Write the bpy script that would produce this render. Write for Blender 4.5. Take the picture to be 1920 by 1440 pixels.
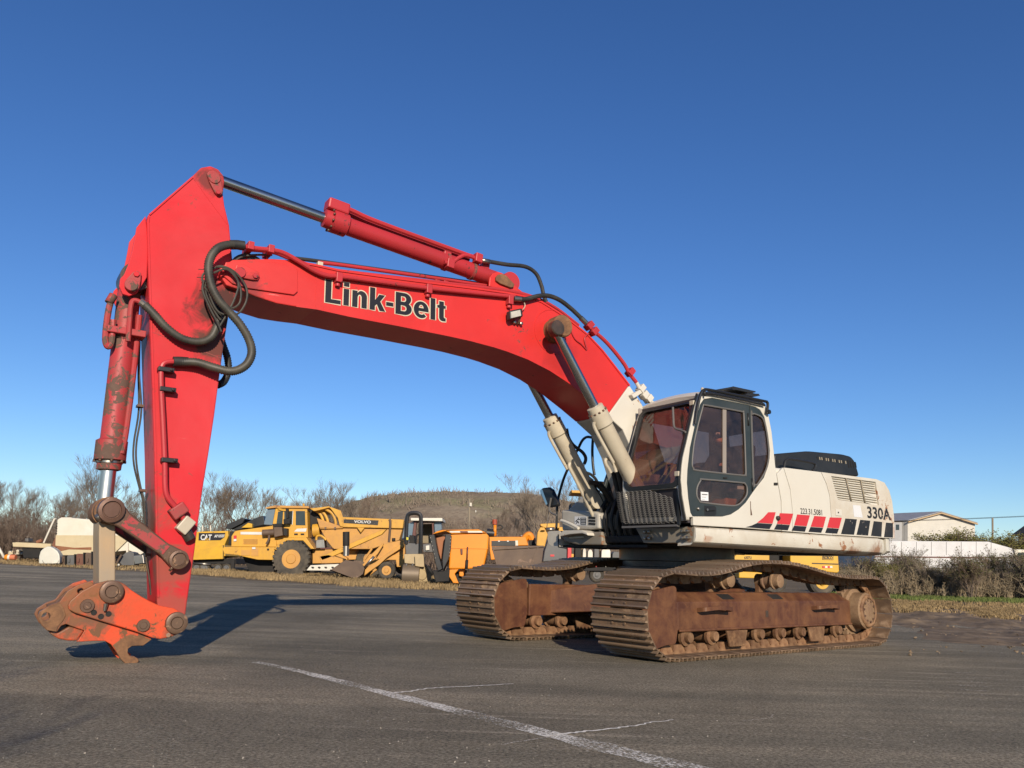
import bpy, bmesh, math, random
from mathutils import Vector, Matrix, noise
from math import pi, sin, cos, radians

for o in list(bpy.data.objects):
    bpy.data.objects.remove(o)
SC = bpy.context.scene
COL = SC.collection

# ------------------------------------------------------------------ camera
F, CX, CY, CAM_H = 1500.0, 960.0, 720.0, 0.95      # focal length in pixels of the 1920 x 1440 photograph
_n = Vector((-0.0314, 1.0, -(1031 + 0.0314 * 960 - 720) / F)).normalized()
_up = -_n
_fw = (Vector((0, 0, 1)) - _up * _up.z).normalized()
_rt = _fw.cross(_up)
RC = Matrix((_rt, _fw, _up))                        # camera (x right, y down, z forward) -> world
EYE = Vector((0, 0, CAM_H))
cam = bpy.data.objects.new('camera', bpy.data.cameras.new('camera'))
COL.objects.link(cam)
cam.data.sensor_width = 36.0
cam.data.lens = F / 1920 * 36.0
cam.data.clip_end = 3000
cam.data.clip_start = 0.05
_cm = Matrix((RC @ Vector((1, 0, 0)), RC @ Vector((0, -1, 0)), RC @ Vector((0, 0, -1)))).transposed().to_4x4()
_cm.translation = EYE
cam.matrix_world = _cm
SC.camera = cam

# ------------------------------------------------------------------ light
SUN_TRAVEL_AZ, SUN_ELEV = 101.0, 20.5               # the light travels towards this azimuth
world = bpy.data.worlds.new('World')
SC.world = world
world.use_nodes = True
wn = world.node_tree.nodes
sky = wn.new('ShaderNodeTexSky')
sky.sky_type = 'NISHITA'
sky.sun_disc = False
sky.sun_elevation = radians(SUN_ELEV)
sky.sun_rotation = radians(90 - (SUN_TRAVEL_AZ + 180))
sky.altitude = 0
sky.air_density = 1.0
sky.dust_density = 0.0
sky.ozone_density = 5.0
sat = wn.new('ShaderNodeHueSaturation')
sat.inputs['Saturation'].default_value = 1.13
sat.inputs['Hue'].default_value = 0.510
world.node_tree.links.new(sky.outputs[0], sat.inputs['Color'])
world.node_tree.links.new(sat.outputs[0], wn['Background'].inputs[0])
wn['Background'].inputs[1].default_value = 0.086
sl = bpy.data.lights.new('sun', 'SUN')
sl.energy = 4.0
sl.angle = radians(0.53)
sl.color = (1.0, 0.88, 0.72)
so = bpy.data.objects.new('sun', sl)
COL.objects.link(so)
_a, _e = radians(SUN_TRAVEL_AZ), radians(SUN_ELEV)
SUN_DIR = Vector((cos(_a) * cos(_e), sin(_a) * cos(_e), -sin(_e)))
so.rotation_euler = SUN_DIR.to_track_quat('-Z', 'Y').to_euler()
SC.view_settings.view_transform = 'Standard'
SC.view_settings.look = 'None'
SC.view_settings.exposure = 0.55
SC.view_settings.gamma = 1.0
SC.cycles.max_bounces = 6
SC.cycles.transparent_max_bounces = 16

# ------------------------------------------------------------------ measuring helpers
def ray(x, y):
    return RC @ Vector(((x - CX) / F, (y - CY) / F, 1.0))

def terrain(x, y):
    t = max(0.0, min(1.0, (y - 14) / 16.0))
    z = 0.2 * t * t * (3 - 2 * t)
    if y > 30:
        z += 0.0065 * (min(y, 75) - 30)
    return z

def ground(x, y):
    "where the line of sight through a pixel of the photograph meets the ground"
    d = ray(x, y)
    z = 0.0
    for _ in range(30):
        p = EYE + d * ((z - CAM_H) / d.z)
        z = terrain(p.x, p.y)
    return p

def far(x, y, depth):
    "the point at a given depth"
    d = ray(x, y)
    return EYE + d * (depth / d.y)

class Frame:
    "a machine frame: x forward, y to its left, z up"
    def __init__(self, origin, heading):
        self.o = origin
        self.f = Vector((cos(heading), sin(heading), 0))
        self.l = Vector((-sin(heading), cos(heading), 0))
        self.m = Matrix.Translation(origin) @ Matrix.Rotation(heading, 4, 'Z')
        self.i = self.m.inverted()
    def side(self, x, y, off):
        "a point of the plane y = off, seen at a pixel"
        d = ray(x, y)
        t = (self.o + self.l * off - EYE).dot(self.l) / d.dot(self.l)
        return self.i @ (EYE + d * t)
    def front(self, x, y, off):
        d = ray(x, y)
        t = (self.o + self.f * off - EYE).dot(self.f) / d.dot(self.f)
        return self.i @ (EYE + d * t)
    def level(self, x, y, z):
        d = ray(x, y)
        return self.i @ (EYE + d * ((z - CAM_H) / d.z))

# ------------------------------------------------------------------ mesh helpers
class MB:
    "collects shapes, then links them as one mesh object"
    def __init__(self):
        self.bm = bmesh.new()
        self.mi = 0
    def _f(self, vs, smooth=False):
        try:
            f = self.bm.faces.new(vs)
        except ValueError:
            return None
        f.smooth = smooth
        f.material_index = self.mi
        return f
    def box(self, a, b, m=None):
        x0, y0, z0 = a
        x1, y1, z1 = b
        c = [Vector(p) for p in ((x0,y0,z0),(x1,y0,z0),(x1,y1,z0),(x0,y1,z0),(x0,y0,z1),(x1,y0,z1),(x1,y1,z1),(x0,y1,z1))]
        if m is not None:
            c = [m @ p for p in c]
        v = [self.bm.verts.new(p) for p in c]
        for q in ((0,3,2,1),(4,5,6,7),(0,1,5,4),(1,2,6,5),(2,3,7,6),(3,0,4,7)):
            self._f([v[i] for i in q])
        return self
    def hexa(self, c):
        v = [self.bm.verts.new(p) for p in c]
        for q in ((0,3,2,1),(4,5,6,7),(0,1,5,4),(1,2,6,5),(2,3,7,6),(3,0,4,7)):
            self._f([v[i] for i in q])
        return self
    def prism(self, pts, off, smooth=False, caps=(True, True)):
        "extrude a flat outline (3-D points) by a vector"
        off = Vector(off)
        a = [self.bm.verts.new(Vector(p)) for p in pts]
        b = [self.bm.verts.new(Vector(p) + off) for p in pts]
        n = len(pts)
        if caps[0]:
            self._f(a)
        if caps[1]:
            self._f(b[::-1])
        for i in range(n):
            self._f([a[i], b[i], b[(i + 1) % n], a[(i + 1) % n]], smooth)
        return self
    def loft(self, rings, closed=True, smooth=True, caps=True):
        vs = [[self.bm.verts.new(Vector(p)) for p in r] for r in rings]
        n = len(rings[0])
        for r0, r1 in zip(vs, vs[1:]):
            for i in range(n if closed else n - 1):
                self._f([r0[i], r0[(i + 1) % n], r1[(i + 1) % n], r1[i]], smooth)
        if caps and closed:
            self._f(vs[0][::-1])
            self._f(vs[-1])
        return self
    def tube(self, path, r, seg=8, smooth=True, caps=True, ring=None):
        "a round bar along a path; r is one radius or one for each point"
        P = [Vector(p) for p in path]
        k = len(P)
        rr = r if isinstance(r, (list, tuple)) else [r] * k
        tang = []
        for i in range(k):
            t = P[min(i + 1, k - 1)] - P[max(i - 1, 0)]
            tang.append(t.normalized() if t.length > 1e-9 else Vector((0, 0, 1)))
        ref = Vector((0, 0, 1)) if abs(tang[0].z) < 0.9 else Vector((0, 1, 0))
        s = tang[0].cross(ref).normalized()
        rings = []
        for i in range(k):
            s = (s - tang[i] * s.dot(tang[i])).normalized()
            q = tang[i].cross(s)
            rings.append([P[i] + (s * cos(2 * pi * j / seg) + q * sin(2 * pi * j / seg)) * rr[i] for j in range(seg)])
        return self.loft(rings, True, smooth, caps)
    def cyl(self, a, b, r, seg=20, r2=None):
        return self.tube([a, b], [r, r if r2 is None else r2], seg)
    def lathe(self, a, axis, prof, seg=24):
        "prof: (distance along the axis, radius)"
        axis = Vector(axis).normalized()
        ref = Vector((0, 0, 1)) if abs(axis.z) < 0.9 else Vector((0, 1, 0))
        s = axis.cross(ref).normalized()
        q = axis.cross(s)
        a = Vector(a)
        return self.loft([[a + axis * t + (s * cos(2 * pi * j / seg) + q * sin(2 * pi * j / seg)) * max(rd, 1e-4) for j in range(seg)] for t, rd in prof])
    def build(self, name, mat, parent=None, bevel=0, seg=2, angle=35, sharp=True):
        me = bpy.data.meshes.new(name)
        bmesh.ops.recalc_face_normals(self.bm, faces=self.bm.faces[:])
        if sharp:
            for e in self.bm.edges:
                if len(e.link_faces) == 2 and e.calc_face_angle(0) > radians(angle):
                    e.smooth = False
        self.bm.to_mesh(me)
        self.bm.free()
        for m in (mat if isinstance(mat, (list, tuple)) else [mat]):
            me.materials.append(m)
        o = bpy.data.objects.new(name, me)
        COL.objects.link(o)
        if parent is not None:
            o.parent = parent
        if bevel:
            md = o.modifiers.new('bevel', 'BEVEL')
            md.width = bevel
            md.segments = seg
            md.limit_method = 'ANGLE'
            md.angle_limit = radians(30)
            md.harden_normals = False
        return o

def spline(pts, n=8, closed=False):
    "Catmull-Rom through the points"
    P = [Vector(p) for p in pts]
    k = len(P)
    out = []
    for i in range(k if closed else k - 1):
        g = lambda j: P[j % k] if closed else P[max(0, min(k - 1, j))]
        a, b, c, d = g(i - 1), g(i), g(i + 1), g(i + 2)
        for s in range(n):
            t = s / n
            out.append(0.5 * ((2 * b) + (c - a) * t + (2 * a - 5 * b + 4 * c - d) * t * t + (3 * b - a - 3 * c + d) * t ** 3))
    if not closed:
        out.append(P[-1])
    return out

def rounded(pts, r, n=4):
    "round the corners of a flat outline"
    P = [Vector(p) for p in pts]
    k = len(P)
    out = []
    for i in range(k):
        a, b, c = P[i - 1], P[i], P[(i + 1) % k]
        rr = min(r, (a - b).length * 0.45, (c - b).length * 0.45)
        p, q = b + (a - b).normalized() * rr, b + (c - b).normalized() * rr
        for s in range(n + 1):
            t = s / n
            out.append(p * (1 - t) ** 2 + b * 2 * t * (1 - t) + q * t * t)
    return out

def empty(name, loc=(0, 0, 0), rz=0.0):
    o = bpy.data.objects.new(name, None)
    COL.objects.link(o)
    o.location = loc
    o.rotation_euler = (0, 0, rz)
    o.empty_display_size = 0.3
    return o

def tag(o, label=None, cat=None, group=None, kind=None):
    if label: o['label'] = label
    if cat: o['category'] = cat
    if group: o['group'] = group
    if kind: o['kind'] = kind
    return o

def copy_tree(o, parent=None):
    c = o.copy()
    COL.objects.link(c)
    c.parent = parent
    for ch in list(o.children):
        copy_tree(ch, c)
    return c

def lettering(name, body, mat, parent, origin, xdir, zdir, height, width=None, bold=0.0, depth=0.002, shear=0.0):
    "flat letters; origin is the lower left corner, height that of a capital"
    cu = bpy.data.curves.new(name, 'FONT')
    cu.body = body
    cu.size = 1.0
    cu.offset = bold
    cu.extrude = 0.0
    cu.shear = shear
    cu.resolution_u = 3
    t = bpy.data.objects.new(name + '_tmp', cu)
    COL.objects.link(t)
    bpy.context.view_layer.update()
    dg = bpy.context.evaluated_depsgraph_get()
    me = bpy.data.meshes.new_from_object(t.evaluated_get(dg))
    bpy.data.objects.remove(t)
    bpy.data.curves.remove(cu)
    xs = [v.co.x for v in me.vertices]
    x0, x1 = min(xs), max(xs)
    cap = 0.69
    xd, zd = Vector(xdir).normalized(), Vector(zdir).normalized()
    nd = xd.cross(zd).normalized()
    sz = height / cap
    sx = (width / (x1 - x0)) if width else sz
    for v in me.vertices:
        c = v.co
        v.co = Vector(origin) + xd * ((c.x - x0) * sx) + zd * (c.y * sz) + nd * depth
    me.name = name
    me.materials.clear()
    me.materials.append(mat)
    o = bpy.data.objects.new(name, me)
    COL.objects.link(o)
    o.parent = parent
    return o

# ------------------------------------------------------------------ materials
def new_mat(name):
    m = bpy.data.materials.new(name)
    m.use_nodes = True
    nt = m.node_tree
    return m, nt, nt.nodes['Principled BSDF'], nt.nodes, nt.links

def ramp(nt, src, a, b, ca=(0, 0, 0, 1), cb=(1, 1, 1, 1)):
    r = nt.nodes.new('ShaderNodeValToRGB')
    r.color_ramp.elements[0].position = a
    r.color_ramp.elements[1].position = b
    r.color_ramp.elements[0].color = ca
    r.color_ramp.elements[1].color = cb
    nt.links.new(src, r.inputs[0])
    return r.outputs[0]

def noise_tex(nt, coord, scale, detail=6, rough=0.6, dist=0.0, stretch=None):
    t = nt.nodes.new('ShaderNodeTexNoise')
    t.inputs['Scale'].default_value = scale
    t.inputs['Detail'].default_value = detail
    t.inputs['Roughness'].default_value = rough
    t.inputs['Distortion'].default_value = dist
    if stretch:
        mp = nt.nodes.new('ShaderNodeMapping')
        mp.inputs['Scale'].default_value = stretch
        nt.links.new(coord, mp.inputs[0])
        coord = mp.outputs[0]
    nt.links.new(coord, t.inputs['Vector'])
    return t.outputs['Fac']

def mixc(nt, fac, a, b):
    m = nt.nodes.new('ShaderNodeMix')
    m.data_type = 'RGBA'
    for s, val in ((6, a), (7, b)):
        if hasattr(val, 'links') or hasattr(val, 'is_linked'):
            nt.links.new(val, m.inputs[s])
        else:
            m.inputs[s].default_value = (*val[:3], 1)
    if hasattr(fac, 'is_linked'):
        nt.links.new(fac, m.inputs[0])
    else:
        m.inputs[0].default_value = fac
    return m.outputs[2]

def mulc(nt, col, val):
    m = nt.nodes.new('ShaderNodeMix')
    m.data_type = 'RGBA'
    m.blend_type = 'MULTIPLY'
    m.inputs[0].default_value = 1.0
    nt.links.new(col, m.inputs[6])
    nt.links.new(val, m.inputs[7])
    return m.outputs[2]

def mathn(nt, op, a, b=None, clamp=False):
    m = nt.nodes.new('ShaderNodeMath')
    m.operation = op
    m.use_clamp = clamp
    for i, v in enumerate((a, b)):
        if v is None: continue
        if hasattr(v, 'is_linked'): nt.links.new(v, m.inputs[i])
        else: m.inputs[i].default_value = v
    return m.outputs[0]

def worn(name, col, rough=0.45, metal=0.0, wear=0.0, wearcol=(0.13, 0.06, 0.035), wscale=5.0, dirt=0.25, dirtcol=(0.22, 0.16, 0.10),
         dscale=1.3, var=0.08, bump=0.05, bscale=60.0, spec=0.4, streak=0.0, coat=0.0, stains=(), grain=0.0, gscale=45.0, wsoft=0.025, scratch=0.0, scol=(0.75, 0.35, 0.30), each=0.0, fade=None):
    "painted or bare metal with chips, dirt and slight unevenness"
    col = tuple(x * 0.72 for x in col)
    wearcol = tuple(x * 0.8 for x in wearcol)
    dirtcol = tuple(x * 0.8 for x in dirtcol)
    m, nt, p, N, L = new_mat(name)
    tc = N.new('ShaderNodeTexCoord').outputs['Object']
    n1 = noise_tex(nt, tc, 0.9, 5, 0.6)
    c = mixc(nt, ramp(nt, n1, 0.3, 0.7), tuple(x * (1 - var) for x in col), tuple(min(1, x * (1 + var)) for x in col))
    rgh = None
    if dirt:
        nd = noise_tex(nt, tc, dscale, 8, 0.65, 0.4)
        fd = mathn(nt, 'MULTIPLY', ramp(nt, nd, 0.40, 0.66), dirt)
        c = mixc(nt, fd, c, dirtcol)
    if streak:
        ns = noise_tex(nt, tc, 1.0, 6, 0.6, 0.0, (9, 9, 0.7))
        c = mixc(nt, mathn(nt, 'MULTIPLY', ramp(nt, ns, 0.5, 0.75), streak), c, dirtcol)
    if wear:
        nw = noise_tex(nt, tc, wscale, 10, 0.68, 0.6)
        nb = noise_tex(nt, tc, wscale * 0.22, 3, 0.5)
        s = mathn(nt, 'ADD', mathn(nt, 'MULTIPLY', nw, 0.65), mathn(nt, 'MULTIPLY', nb, 0.35))
        th = 0.655 - 0.27 * wear
        fw_ = ramp(nt, s, th, th + wsoft)
        c = mixc(nt, fw_, c, mixc(nt, nw, tuple(x * 0.5 for x in wearcol), tuple(min(1, x * 1.5) for x in wearcol)))
        rgh = mathn(nt, 'ADD', mathn(nt, 'MULTIPLY', fw_, 0.35), rough, True)
    if grain:
        ng = noise_tex(nt, tc, gscale, 6, 0.7)
        c = mixc(nt, mathn(nt, 'MULTIPLY', ramp(nt, ng, 0.60, 0.25), min(1, grain * 2)), c, tuple(x * 0.45 for x in col))
    if fade:                                          # sun-bleached areas
        c = mixc(nt, mathn(nt, 'MULTIPLY', ramp(nt, noise_tex(nt, tc, 0.55, 6, 0.6, 0.4), 0.46, 0.66), fade[1]), c, fade[0])
    if each:                                          # alike pieces differ a little
        oi = N.new('ShaderNodeObjectInfo')
        mr = N.new('ShaderNodeMapRange')
        mr.inputs['To Min'].default_value = 1 - each
        mr.inputs['To Max'].default_value = 1 + each
        L.new(oi.outputs['Random'], mr.inputs['Value'])
        c = mulc(nt, c, mr.outputs['Result'])
    if scratch:
        sc1 = noise_tex(nt, tc, 1.0, 5, 0.6, 0.3, (1.3, 5.0, 34.0))
        sc2 = noise_tex(nt, tc, 2.0, 3, 0.5)
        fs = mathn(nt, 'MULTIPLY', ramp(nt, sc1, 0.70, 0.74), ramp(nt, sc2, 0.52, 0.60))
        c = mixc(nt, mathn(nt, 'MULTIPLY', fs, scratch), c, scol)
    for (sx_, sy_, sz_), sr, stcol, amt in stains:      # stains with a place of their own
        vm = N.new('ShaderNodeVectorMath')
        vm.operation = 'DISTANCE'
        L.new(tc, vm.inputs[0])
        vm.inputs[1].default_value = (sx_, sy_, sz_)
        dn = noise_tex(nt, tc, 4.0, 8, 0.7, 0.8)
        dd = mathn(nt, 'ADD', mathn(nt, 'DIVIDE', vm.outputs['Value'], sr), mathn(nt, 'MULTIPLY', mathn(nt, 'SUBTRACT', dn, 0.5), 2.2))
        c = mixc(nt, mathn(nt, 'MULTIPLY', ramp(nt, dd, 0.55, 1.05, (1, 1, 1, 1), (0, 0, 0, 1)), amt), c, stcol)
    L.new(c, p.inputs['Base Color'])
    if rgh is None:
        rgh = mathn(nt, 'ADD', mathn(nt, 'MULTIPLY', mathn(nt, 'SUBTRACT', n1, 0.5), 0.35), rough, True)
    L.new(rgh, p.inputs['Roughness'])
    p.inputs['Metallic'].default_value = metal
    p.inputs['Specular IOR Level'].default_value = spec
    p.inputs['Coat Weight'].default_value = coat
    if bump:
        b = N.new('ShaderNodeBump')
        b.inputs['Strength'].default_value = bump
        b.inputs['Distance'].default_value = 0.01
        L.new(noise_tex(nt, tc, bscale, 5, 0.6), b.inputs['Height'])
        L.new(b.outputs[0], p.inputs['Normal'])
    return m

def plain(name, col, rough=0.6, metal=0.0, spec=0.4):
    return worn(name, col, rough, metal, dirt=0.0, var=0.12, bump=0.0, spec=spec)

def glass(name, tint, gloss=0.06, rough=0.03):
    m, nt, p, N, L = new_mat(name)
    N.remove(p)
    tr = N.new('ShaderNodeBsdfTransparent')
    tr.inputs[0].default_value = (*tint, 1)
    gl = N.new('ShaderNodeBsdfGlossy')
    gl.inputs['Roughness'].default_value = rough
    gl.inputs['Color'].default_value = (1, 1, 1, 1)
    lw = N.new('ShaderNodeLayerWeight')
    lw.inputs[0].default_value = 0.5
    mx = N.new('ShaderNodeMixShader')
    L.new(mathn(nt, 'ADD', mathn(nt, 'MULTIPLY', mathn(nt, 'POWER', lw.outputs['Facing'], 4.0), 0.6), 0.025 + gloss * 0.3, True), mx.inputs[0])
    L.new(tr.outputs[0], mx.inputs[1])
    L.new(gl.outputs[0], mx.inputs[2])
    # a film of dust on the pane
    df = N.new('ShaderNodeBsdfDiffuse')
    df.inputs[0].default_value = (0.42, 0.30, 0.25, 1)
    tc = N.new('ShaderNodeTexCoord').outputs['Object']
    mx2 = N.new('ShaderNodeMixShader')
    L.new(mathn(nt, 'MULTIPLY', ramp(nt, noise_tex(nt, tc, 3.0, 8, 0.7, 0.5), 0.3, 0.8), gloss * 2.2, True), mx2.inputs[0])
    L.new(mx.outputs[0], mx2.inputs[1])
    L.new(df.outputs[0], mx2.inputs[2])
    L.new(mx2.outputs[0], N['Material Output'].inputs[0])
    return m

M = {}
RUST = (0.17, 0.075, 0.04)
M['red'] = worn('red_paint', (0.74, 0.036, 0.030), 0.40, scratch=0.6, fade=((0.60, 0.055, 0.05), 0.55), stains=[((6.35, 0.36, 3.62), 0.20, (0.14, 0.03, 0.025), 0.7), ((2.35, 0.34, 3.62), 0.32, (0.30, 0.02, 0.02), 0.5)], wear=0.17, wearcol=(0.16, 0.05, 0.04), wscale=9, dirt=0.22, dirtcol=(0.34, 0.03, 0.03), dscale=1.1, var=0.10, bump=0.06, bscale=4.0, spec=0.35)
M['red_arm'] = worn('faded_red_paint', (0.74, 0.030, 0.040), 0.45, wear=0.16, wearcol=(0.20, 0.06, 0.045), wscale=9, dirt=0.22, dirtcol=(0.30, 0.06, 0.05), dscale=1.4, bump=0.03, spec=0.15, scratch=0.8, fade=((0.56, 0.06, 0.065), 0.6), stains=[((6.58, 0.26, 3.40), 0.34, (0.04, 0.028, 0.022), 0.92), ((6.62, 0.26, 3.02), 0.22, (0.06, 0.04, 0.028), 0.85), ((6.78, 0.26, 0.85), 0.24, (0.17, 0.09, 0.06), 0.6), ((6.72, 0.26, 0.45), 0.20, (0.19, 0.09, 0.06), 0.55), ((6.81, 0.26, 4.74), 0.17, (0.10, 0.035, 0.03), 0.8), ((7.4, -0.1, 3.0), 0.42, (0.09, 0.045, 0.035), 0.85), ((7.25, -0.1, 2.2), 0.35, (0.12, 0.06, 0.045), 0.8), ((7.1, -0.1, 1.2), 0.5, (0.14, 0.08, 0.055), 0.85)])
M['red_chipped'] = worn('chipped_red_paint', (0.50, 0.05, 0.055), 0.5, wear=0.52, wearcol=(0.13, 0.08, 0.06), wscale=10, dirt=0.5, dirtcol=(0.20, 0.11, 0.08), dscale=3, bump=0.1, spec=0.3)
M['red_pipe'] = worn('pipe_red_paint', (0.58, 0.04, 0.05), 0.42, wear=0.22, wearcol=(0.08, 0.035, 0.03), wscale=14, dirt=0.25, dirtcol=(0.25, 0.05, 0.04), spec=0.3)
M['coupler'] = worn('orange_red_chipped_paint', (0.90, 0.095, 0.03), 0.5, wear=0.42, wearcol=(0.16, 0.08, 0.04), wscale=8, dirt=0.6, dirtcol=(0.36, 0.10, 0.04), dscale=4.0, bump=0.15, spec=0.3, grain=0.1, stains=[((7.75, 0.0, 0.45), 0.62, (0.15, 0.07, 0.035), 0.95), ((7.45, 0.3, 0.66), 0.30, (0.20, 0.085, 0.035), 0.85), ((6.95, 0.24, 0.08), 0.22, (0.13, 0.075, 0.045), 0.95), ((7.30, 0.3, 0.40), 0.16, (0.15, 0.07, 0.04), 0.8), ((6.62, 0.3, 0.25), 0.14, (0.15, 0.07, 0.04), 0.8), ((7.22, 0.3, 0.72), 0.16, (0.17, 0.075, 0.04), 0.8)])
M['coupler_rust'] = worn('rusty_cast_steel', (0.19, 0.10, 0.055), 0.7, dirt=0.8, dirtcol=(0.36, 0.18, 0.085), dscale=7, var=0.25, bump=0.3, bscale=40, spec=0.2, grain=0.14, wear=0.4, wearcol=(0.10, 0.06, 0.04), wscale=9, wsoft=0.14)
M['white'] = worn('white_paint', (0.76, 0.715, 0.615), 0.38, wear=0.05, wearcol=(0.25, 0.12, 0.06), wscale=12, dirt=0.16, dirtcol=(0.50, 0.42, 0.30), dscale=0.9, var=0.03, bump=0.02, spec=0.4)
M['white_rusty'] = worn('white_paint_rusting', (0.75, 0.70, 0.595), 0.45, stains=[((-2.0, 1.42, 1.22), 0.20, (0.22, 0.10, 0.05), 0.9), ((-2.5, 1.42, 1.24), 0.22, (0.24, 0.11, 0.055), 0.85), ((0.95, 1.5, 1.30), 0.09, (0.34, 0.15, 0.07), 0.5), ((-3.05, 1.35, 1.6), 0.25, (0.30, 0.10, 0.06), 0.7)], wear=0.26, wearcol=(0.30, 0.13, 0.06), wscale=8, dirt=0.4, dirtcol=(0.45, 0.33, 0.20), dscale=2, bump=0.05, spec=0.35)
M['cream'] = worn('cream_paint', (0.66, 0.58, 0.44), 0.42, wear=0.12, wearcol=(0.2, 0.13, 0.08), wscale=10, dirt=0.35, dirtcol=(0.36, 0.28, 0.18), dscale=2.5, bump=0.04)
M['shaded_white'] = worn('shaded_grey_white_paint', (0.60, 0.56, 0.48), 0.5, wear=0.1, dirt=0.4, dirtcol=(0.30, 0.25, 0.2))  # the house white again, with shade put into its colour
M['olive'] = worn('dirty_frame_plate', (0.30, 0.26, 0.20), 0.55, wear=0.35, wearcol=(0.24, 0.11, 0.05), wscale=7, dirt=0.5, dirtcol=(0.2, 0.14, 0.09))
M['green_black'] = worn('dark_green_grey_paint', (0.030, 0.042, 0.044), 0.4, dirt=0.3, dirtcol=(0.10, 0.10, 0.09), var=0.1, bump=0.02)
M['black'] = worn('black_paint', (0.016, 0.017, 0.018), 0.42, dirt=0.3, dirtcol=(0.06, 0.055, 0.05), bump=0.03)
M['black_matt'] = worn('black_matt', (0.012, 0.011, 0.010), 0.75, dirt=0.4, dirtcol=(0.045, 0.035, 0.028), bump=0.05)
M['rubber'] = worn('black_rubber', (0.020, 0.019, 0.018), 0.6, dirt=0.45, dirtcol=(0.09, 0.08, 0.065), dscale=4, bump=0.05)
M['hose_sleeve'] = worn('ribbed_hose_sleeve', (0.045, 0.042, 0.035), 0.55, dirt=0.5, dirtcol=(0.14, 0.12, 0.085), dscale=5, bump=0.02)
M['chrome'] = worn('chrome_rod', (0.95, 0.92, 0.86), 0.30, metal=1.0, dirt=0.25, dirtcol=(0.35, 0.32, 0.28), var=0.03, bump=0.0)
M['chrome_dark'] = worn('dark_chrome_rod', (0.62, 0.60, 0.57), 0.27, metal=1.0, dirt=0.2, dirtcol=(0.2, 0.18, 0.15), var=0.03, bump=0.0)
M['steel'] = worn('bare_steel', (0.45, 0.42, 0.37), 0.35, metal=0.9, dirt=0.3, dirtcol=(0.2, 0.14, 0.1))
M['track_rust'] = worn('rusty_track_steel', (0.16, 0.078, 0.04), 0.65, wear=0.45, wearcol=(0.32, 0.175, 0.085), wscale=9, dirt=0.8, dirtcol=(0.32, 0.19, 0.10), dscale=5, var=0.3, bump=0.3, bscale=35, spec=0.25, grain=0.15, gscale=30, wsoft=0.14, each=0.28)
M['shoe'] = worn('worn_track_shoe', (0.150, 0.098, 0.064), 0.55, metal=0.2, wear=0.45, wearcol=(0.40, 0.28, 0.18), wscale=7, dirt=0.8, dirtcol=(0.27, 0.165, 0.09), dscale=6, var=0.3, bump=0.25, bscale=45, spec=0.35, grain=0.15, gscale=30, wsoft=0.14, each=0.28)
M['grouser'] = worn('worn_grouser_edge', (0.36, 0.25, 0.165), 0.42, metal=0.45, wear=0.4, wearcol=(0.17, 0.10, 0.06), wscale=12, dirt=0.5, dirtcol=(0.26, 0.16, 0.09), dscale=7, var=0.2, bump=0.2, bscale=45, spec=0.4, wsoft=0.1, each=0.25)
M['frame_rust'] = worn('dark_rusty_frame', (0.105, 0.040, 0.024), 0.5, wear=0.36, wearcol=(0.20, 0.085, 0.036), wscale=6, dirt=0.65, dirtcol=(0.25, 0.115, 0.05), dscale=3.2, var=0.25, bump=0.16, bscale=45, spec=0.3, streak=0.45, grain=0.1, gscale=35, wsoft=0.14)
M['hub'] = worn('mud_caked_hub', (0.27, 0.165, 0.095), 0.75, wear=0.5, wearcol=(0.15, 0.085, 0.065), wscale=6, dirt=0.7, dirtcol=(0.40, 0.27, 0.155), dscale=6, bump=0.4, bscale=25, spec=0.2, grain=0.15, gscale=25, wsoft=0.14)
M['link_tan'] = worn('tan_bare_link', (0.50, 0.34, 0.19), 0.5, wear=0.2, wearcol=(0.25, 0.22, 0.18), wscale=3, dirt=0.5, dirtcol=(0.30, 0.27, 0.22), dscale=2.5, bump=0.06, streak=0.5)
M['pin'] = worn('brown_steel_pin', (0.15, 0.075, 0.05), 0.45, metal=0.3, wear=0.35, wearcol=(0.30, 0.18, 0.11), wscale=14, dirt=0.4, bump=0.1)
M['grease'] = worn('greasy_steel', (0.05, 0.04, 0.032), 0.35, dirt=0.5, dirtcol=(0.16, 0.09, 0.06), dscale=6, bump=0.15)
M['grille'] = worn('tan_dusty_grille', (0.40, 0.34, 0.24), 0.6, dirt=0.4, dirtcol=(0.22, 0.17, 0.11))
M['ink'] = plain('black_vinyl', (0.018, 0.016, 0.02), 0.4)
M['ink_worn'] = worn('scratched_black_vinyl', (0.018, 0.018, 0.02), 0.4, wear=0.18, wearcol=(0.6, 0.5, 0.4), wscale=26, dirt=0.1)
M['red_vinyl'] = worn('red_vinyl', (0.70, 0.04, 0.05), 0.4, dirt=0.05, wear=0.04, wearcol=(0.6, 0.5, 0.45), wscale=25)
M['cream_vinyl'] = plain('cream_vinyl', (0.72, 0.62, 0.45), 0.5)
M['paper'] = plain('white_paper', (0.80, 0.80, 0.80), 0.6)
M['tint_glass'] = glass('brown_tinted_glass', (0.74, 0.61, 0.56), 0.04)
M['seal'] = plain('grey_rubber_seal', (0.16, 0.15, 0.14), 0.6)
M['lamp_glass'] = worn('lamp_lens', (0.62, 0.58, 0.50), 0.12, dirt=0.3, dirtcol=(0.25, 0.18, 0.12), dscale=9)
M['cab_inner'] = plain('beige_cab_trim', (0.34, 0.29, 0.25), 0.7)
M['cab_dark'] = plain('dark_cab_trim', (0.05, 0.042, 0.045), 0.7)
M['mirror'] = plain('mirror_face', (0.6, 0.62, 0.65), 0.08, 1.0)

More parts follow.
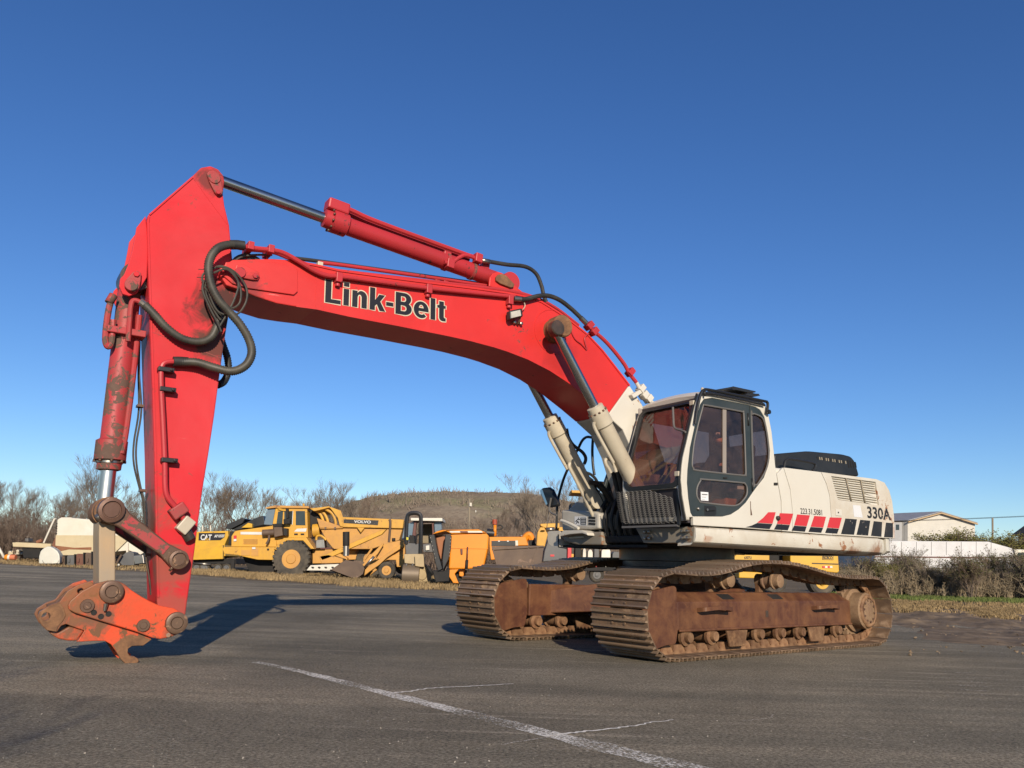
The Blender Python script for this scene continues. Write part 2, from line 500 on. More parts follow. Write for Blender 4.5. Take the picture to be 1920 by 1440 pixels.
# ================================================================== the excavator
SWING = radians(6.87)
HEAD = radians(213.0)
SO = Vector((2.396, 11.555, 0))
FR = Frame(SO, HEAD)                 # upper structure
UF = Frame(SO, HEAD + SWING)         # undercarriage
EX = empty('excavator', SO, HEAD)
tag(EX, 'large crawler excavator with red boom and white cab parked on the asphalt', 'excavator')

def S(pts, y):
    return [FR.side(a, b, y) for a, b in pts]

def zoomed(pts, k, x0, y0):
    return [(x0 + a / k, y0 + b / k) for a, b in pts]

def plate(name, outline, holes, mp, th, mat, parent, bevel=0):
    "a flat or bent sheet with holes; outline and holes in 2-D, mp(u, v, w) -> 3-D"
    from mathutils.geometry import delaunay_2d_cdt
    verts2, edges2, spans = [], [], []
    for lp in [outline] + list(holes):
        k0 = len(verts2)
        verts2 += [Vector((a, b)) for a, b in lp]
        n = len(lp)
        edges2 += [(k0 + i, k0 + (i + 1) % n) for i in range(n)]
        spans.append((k0, n))
    vo, eo, fo, *_ = delaunay_2d_cdt(verts2, edges2, [], 1, 1e-6)
    def inside(p, lp):
        c = False
        for i in range(len(lp)):
            (xa, ya), (xb, yb) = lp[i - 1], lp[i]
            if (ya > p[1]) != (yb > p[1]) and p[0] < (xb - xa) * (p[1] - ya) / (yb - ya) + xa:
                c = not c
        return c
    b = MB()
    tv = [b.bm.verts.new(Vector(mp(v.x, v.y, 0))) for v in vo]
    bv = [b.bm.verts.new(Vector(mp(v.x, v.y, th))) for v in vo]
    count = {}
    for f in fo:
        c = (sum(vo[i].x for i in f) / len(f), sum(vo[i].y for i in f) / len(f))
        if not inside(c, outline) or any(inside(c, h) for h in holes):
            continue
        b._f([tv[i] for i in f])
        b._f([bv[i] for i in f][::-1])
        for i in range(len(f)):
            e = (f[i], f[(i + 1) % len(f)])
            if (e[1], e[0]) in count: del count[(e[1], e[0])]
            else: count[e] = 1
    for i, j in count:
        b._f([tv[i], bv[i], bv[j], tv[j]])
    return b.build(name, mat, parent, bevel)

def xz(pts, y):
    return [(p.x, p.z) for p in S(pts, y)]

def side_map(y):
    return lambda u, v, w: (u, y - w, v)

def disc(name, c, r, th, mat, parent, seg=20, dirn=(0, 1, 0), bevel=0.004):
    "a round boss lying against a side plate: c is its inner centre"
    b = MB()
    b.lathe(c, dirn, [(0, r), (th - bevel, r), (th, r - bevel)], seg)
    return b.build(name, mat, parent)

# ------------------------------------------------------------------ tracks
def track_path():
    pts = []
    zi, zs, ri, rs, xi, xs = 0.485, 0.49, 0.435, 0.44, 2.15, -2.43
    n = 14
    for k in range(n + 1):                            # round the idler, from below to above
        a = -pi / 2 + pi * k / n
        pts.append((xi + ri * cos(a), zi + ri * sin(a)))
    for q in ((1.75, 0.905), (1.45, 0.91), (1.15, 0.945), (0.85, 1.01), (0.5, 1.06), (0.1, 1.075), (-0.3, 1.065), (-0.75, 1.015), (-1.2, 0.955), (-1.7, 0.92), (-2.1, 0.92)):
        pts.append(q)
    for k in range(n + 1):
        a = pi / 2 + pi * k / n
        pts.append((xs + rs * cos(a), zs + rs * sin(a)))
    for x in (-1.6, -0.8, 0, 0.8, 1.5):
        pts.append((x, 0.05))
    return pts

_tp = track_path()
_tp = [(p.x, p.y) for p in spline([(a, b, 0) for a, b in _tp], 4, True)]
_len = [0.0]
for i in range(len(_tp)):
    a, b = _tp[i], _tp[(i + 1) % len(_tp)]
    _len.append(_len[-1] + math.hypot(b[0] - a[0], b[1] - a[1]))
N_SHOE = 56
def on_track(s):
    s %= _len[-1]
    lo, hi = 0, len(_tp)
    while hi - lo > 1:
        mid = (lo + hi) // 2
        if _len[mid] <= s: lo = mid
        else: hi = mid
    a, b = _tp[lo], _tp[(lo + 1) % len(_tp)]
    t = (s - _len[lo]) / max(1e-9, _len[lo + 1] - _len[lo])
    return a[0] + (b[0] - a[0]) * t, a[1] + (b[1] - a[1]) * t
PITCH = _len[-1] / N_SHOE

def shoe_mesh():
    b = MB()
    L = PITCH * 0.5
    w = 0.4
    b.box((-L * 0.93, -w, 0.0), (L * 0.93, w, 0.014))
    for x, hh in ((-L * 0.84, 0.046), (-L * 0.12, 0.042), (L * 0.60, 0.046)):
        c = [(x - 0.013, -w, 0.0145), (x + 0.013, -w, 0.0145), (x + 0.013, w, 0.0145), (x - 0.013, w, 0.0145),
             (x - 0.008, -w + 0.008, hh), (x + 0.008, -w + 0.008, hh), (x + 0.008, w - 0.008, hh), (x - 0.008, w - 0.008, hh)]
        b.mi = 1
        b.hexa([Vector(p) for p in c])
        b.mi = 0
    for y in (-0.09, 0.09):                            # bolt heads
        for x in (-L * 0.48, L * 0.24):
            b.cyl((x, y, 0.0145), (x, y, 0.028), 0.014, 6)
    for y in (-0.10, 0.05):                            # mud slots
        b.box((-L * 0.60, y, 0.0146), (-L * 0.42, y + 0.05, 0.0152))
    return b.build('track_shoe', [M['shoe'], M['grouser']], None)

def link_mesh():
    b = MB()
    L = PITCH * 0.5
    for y in (-0.105, 0.105):
        o = [(-L * 0.98, y - 0.022, 0.0), (L * 0.98, y - 0.022, 0.0), (L * 1.15, y - 0.022, -0.045), (L * 0.80, y - 0.022, -0.098), (-L * 0.35, y - 0.022, -0.098), (-L * 0.8, y - 0.022, -0.06)]
        b.prism(o, (0, 0.044, 0))
    b.cyl((L * 0.95, -0.138, -0.05), (L * 0.95, 0.138, -0.05), 0.020, 8)
    for y in (-0.13, 0.127):
        b.cyl((-L * 0.25, y, -0.03), (-L * 0.25, y + 0.003, -0.03), 0.016, 8)
    return b.build('track_link', M['track_rust'], None)

SHOE0, LINK0 = shoe_mesh(), link_mesh()
_shoe_used = []

def crawler(yc, out, label):
    "one crawler; out = +1 on the machine's left"
    b = MB()
    yo, yi = yc + out * 0.155, yc - out * 0.17
    def sec(x, top=0.715):
        return [(x, yo, 0.30), (x, yo, 0.61), (x, yc + out * 0.03, top), (x, yi, top), (x, yi, 0.30)]
    b.loft([sec(1.78), sec(0.0), sec(-1.95), sec(-2.12, 0.64)], True, False)
    b.box((-2.1, min(yo, yo + out * 0.03), 0.285), (1.78, max(yo, yo + out * 0.03), 0.315))
    fr = b.build('crawler_track', M['frame_rust'], EX, 0.012)
    fr.rotation_euler = (0, 0, SWING)
    fr['label'] = label
    for k in range(N_SHOE):
        x0, z0 = on_track((k - 0.5) * PITCH)
        x1, z1 = on_track((k + 0.5) * PITCH)
        xm, zm = (x0 + x1) / 2, (z0 + z1) / 2
        t = Vector((x1 - x0, 0, z1 - z0)).normalized()
        nrm = Vector((t.z, 0, -t.x))                     # outward
        for src in (SHOE0, LINK0):
            if src.parent is None and src not in _shoe_used:
                o = src
                _shoe_used.append(src)
            else:
                o = src.copy()
                COL.objects.link(o)
            o.parent = fr
            mw = Matrix((t, nrm.cross(t), nrm)).transposed().to_4x4()
            mw = mw @ Matrix.Rotation(random.uniform(-0.012, 0.012), 4, 'Y')
            mw.translation = Vector((xm, yc, zm))
            o.matrix_local = mw
    # idler wheel and its guard
    g = MB()
    g.lathe((2.15, yc - 0.09, 0.485), (0, 1, 0), [(0, 0.16), (0.0, 0.31), (0.05, 0.31), (0.06, 0.345), (0.12, 0.345), (0.13, 0.31), (0.18, 0.31), (0.18, 0.16)], 28)
    g.build('idler', M['track_rust'], fr)
    gp = [(2.43, 0.71), (1.93, 0.79), (1.88, 0.775), (1.86, 0.34), (1.90, 0.165), (2.08, 0.16), (2.28, 0.115), (2.42, 0.25), (2.45, 0.56)]
    for side in (out, -out):
        yg = yc + side * 0.19
        pl = MB().prism(rounded([(x, yg, z) for x, z in gp], 0.04, 3), (0, side * 0.035, 0)).build('idler_guard', M['frame_rust'], fr, 0.006)
    MB().box((1.80, yc - 0.17, 0.66), (2.2, yc + 0.17, 0.75)).build('idler_yoke', M['track_rust'], fr, 0.02)
    # sprocket and final drive
    sp = MB()
    nT = 22
    ring = []
    for k in range(nT * 4):
        a = 2 * pi * k / (nT * 4)
        r = (0.345, 0.40, 0.40, 0.345)[k % 4]
        ring.append((-2.43 + r * cos(a), yc - 0.035, 0.475 + r * sin(a)))
    sp.prism(ring, (0, 0.07, 0))
    sp.build('sprocket', M['hub'], fr)
    MB().lathe((-2.40, yc - out * 0.05, 0.475), (0, out, 0), [(0, 0.30), (0.13, 0.30), (0.15, 0.255), (0.30, 0.25), (0.32, 0.225), (0.335, 0.20), (0.337, 0.0)], 32).build('final_drive', M['hub'], fr)
    fc = Vector((-2.40, yc + out * 0.289, 0.475))
    rng_o, rng_i = [], []
    for k in range(48):
        a = 2 * pi * k / 48
        n1_ = noise.noise((cos(a) * 4, sin(a) * 4, 3.0 + yc)) + 0.6 * noise.noise((cos(a) * 11, sin(a) * 11, yc))
        rng_o.append((0.226 + 0.012 * n1_, a))
        rng_i.append((0.175 + 0.022 * n1_, a))
    mr_ = MB()
    mr_.loft([[fc + Vector((r_ * cos(a), out * h_, r_ * sin(a))) for r_, a in q_] for q_, h_ in ((rng_o, -0.03), (rng_o, 0.004), (rng_i, 0.012), (rng_i, -0.0))], True, True, False)
    mr_.build('mud_ring', M['track_rust'], fr, sharp=False)
    for k in range(10):
        a = 2 * pi * (k + 0.3) / 10
        c_ = fc + Vector((0.15 * cos(a), 0, 0.15 * sin(a)))
        MB().cyl(c_, c_ + Vector((0, out * 0.012, 0)), 0.016, 6).build('hub_bolt', M['pin'], fr)
    # carrier rollers, bottom rollers, roller guides
    for x in (0.78, -0.30):
        MB().lathe((x, yc - out * 0.16, 0.865), (0, out, 0), [(0, 0.05), (0, 0.085), (0.10, 0.085), (0.11, 0.11), (0.13, 0.11), (0.14, 0.085), (0.24, 0.085), (0.245, 0.11), (0.265, 0.11), (0.27, 0.09), (0.34, 0.085), (0.35, 0.06), (0.351, 0)], 22).build('carrier_roller', M['hub'], fr)
        MB().box((x - 0.07, yc - 0.16, 0.70), (x + 0.07, yc - 0.09, 0.87)).build('roller_bracket', M['track_rust'], fr, 0.01)
    for k in range(8):
        x = 1.62 - k * 0.475
        MB().lathe((x, yc - 0.21, 0.225), (0, 1, 0), [(0, 0.0), (0, 0.055), (0.05, 0.06), (0.06, 0.10), (0.10, 0.10), (0.11, 0.075), (0.31, 0.075), (0.32, 0.10), (0.36, 0.10), (0.37, 0.06), (0.42, 0.055), (0.42, 0)], 18).build('bottom_roller', M['track_rust'], fr)
    for x in (0.75, -1.05):
        gd = MB()
        for s in (1, -1):
            yy = yc + s * 0.20
            gd.prism([(x - 0.21, yy, 0.285), (x + 0.21, yy, 0.285), (x + 0.15, yy, 0.10), (x - 0.15, yy, 0.10)], (0, s * 0.03, 0))
        gd.build('track_guide', M['track_rust'], fr, 0.008)
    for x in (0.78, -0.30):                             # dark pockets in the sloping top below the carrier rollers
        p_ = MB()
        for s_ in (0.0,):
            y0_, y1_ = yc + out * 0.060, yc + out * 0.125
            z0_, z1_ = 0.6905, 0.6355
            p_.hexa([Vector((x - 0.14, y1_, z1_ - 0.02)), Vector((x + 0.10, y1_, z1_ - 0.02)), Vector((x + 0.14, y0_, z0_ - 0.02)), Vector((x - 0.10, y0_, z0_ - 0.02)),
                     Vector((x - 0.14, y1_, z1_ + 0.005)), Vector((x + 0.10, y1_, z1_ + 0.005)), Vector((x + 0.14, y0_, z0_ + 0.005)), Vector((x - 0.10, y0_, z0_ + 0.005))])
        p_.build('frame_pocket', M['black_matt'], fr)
    MB().box((1.80, min(yo, yo + out * 0.018), 0.33), (1.86, max(yo, yo + out * 0.018), 0.60)).build('frame_rib', M['frame_rust'], fr, 0.006)
    for x in (1.15, -1.35):                             # bent steps welded to the side
        y = yc + out * 0.158
        pth = spline([(x + 0.28, y, 0.52), (x + 0.25, y + out * 0.10, 0.535), (x, y + out * 0.12, 0.55), (x - 0.25, y + out * 0.10, 0.53), (x - 0.28, y, 0.515)], 5)
        st = MB()
        st.loft([[p + Vector((0, 0, 0.022)), p + Vector((0, out * 0.018, 0.022)), p + Vector((0, out * 0.018, -0.022)), p + Vector((0, 0, -0.022))] for p in pth], True, False)
        st.build('step', M['frame_rust'], fr)
    MB().box((-0.03, yc + out * 0.15 - 0.008, 0.42), (0.03, yc + out * 0.15 + 0.008, 0.50)).build('adjuster_cover', M['grease'], fr)
    return fr

NEAR_TRACK = crawler(1.265, 1, 'rust-brown crawler track on the cab side')
FAR_TRACK = crawler(-1.265, -1, 'rust-brown crawler track on the far side')

# ------------------------------------------------------------------ carbody between the tracks
cb = MB()
cb.lathe((0, 0, 0.42), (0, 0, 1), [(0, 0.5), (0.02, 0.95), (0.30, 0.95), (0.44, 0.80), (0.52, 0.80)], 40)
for sx in (1, -1):
    for sy in (1, -1):
        y1 = sy * 1.12
        r0 = [(sx * 0.25, sy * 0.35, 0.40), (sx * 0.85, sy * 0.30, 0.40), (sx * 0.85, sy * 0.30, 0.80), (sx * 0.25, sy * 0.35, 0.80)]
        r1 = [(sx * 0.75, y1, 0.33), (sx * 1.40, y1, 0.33), (sx * 1.40, y1, 0.64), (sx * 0.75, y1, 0.64)]
        cb.loft([r0, r1], True, False)
carbody = cb.build('carbody', M['frame_rust'], EX, 0.015)
carbody.rotation_euler = (0, 0, SWING)
MB().lathe((0, 0, 0.942), (0, 0, 1), [(0, 0.82), (0.05, 0.82), (0.06, 0.75), (0.13, 0.75), (0.14, 0.80), (0.352, 0.80)], 48).build('slew_ring', M['grease'], carbody)

# ------------------------------------------------------------------ upper frame and engine house
YS = 1.50                                # left side of the house
up = MB()
zb = 1.29
up.box((-2.72, -1.38, zb), (0.35, 1.38, zb + 0.12))
up.box((0.35, -0.55, zb + 0.002), (1.12, 1.36, zb + 0.10))
up.build('deck_frame', M['black_matt'], EX, 0.02)
# rounded skirt along the left side
sk_top = xz([(1304, 986.3), (1676, 1010)], YS)
sk_bot = xz([(1304, 1017.5), (1640, 1037)], YS)
x0, x1 = sk_top[0][0], -2.80
def skz(x, q):
    (xa, za), (xb, zb_) = q
    return za + (zb_ - za) * (x - xa) / (xb - xa)
def skirt(side):
    r = []
    for x in (x0, x0 - 0.6, x0 - 1.4, x0 - 2.2, -2.55, -2.75):
        t, bt = skz(x, sk_top) - 0.006, skz(x, sk_bot)
        pull = 0.0 if x > -2.6 else 0.06
        y = YS - pull
        r.append([(x, side * q[0], q[1]) for q in ((y - 0.03, t), (y, t - 0.02), (y + 0.004, bt + 0.07), (y - 0.02, bt + 0.015), (y - 0.09, bt - 0.025), (y - 0.30, bt - 0.035), (y - 0.30, t))])
    return MB().loft(r, True, True).build('skirt', M['white_rusty'], EX, 0)
skirt(1)
skirt(-1)
# the four drilled bosses and plate at the front corner
fp = MB()
fx = x0 + 0.004
zt, zl = sk_top[0][1] - 0.004, sk_bot[0][1]
fp.hexa([Vector(p) for p in ((fx, 1.47, zl), (fx, 0.60, zl), (fx - 0.25, 0.60, zl), (fx - 0.25, 1.47, zl), (fx, 1.49, zt), (fx, 0.45, zt), (fx - 0.25, 0.45, zt), (fx - 0.25, 1.49, zt))])
front_plate = fp.build('front_plate', M['olive'], EX, 0.008)
for y in (1.40, 1.31, 0.74, 0.66):
    for z in (0.3, 0.72):
        yy = y - (0 if z > 0.5 else 0.0)
        zz = zl + (zt - zl) * z
        MB().lathe((fx, yy, zz), (1, 0, 0), [(0, 0.020), (0.045, 0.020), (0.05, 0.012), (0.051, 0)], 12).build('bolt', M['steel'], front_plate)
# engine house core
zdeck = sk_top[0][1]
hs = xz([(1466, 996), (1457, 890), (1454.5, 875), (1644, 899.5), (1659, 906), (1671, 926), (1677, 960), (1678.5, 1009)], YS)
core = [(x, YS - 0.03, z) for x, z in hs]
MB().prism(core, (0, -2 * YS + 0.06, 0)).build('engine_house', M['white'], EX, 0.05, 3)
MB().box((hs[0][0] + 0.02, -1.45, zdeck - 0.02), (-2.7, 1.40, zdeck + 0.02)).build('deck', M['black_matt'], EX)
# side panels, a gap between each
seam0 = [(1456.5, 889), (1461, 916), (1465.2, 940), (1466, 996)]
seam1 = [(1469.6, 877), (1482, 918), (1486, 955), (1486.7, 997.5)]
seam2 = [(1540, 885.5), (1550, 908), (1556, 930), (1562, 1003.5)]
rear = [(1644, 898.7), (1659, 905), (1668, 920), (1673.5, 940), (1677, 968), (1678.5, 1010)]
def shift(pts, dx): return [(a + dx, b) for a, b in pts]
def panel(a, b, holes, name='side_panel', mat='white'):
    out = [(q[0], q[1] - 0.35) for q in shift(a, 0.45)] + [(q[0], q[1] - 0.35) for q in shift(b, -0.45)[::-1]]
    return plate(name, xz(out, YS), [xz(h, YS) for h in holes], side_map(YS), 0.045, M[mat], EX, 0.006)
grille_px = [(1559, 893), (1642.5, 904), (1648.7, 947.5), (1571.7, 937)]
p1 = panel(seam0, seam1, [])
p2 = panel(seam1, seam2, [])
p3 = panel(seam2, rear, [grille_px], mat='white_rusty')
MB().prism(S([(1556, 890), (1646, 902), (1652, 950), (1568, 940)], YS - 0.10), (0, -0.01, 0)).build('grille_backing', M['black_matt'], p3)
gq = [Vector((p[0], p[1], 0)) for p in xz(grille_px, YS)]
def gpos(u, v):
    a = gq[0].lerp(gq[1], u)
    b = gq[3].lerp(gq[2], u)
    return a.lerp(b, v)
for c in range(3):
    for r in range(10):
        ua, ub = c / 3 + 0.012, (c + 1) / 3 - 0.012
        v0, v1 = (r + 0.08) / 10, (r + 0.98) / 10
        sag = 0.0
        A_, B_ = gpos(ua, v0), gpos(ub, v0)
        C_, D_ = gpos(ub, v1), gpos(ua, v1)
        bent = random.uniform(0.0, 0.018) if c == 2 and r > 4 else 0.0
        s_ = MB()
        s_.hexa([Vector((A_.x, YS - 0.050, A_.y)), Vector((B_.x, YS - 0.050 - bent, B_.y)), Vector((B_.x, YS - 0.054 - bent, B_.y)), Vector((A_.x, YS - 0.054, A_.y)),
                 Vector((D_.x, YS - 0.014, D_.y + bent)), Vector((C_.x, YS - 0.014 - bent, C_.y - bent)), Vector((C_.x, YS - 0.018 - bent, C_.y - bent)), Vector((D_.x, YS - 0.018, D_.y + bent))])
        s_.build('grille_slat', M['grille'], p3)
for c in (1, 2):
    a, b = gpos(c / 3, 0.0), gpos(c / 3, 1.0)
    MB().tube([(a.x, YS - 0.012, a.y), (b.x, YS - 0.012, b.y)], 0.010, 6).build('grille_bar', M['grille'], p3)
# counterweight
def plan(z, inset=0.0):
    r = []
    for x, y in ((-2.76, 1.47), (-2.85, 1.46), (-3.00, 1.38), (-3.16, 1.18), (-3.28, 0.8), (-3.34, 0.3), (-3.34, -0.3), (-3.28, -0.8), (-3.16, -1.18), (-3.00, -1.38), (-2.85, -1.46), (-2.76, -1.47)):
        k = inset
        r.append((x + k if x < -2.8 else x, y - math.copysign(min(k, abs(y)), y), z))
    return r
MB().loft([plan(1.26, 0.16), plan(1.285, 0.05), plan(1.33, 0.0), plan(1.75, 0.0), plan(1.98, 0.04), plan(2.12, 0.14), plan(2.17, 0.26)], True, True).build('counterweight', M['white_rusty'], EX)
# black engine hood with slots
hd = zoomed([(350, 600), (350, 436), (480, 425), (640, 412), (690, 415), (800, 425), (960, 440), (1035, 460), (1070, 500), (1112, 640)], 4.8, 1380, 760)
yh = 0.95
hx = xz(hd, yh)
hood = MB().prism([(p.x, yh, p.y) for p in rounded([(x, z, 0) for x, z in hx], 0.06, 4)], (0, -1.6, 0)).build('engine_hood', M['black'], EX, 0.05, 3)
def hood_slot(a, b, name='hood_slot', mat='grille'):
    pa, pb = FR.side(a[0], a[1], yh), FR.side(b[0], b[1], yh)
    w = 0.011
    MB().hexa([Vector((pa.x - w, yh - 0.02, pa.z)), Vector((pa.x + w, yh - 0.02, pa.z)), Vector((pa.x + w, yh + 0.004, pa.z)), Vector((pa.x - w, yh + 0.004, pa.z)),
               Vector((pb.x - w, yh - 0.02, pb.z)), Vector((pb.x + w, yh - 0.02, pb.z)), Vector((pb.x + w, yh + 0.004, pb.z)), Vector((pb.x - w, yh + 0.004, pb.z))]).build(name, M[mat], hood)
for k in range(14):
    zx = 735 + k * 19.5
    zy = 462 + (zx - 735) * 0.155
    hood_slot((1380 + zx / 4.8, 760 + (zy + 25) / 4.8), (1380 + (zx - 4) / 4.8, 760 + zy / 4.8), mat='grille' if k % 3 else 'black_matt')
for k in range(4):
    zx = 1010 + k * 22
    hood_slot((1380 + (zx + 6) / 4.8, 760 + 560 / 4.8), (1380 + (zx - 3) / 4.8, 760 + (492 + 6 * k) / 4.8), mat='black_matt')
rl = zoomed([(430, 560), (440, 510), (460, 490), (490, 483), (600, 500), (695, 520), (715, 540), (705, 570), (685, 590)], 4.8, 1380, 760)
MB().tube(spline(S(rl, 1.15), 4), 0.020, 8).build('handrail', M['black'], EX)
# lock, hole, number plate, catches
def patch(name, pts, y, mat, parent, th=0.004):
    return MB().prism(S(pts, y), (0, th, 0)).build(name, mat, parent)
patch('latch', zoomed([(893, 933), (947, 938), (950, 995), (895, 990)], 4.8, 1380, 760), YS + 0.001, M['white'], p3, 0.006)
patch('keyhole', zoomed([(916, 957), (926, 958), (926, 972), (916, 971)], 4.8, 1380, 760), YS + 0.0072, M['ink'], p3, 0.002)
patch('paper_notice', zoomed([(1050, 897), (1118, 903), (1140, 1012), (1062, 1003)], 4.8, 1380, 760), YS + 0.001, M['paper'], p3, 0.002)
# stripes and numbers
Z7 = lambda pts: zoomed(pts, 4.8, 1380, 760)
stripes = [
 ('red', [(290,962),(357,962),(328,1065),(190,1056),(245,1012)]), ('blk', [(190,1059),(327,1068),(302,1114),(85,1097),(140,1082)]),
 ('red', [(395,970),(515,975),(485,1075),(368,1066)]), ('blk', [(367,1069),(484,1078),(466,1125),(342,1117)]),
 ('red', [(550,982),(665,990),(636,1088),(524,1080)]), ('blk', [(523,1083),(635,1091),(620,1138),(500,1128)]),
 ('red', [(705,995),(810,1003),(785,1100),(672,1092)]), ('blk', [(671,1095),(784,1103),(766,1147),(652,1138)]),
 ('red', [(845,1008),(952,1012),(927,1108),(820,1100)]), ('blk', [(819,1103),(926,1111),(910,1155),(802,1148)]),
 ('blw', [(985,1018),(1088,1026),(1062,1165),(945,1158)]), ('blw', [(1118,1030),(1208,1038),(1188,1172),(1085,1165)]),
 ('blw', [(1240,1042),(1315,1050),(1308,1183),(1215,1174)]), ('blw', [(1350,1055),(1412,1060),(1412,1190),(1332,1186)])]
for kind, pts in stripes:
    m_ = {'red': 'red_vinyl', 'blk': 'ink', 'blw': 'ink_worn'}[kind]
    MB().prism(S(Z7(pts), YS + 0.0015), (0, 0.0015, 0)).build('stripe', M[m_], p3 if kind == 'blw' else EX)
def side_text(body, a, b, top, y, mat, parent, bold=0.0, name='lettering', shear=0.0):
    "a, b: ends of the base line; top: a point above a"
    A, B, T = FR.side(a[0], a[1], y), FR.side(b[0], b[1], y), FR.side(top[0], top[1], y)
    xd = (B - A)
    nrm = Vector((0, 1, 0))
    zd = nrm.cross(xd).normalized()
    if zd.z < 0: zd = -zd
    return lettering(name, body, mat, parent, A, xd, zd, (T - A).dot(zd), xd.length, bold, 0.0025, shear)
side_text('223.31.5081', (1380 + 580 / 4.8, 760 + 975 / 4.8), (1380 + 775 / 4.8, 760 + 990 / 4.8), (1380 + 582 / 4.8, 760 + 925 / 4.8), YS, M['ink'], p2, 0.008)
side_text('330A', (1380 + 1183 / 4.8, 760 + 1010 / 4.8), (1380 + 1395 / 4.8, 760 + 1032 / 4.8), (1380 + 1186 / 4.8, 760 + 912 / 4.8), YS, M['ink_worn'], p3, 0.025)

# ------------------------------------------------------------------ letters drawn as outlines (bold grotesque), cap height 1
def arc(cx_, cy_, rx, ry, a0, a1, n=10):
    return [(cx_ + rx * cos(radians(a0 + (a1 - a0) * k / n)), cy_ + ry * sin(radians(a0 + (a1 - a0) * k / n))) for k in range(n + 1)]
GLYPHS = {
 'L': (0.66, [[(0.06, 0), (0.62, 0), (0.62, 0.17), (0.27, 0.17), (0.27, 1), (0.06, 1)]], []),
 'i': (0.32, [[(0.06, 0), (0.26, 0), (0.26, 0.73), (0.06, 0.73)], [(0.06, 0.83), (0.26, 0.83), (0.26, 1), (0.06, 1)]], []),
 'n': (0.66, [[(0.06, 0), (0.26, 0), (0.26, 0.42)] + arc(0.335, 0.44, 0.075, 0.14, 180, 0, 8) + [(0.41, 0), (0.61, 0), (0.61, 0.46)] + arc(0.40, 0.50, 0.21, 0.25, 0, 110, 9) + [(0.25, 0.64), (0.25, 0.73), (0.06, 0.73)]], []),
 'k': (0.64, [[(0.06, 0), (0.26, 0), (0.26, 0.20), (0.33, 0.28), (0.44, 0), (0.66, 0), (0.46, 0.42), (0.64, 0.73), (0.42, 0.73), (0.26, 0.46), (0.26, 1), (0.06, 1)]], []),
 '-': (0.36, [[(0.05, 0.29), (0.33, 0.29), (0.33, 0.46), (0.05, 0.46)]], []),
 'B': (0.76, [[(0.06, 0), (0.40, 0)] + arc(0.42, 0.285, 0.29, 0.285, -85, 55, 9) + arc(0.42, 0.735, 0.26, 0.265, -35, 85, 9) + [(0.40, 1), (0.06, 1)]],
       [[(0.27, 0.16), (0.40, 0.16)] + arc(0.40, 0.29, 0.10, 0.13, -80, 80, 6) + [(0.27, 0.43)], [(0.27, 0.59), (0.39, 0.59)] + arc(0.39, 0.715, 0.09, 0.125, -80, 80, 6) + [(0.27, 0.84)]]),
 'e': (0.66, [arc(0.34, 0.365, 0.31, 0.385, -8, -345, 26) + [(0.62, 0.30), (0.24, 0.30)] + arc(0.36, 0.26, 0.12, 0.13, 190, 300, 7) + [(0.43, 0.185), (0.46, 0.22), (0.63, 0.19)]],
       [arc(0.345, 0.45, 0.105, 0.15, 0, 180, 8) + [(0.24, 0.43), (0.45, 0.43)]]),
 'l': (0.32, [[(0.06, 0), (0.26, 0), (0.26, 1), (0.06, 1)]], []),
 't': (0.42, [[(0.02, 0.60), (0.10, 0.60), (0.10, 0.18)] + arc(0.25, 0.17, 0.15, 0.175, 190, 270, 6) + [(0.38, 0.0), (0.38, 0.15), (0.33, 0.15), (0.30, 0.18), (0.30, 0.60), (0.38, 0.60), (0.38, 0.73), (0.30, 0.73), (0.30, 0.92), (0.10, 0.92), (0.10, 0.73), (0.02, 0.73)]], [])}
GLYPHS['e'] = (0.66, [arc(0.335, 0.365, 0.305, 0.385, 3, 312, 26) + [(0.45, 0.19)] + arc(0.34, 0.24, 0.11, 0.10, -35, -165, 7) + [(0.235, 0.30), (0.64, 0.30)]],
                [arc(0.335, 0.43, 0.10, 0.17, 5, 175, 8)])
def drawn_text(name, body, parent, A, xd, zd, height, width, mat, dy, rim=None):
    adv = sum(GLYPHS[c][0] for c in body)
    sx = width / adv
    xd, zd = Vector(xd).normalized(), Vector(zd).normalized()
    nd = xd.cross(zd)
    x = 0.0
    for c in body:
        w, outs, holes = GLYPHS[c]
        def mp(u, v, t, x=x): return Vector(A) + xd * ((x + u) * sx) + zd * (v * height) + nd * (dy - t)
        for o_ in outs:
            hs_ = holes if c in 'Be' else []
            if rim is None:
                plate(name, o_, hs_, mp, 0.001, mat, parent)
            else:
                r_ = MB()
                for lp in [o_] + list(hs_):
                    P_ = [mp(u, v, 0) for u, v in lp]
                    n = len(P_)
                    in_, out_ = [], []
                    for i in range(n):
                        t = (P_[(i + 1) % n] - P_[i - 1]).normalized()
                        s_ = nd.cross(t)
                        in_.append(P_[i] - s_ * rim)
                        out_.append(P_[i] + s_ * rim)
                    va = [r_.bm.verts.new(p) for p in in_]
                    vb = [r_.bm.verts.new(p) for p in out_]
                    for i in range(n):
                        r_._f([va[i], va[(i + 1) % n], vb[(i + 1) % n], vb[i]])
                r_.build(name, mat, parent)
        x += w

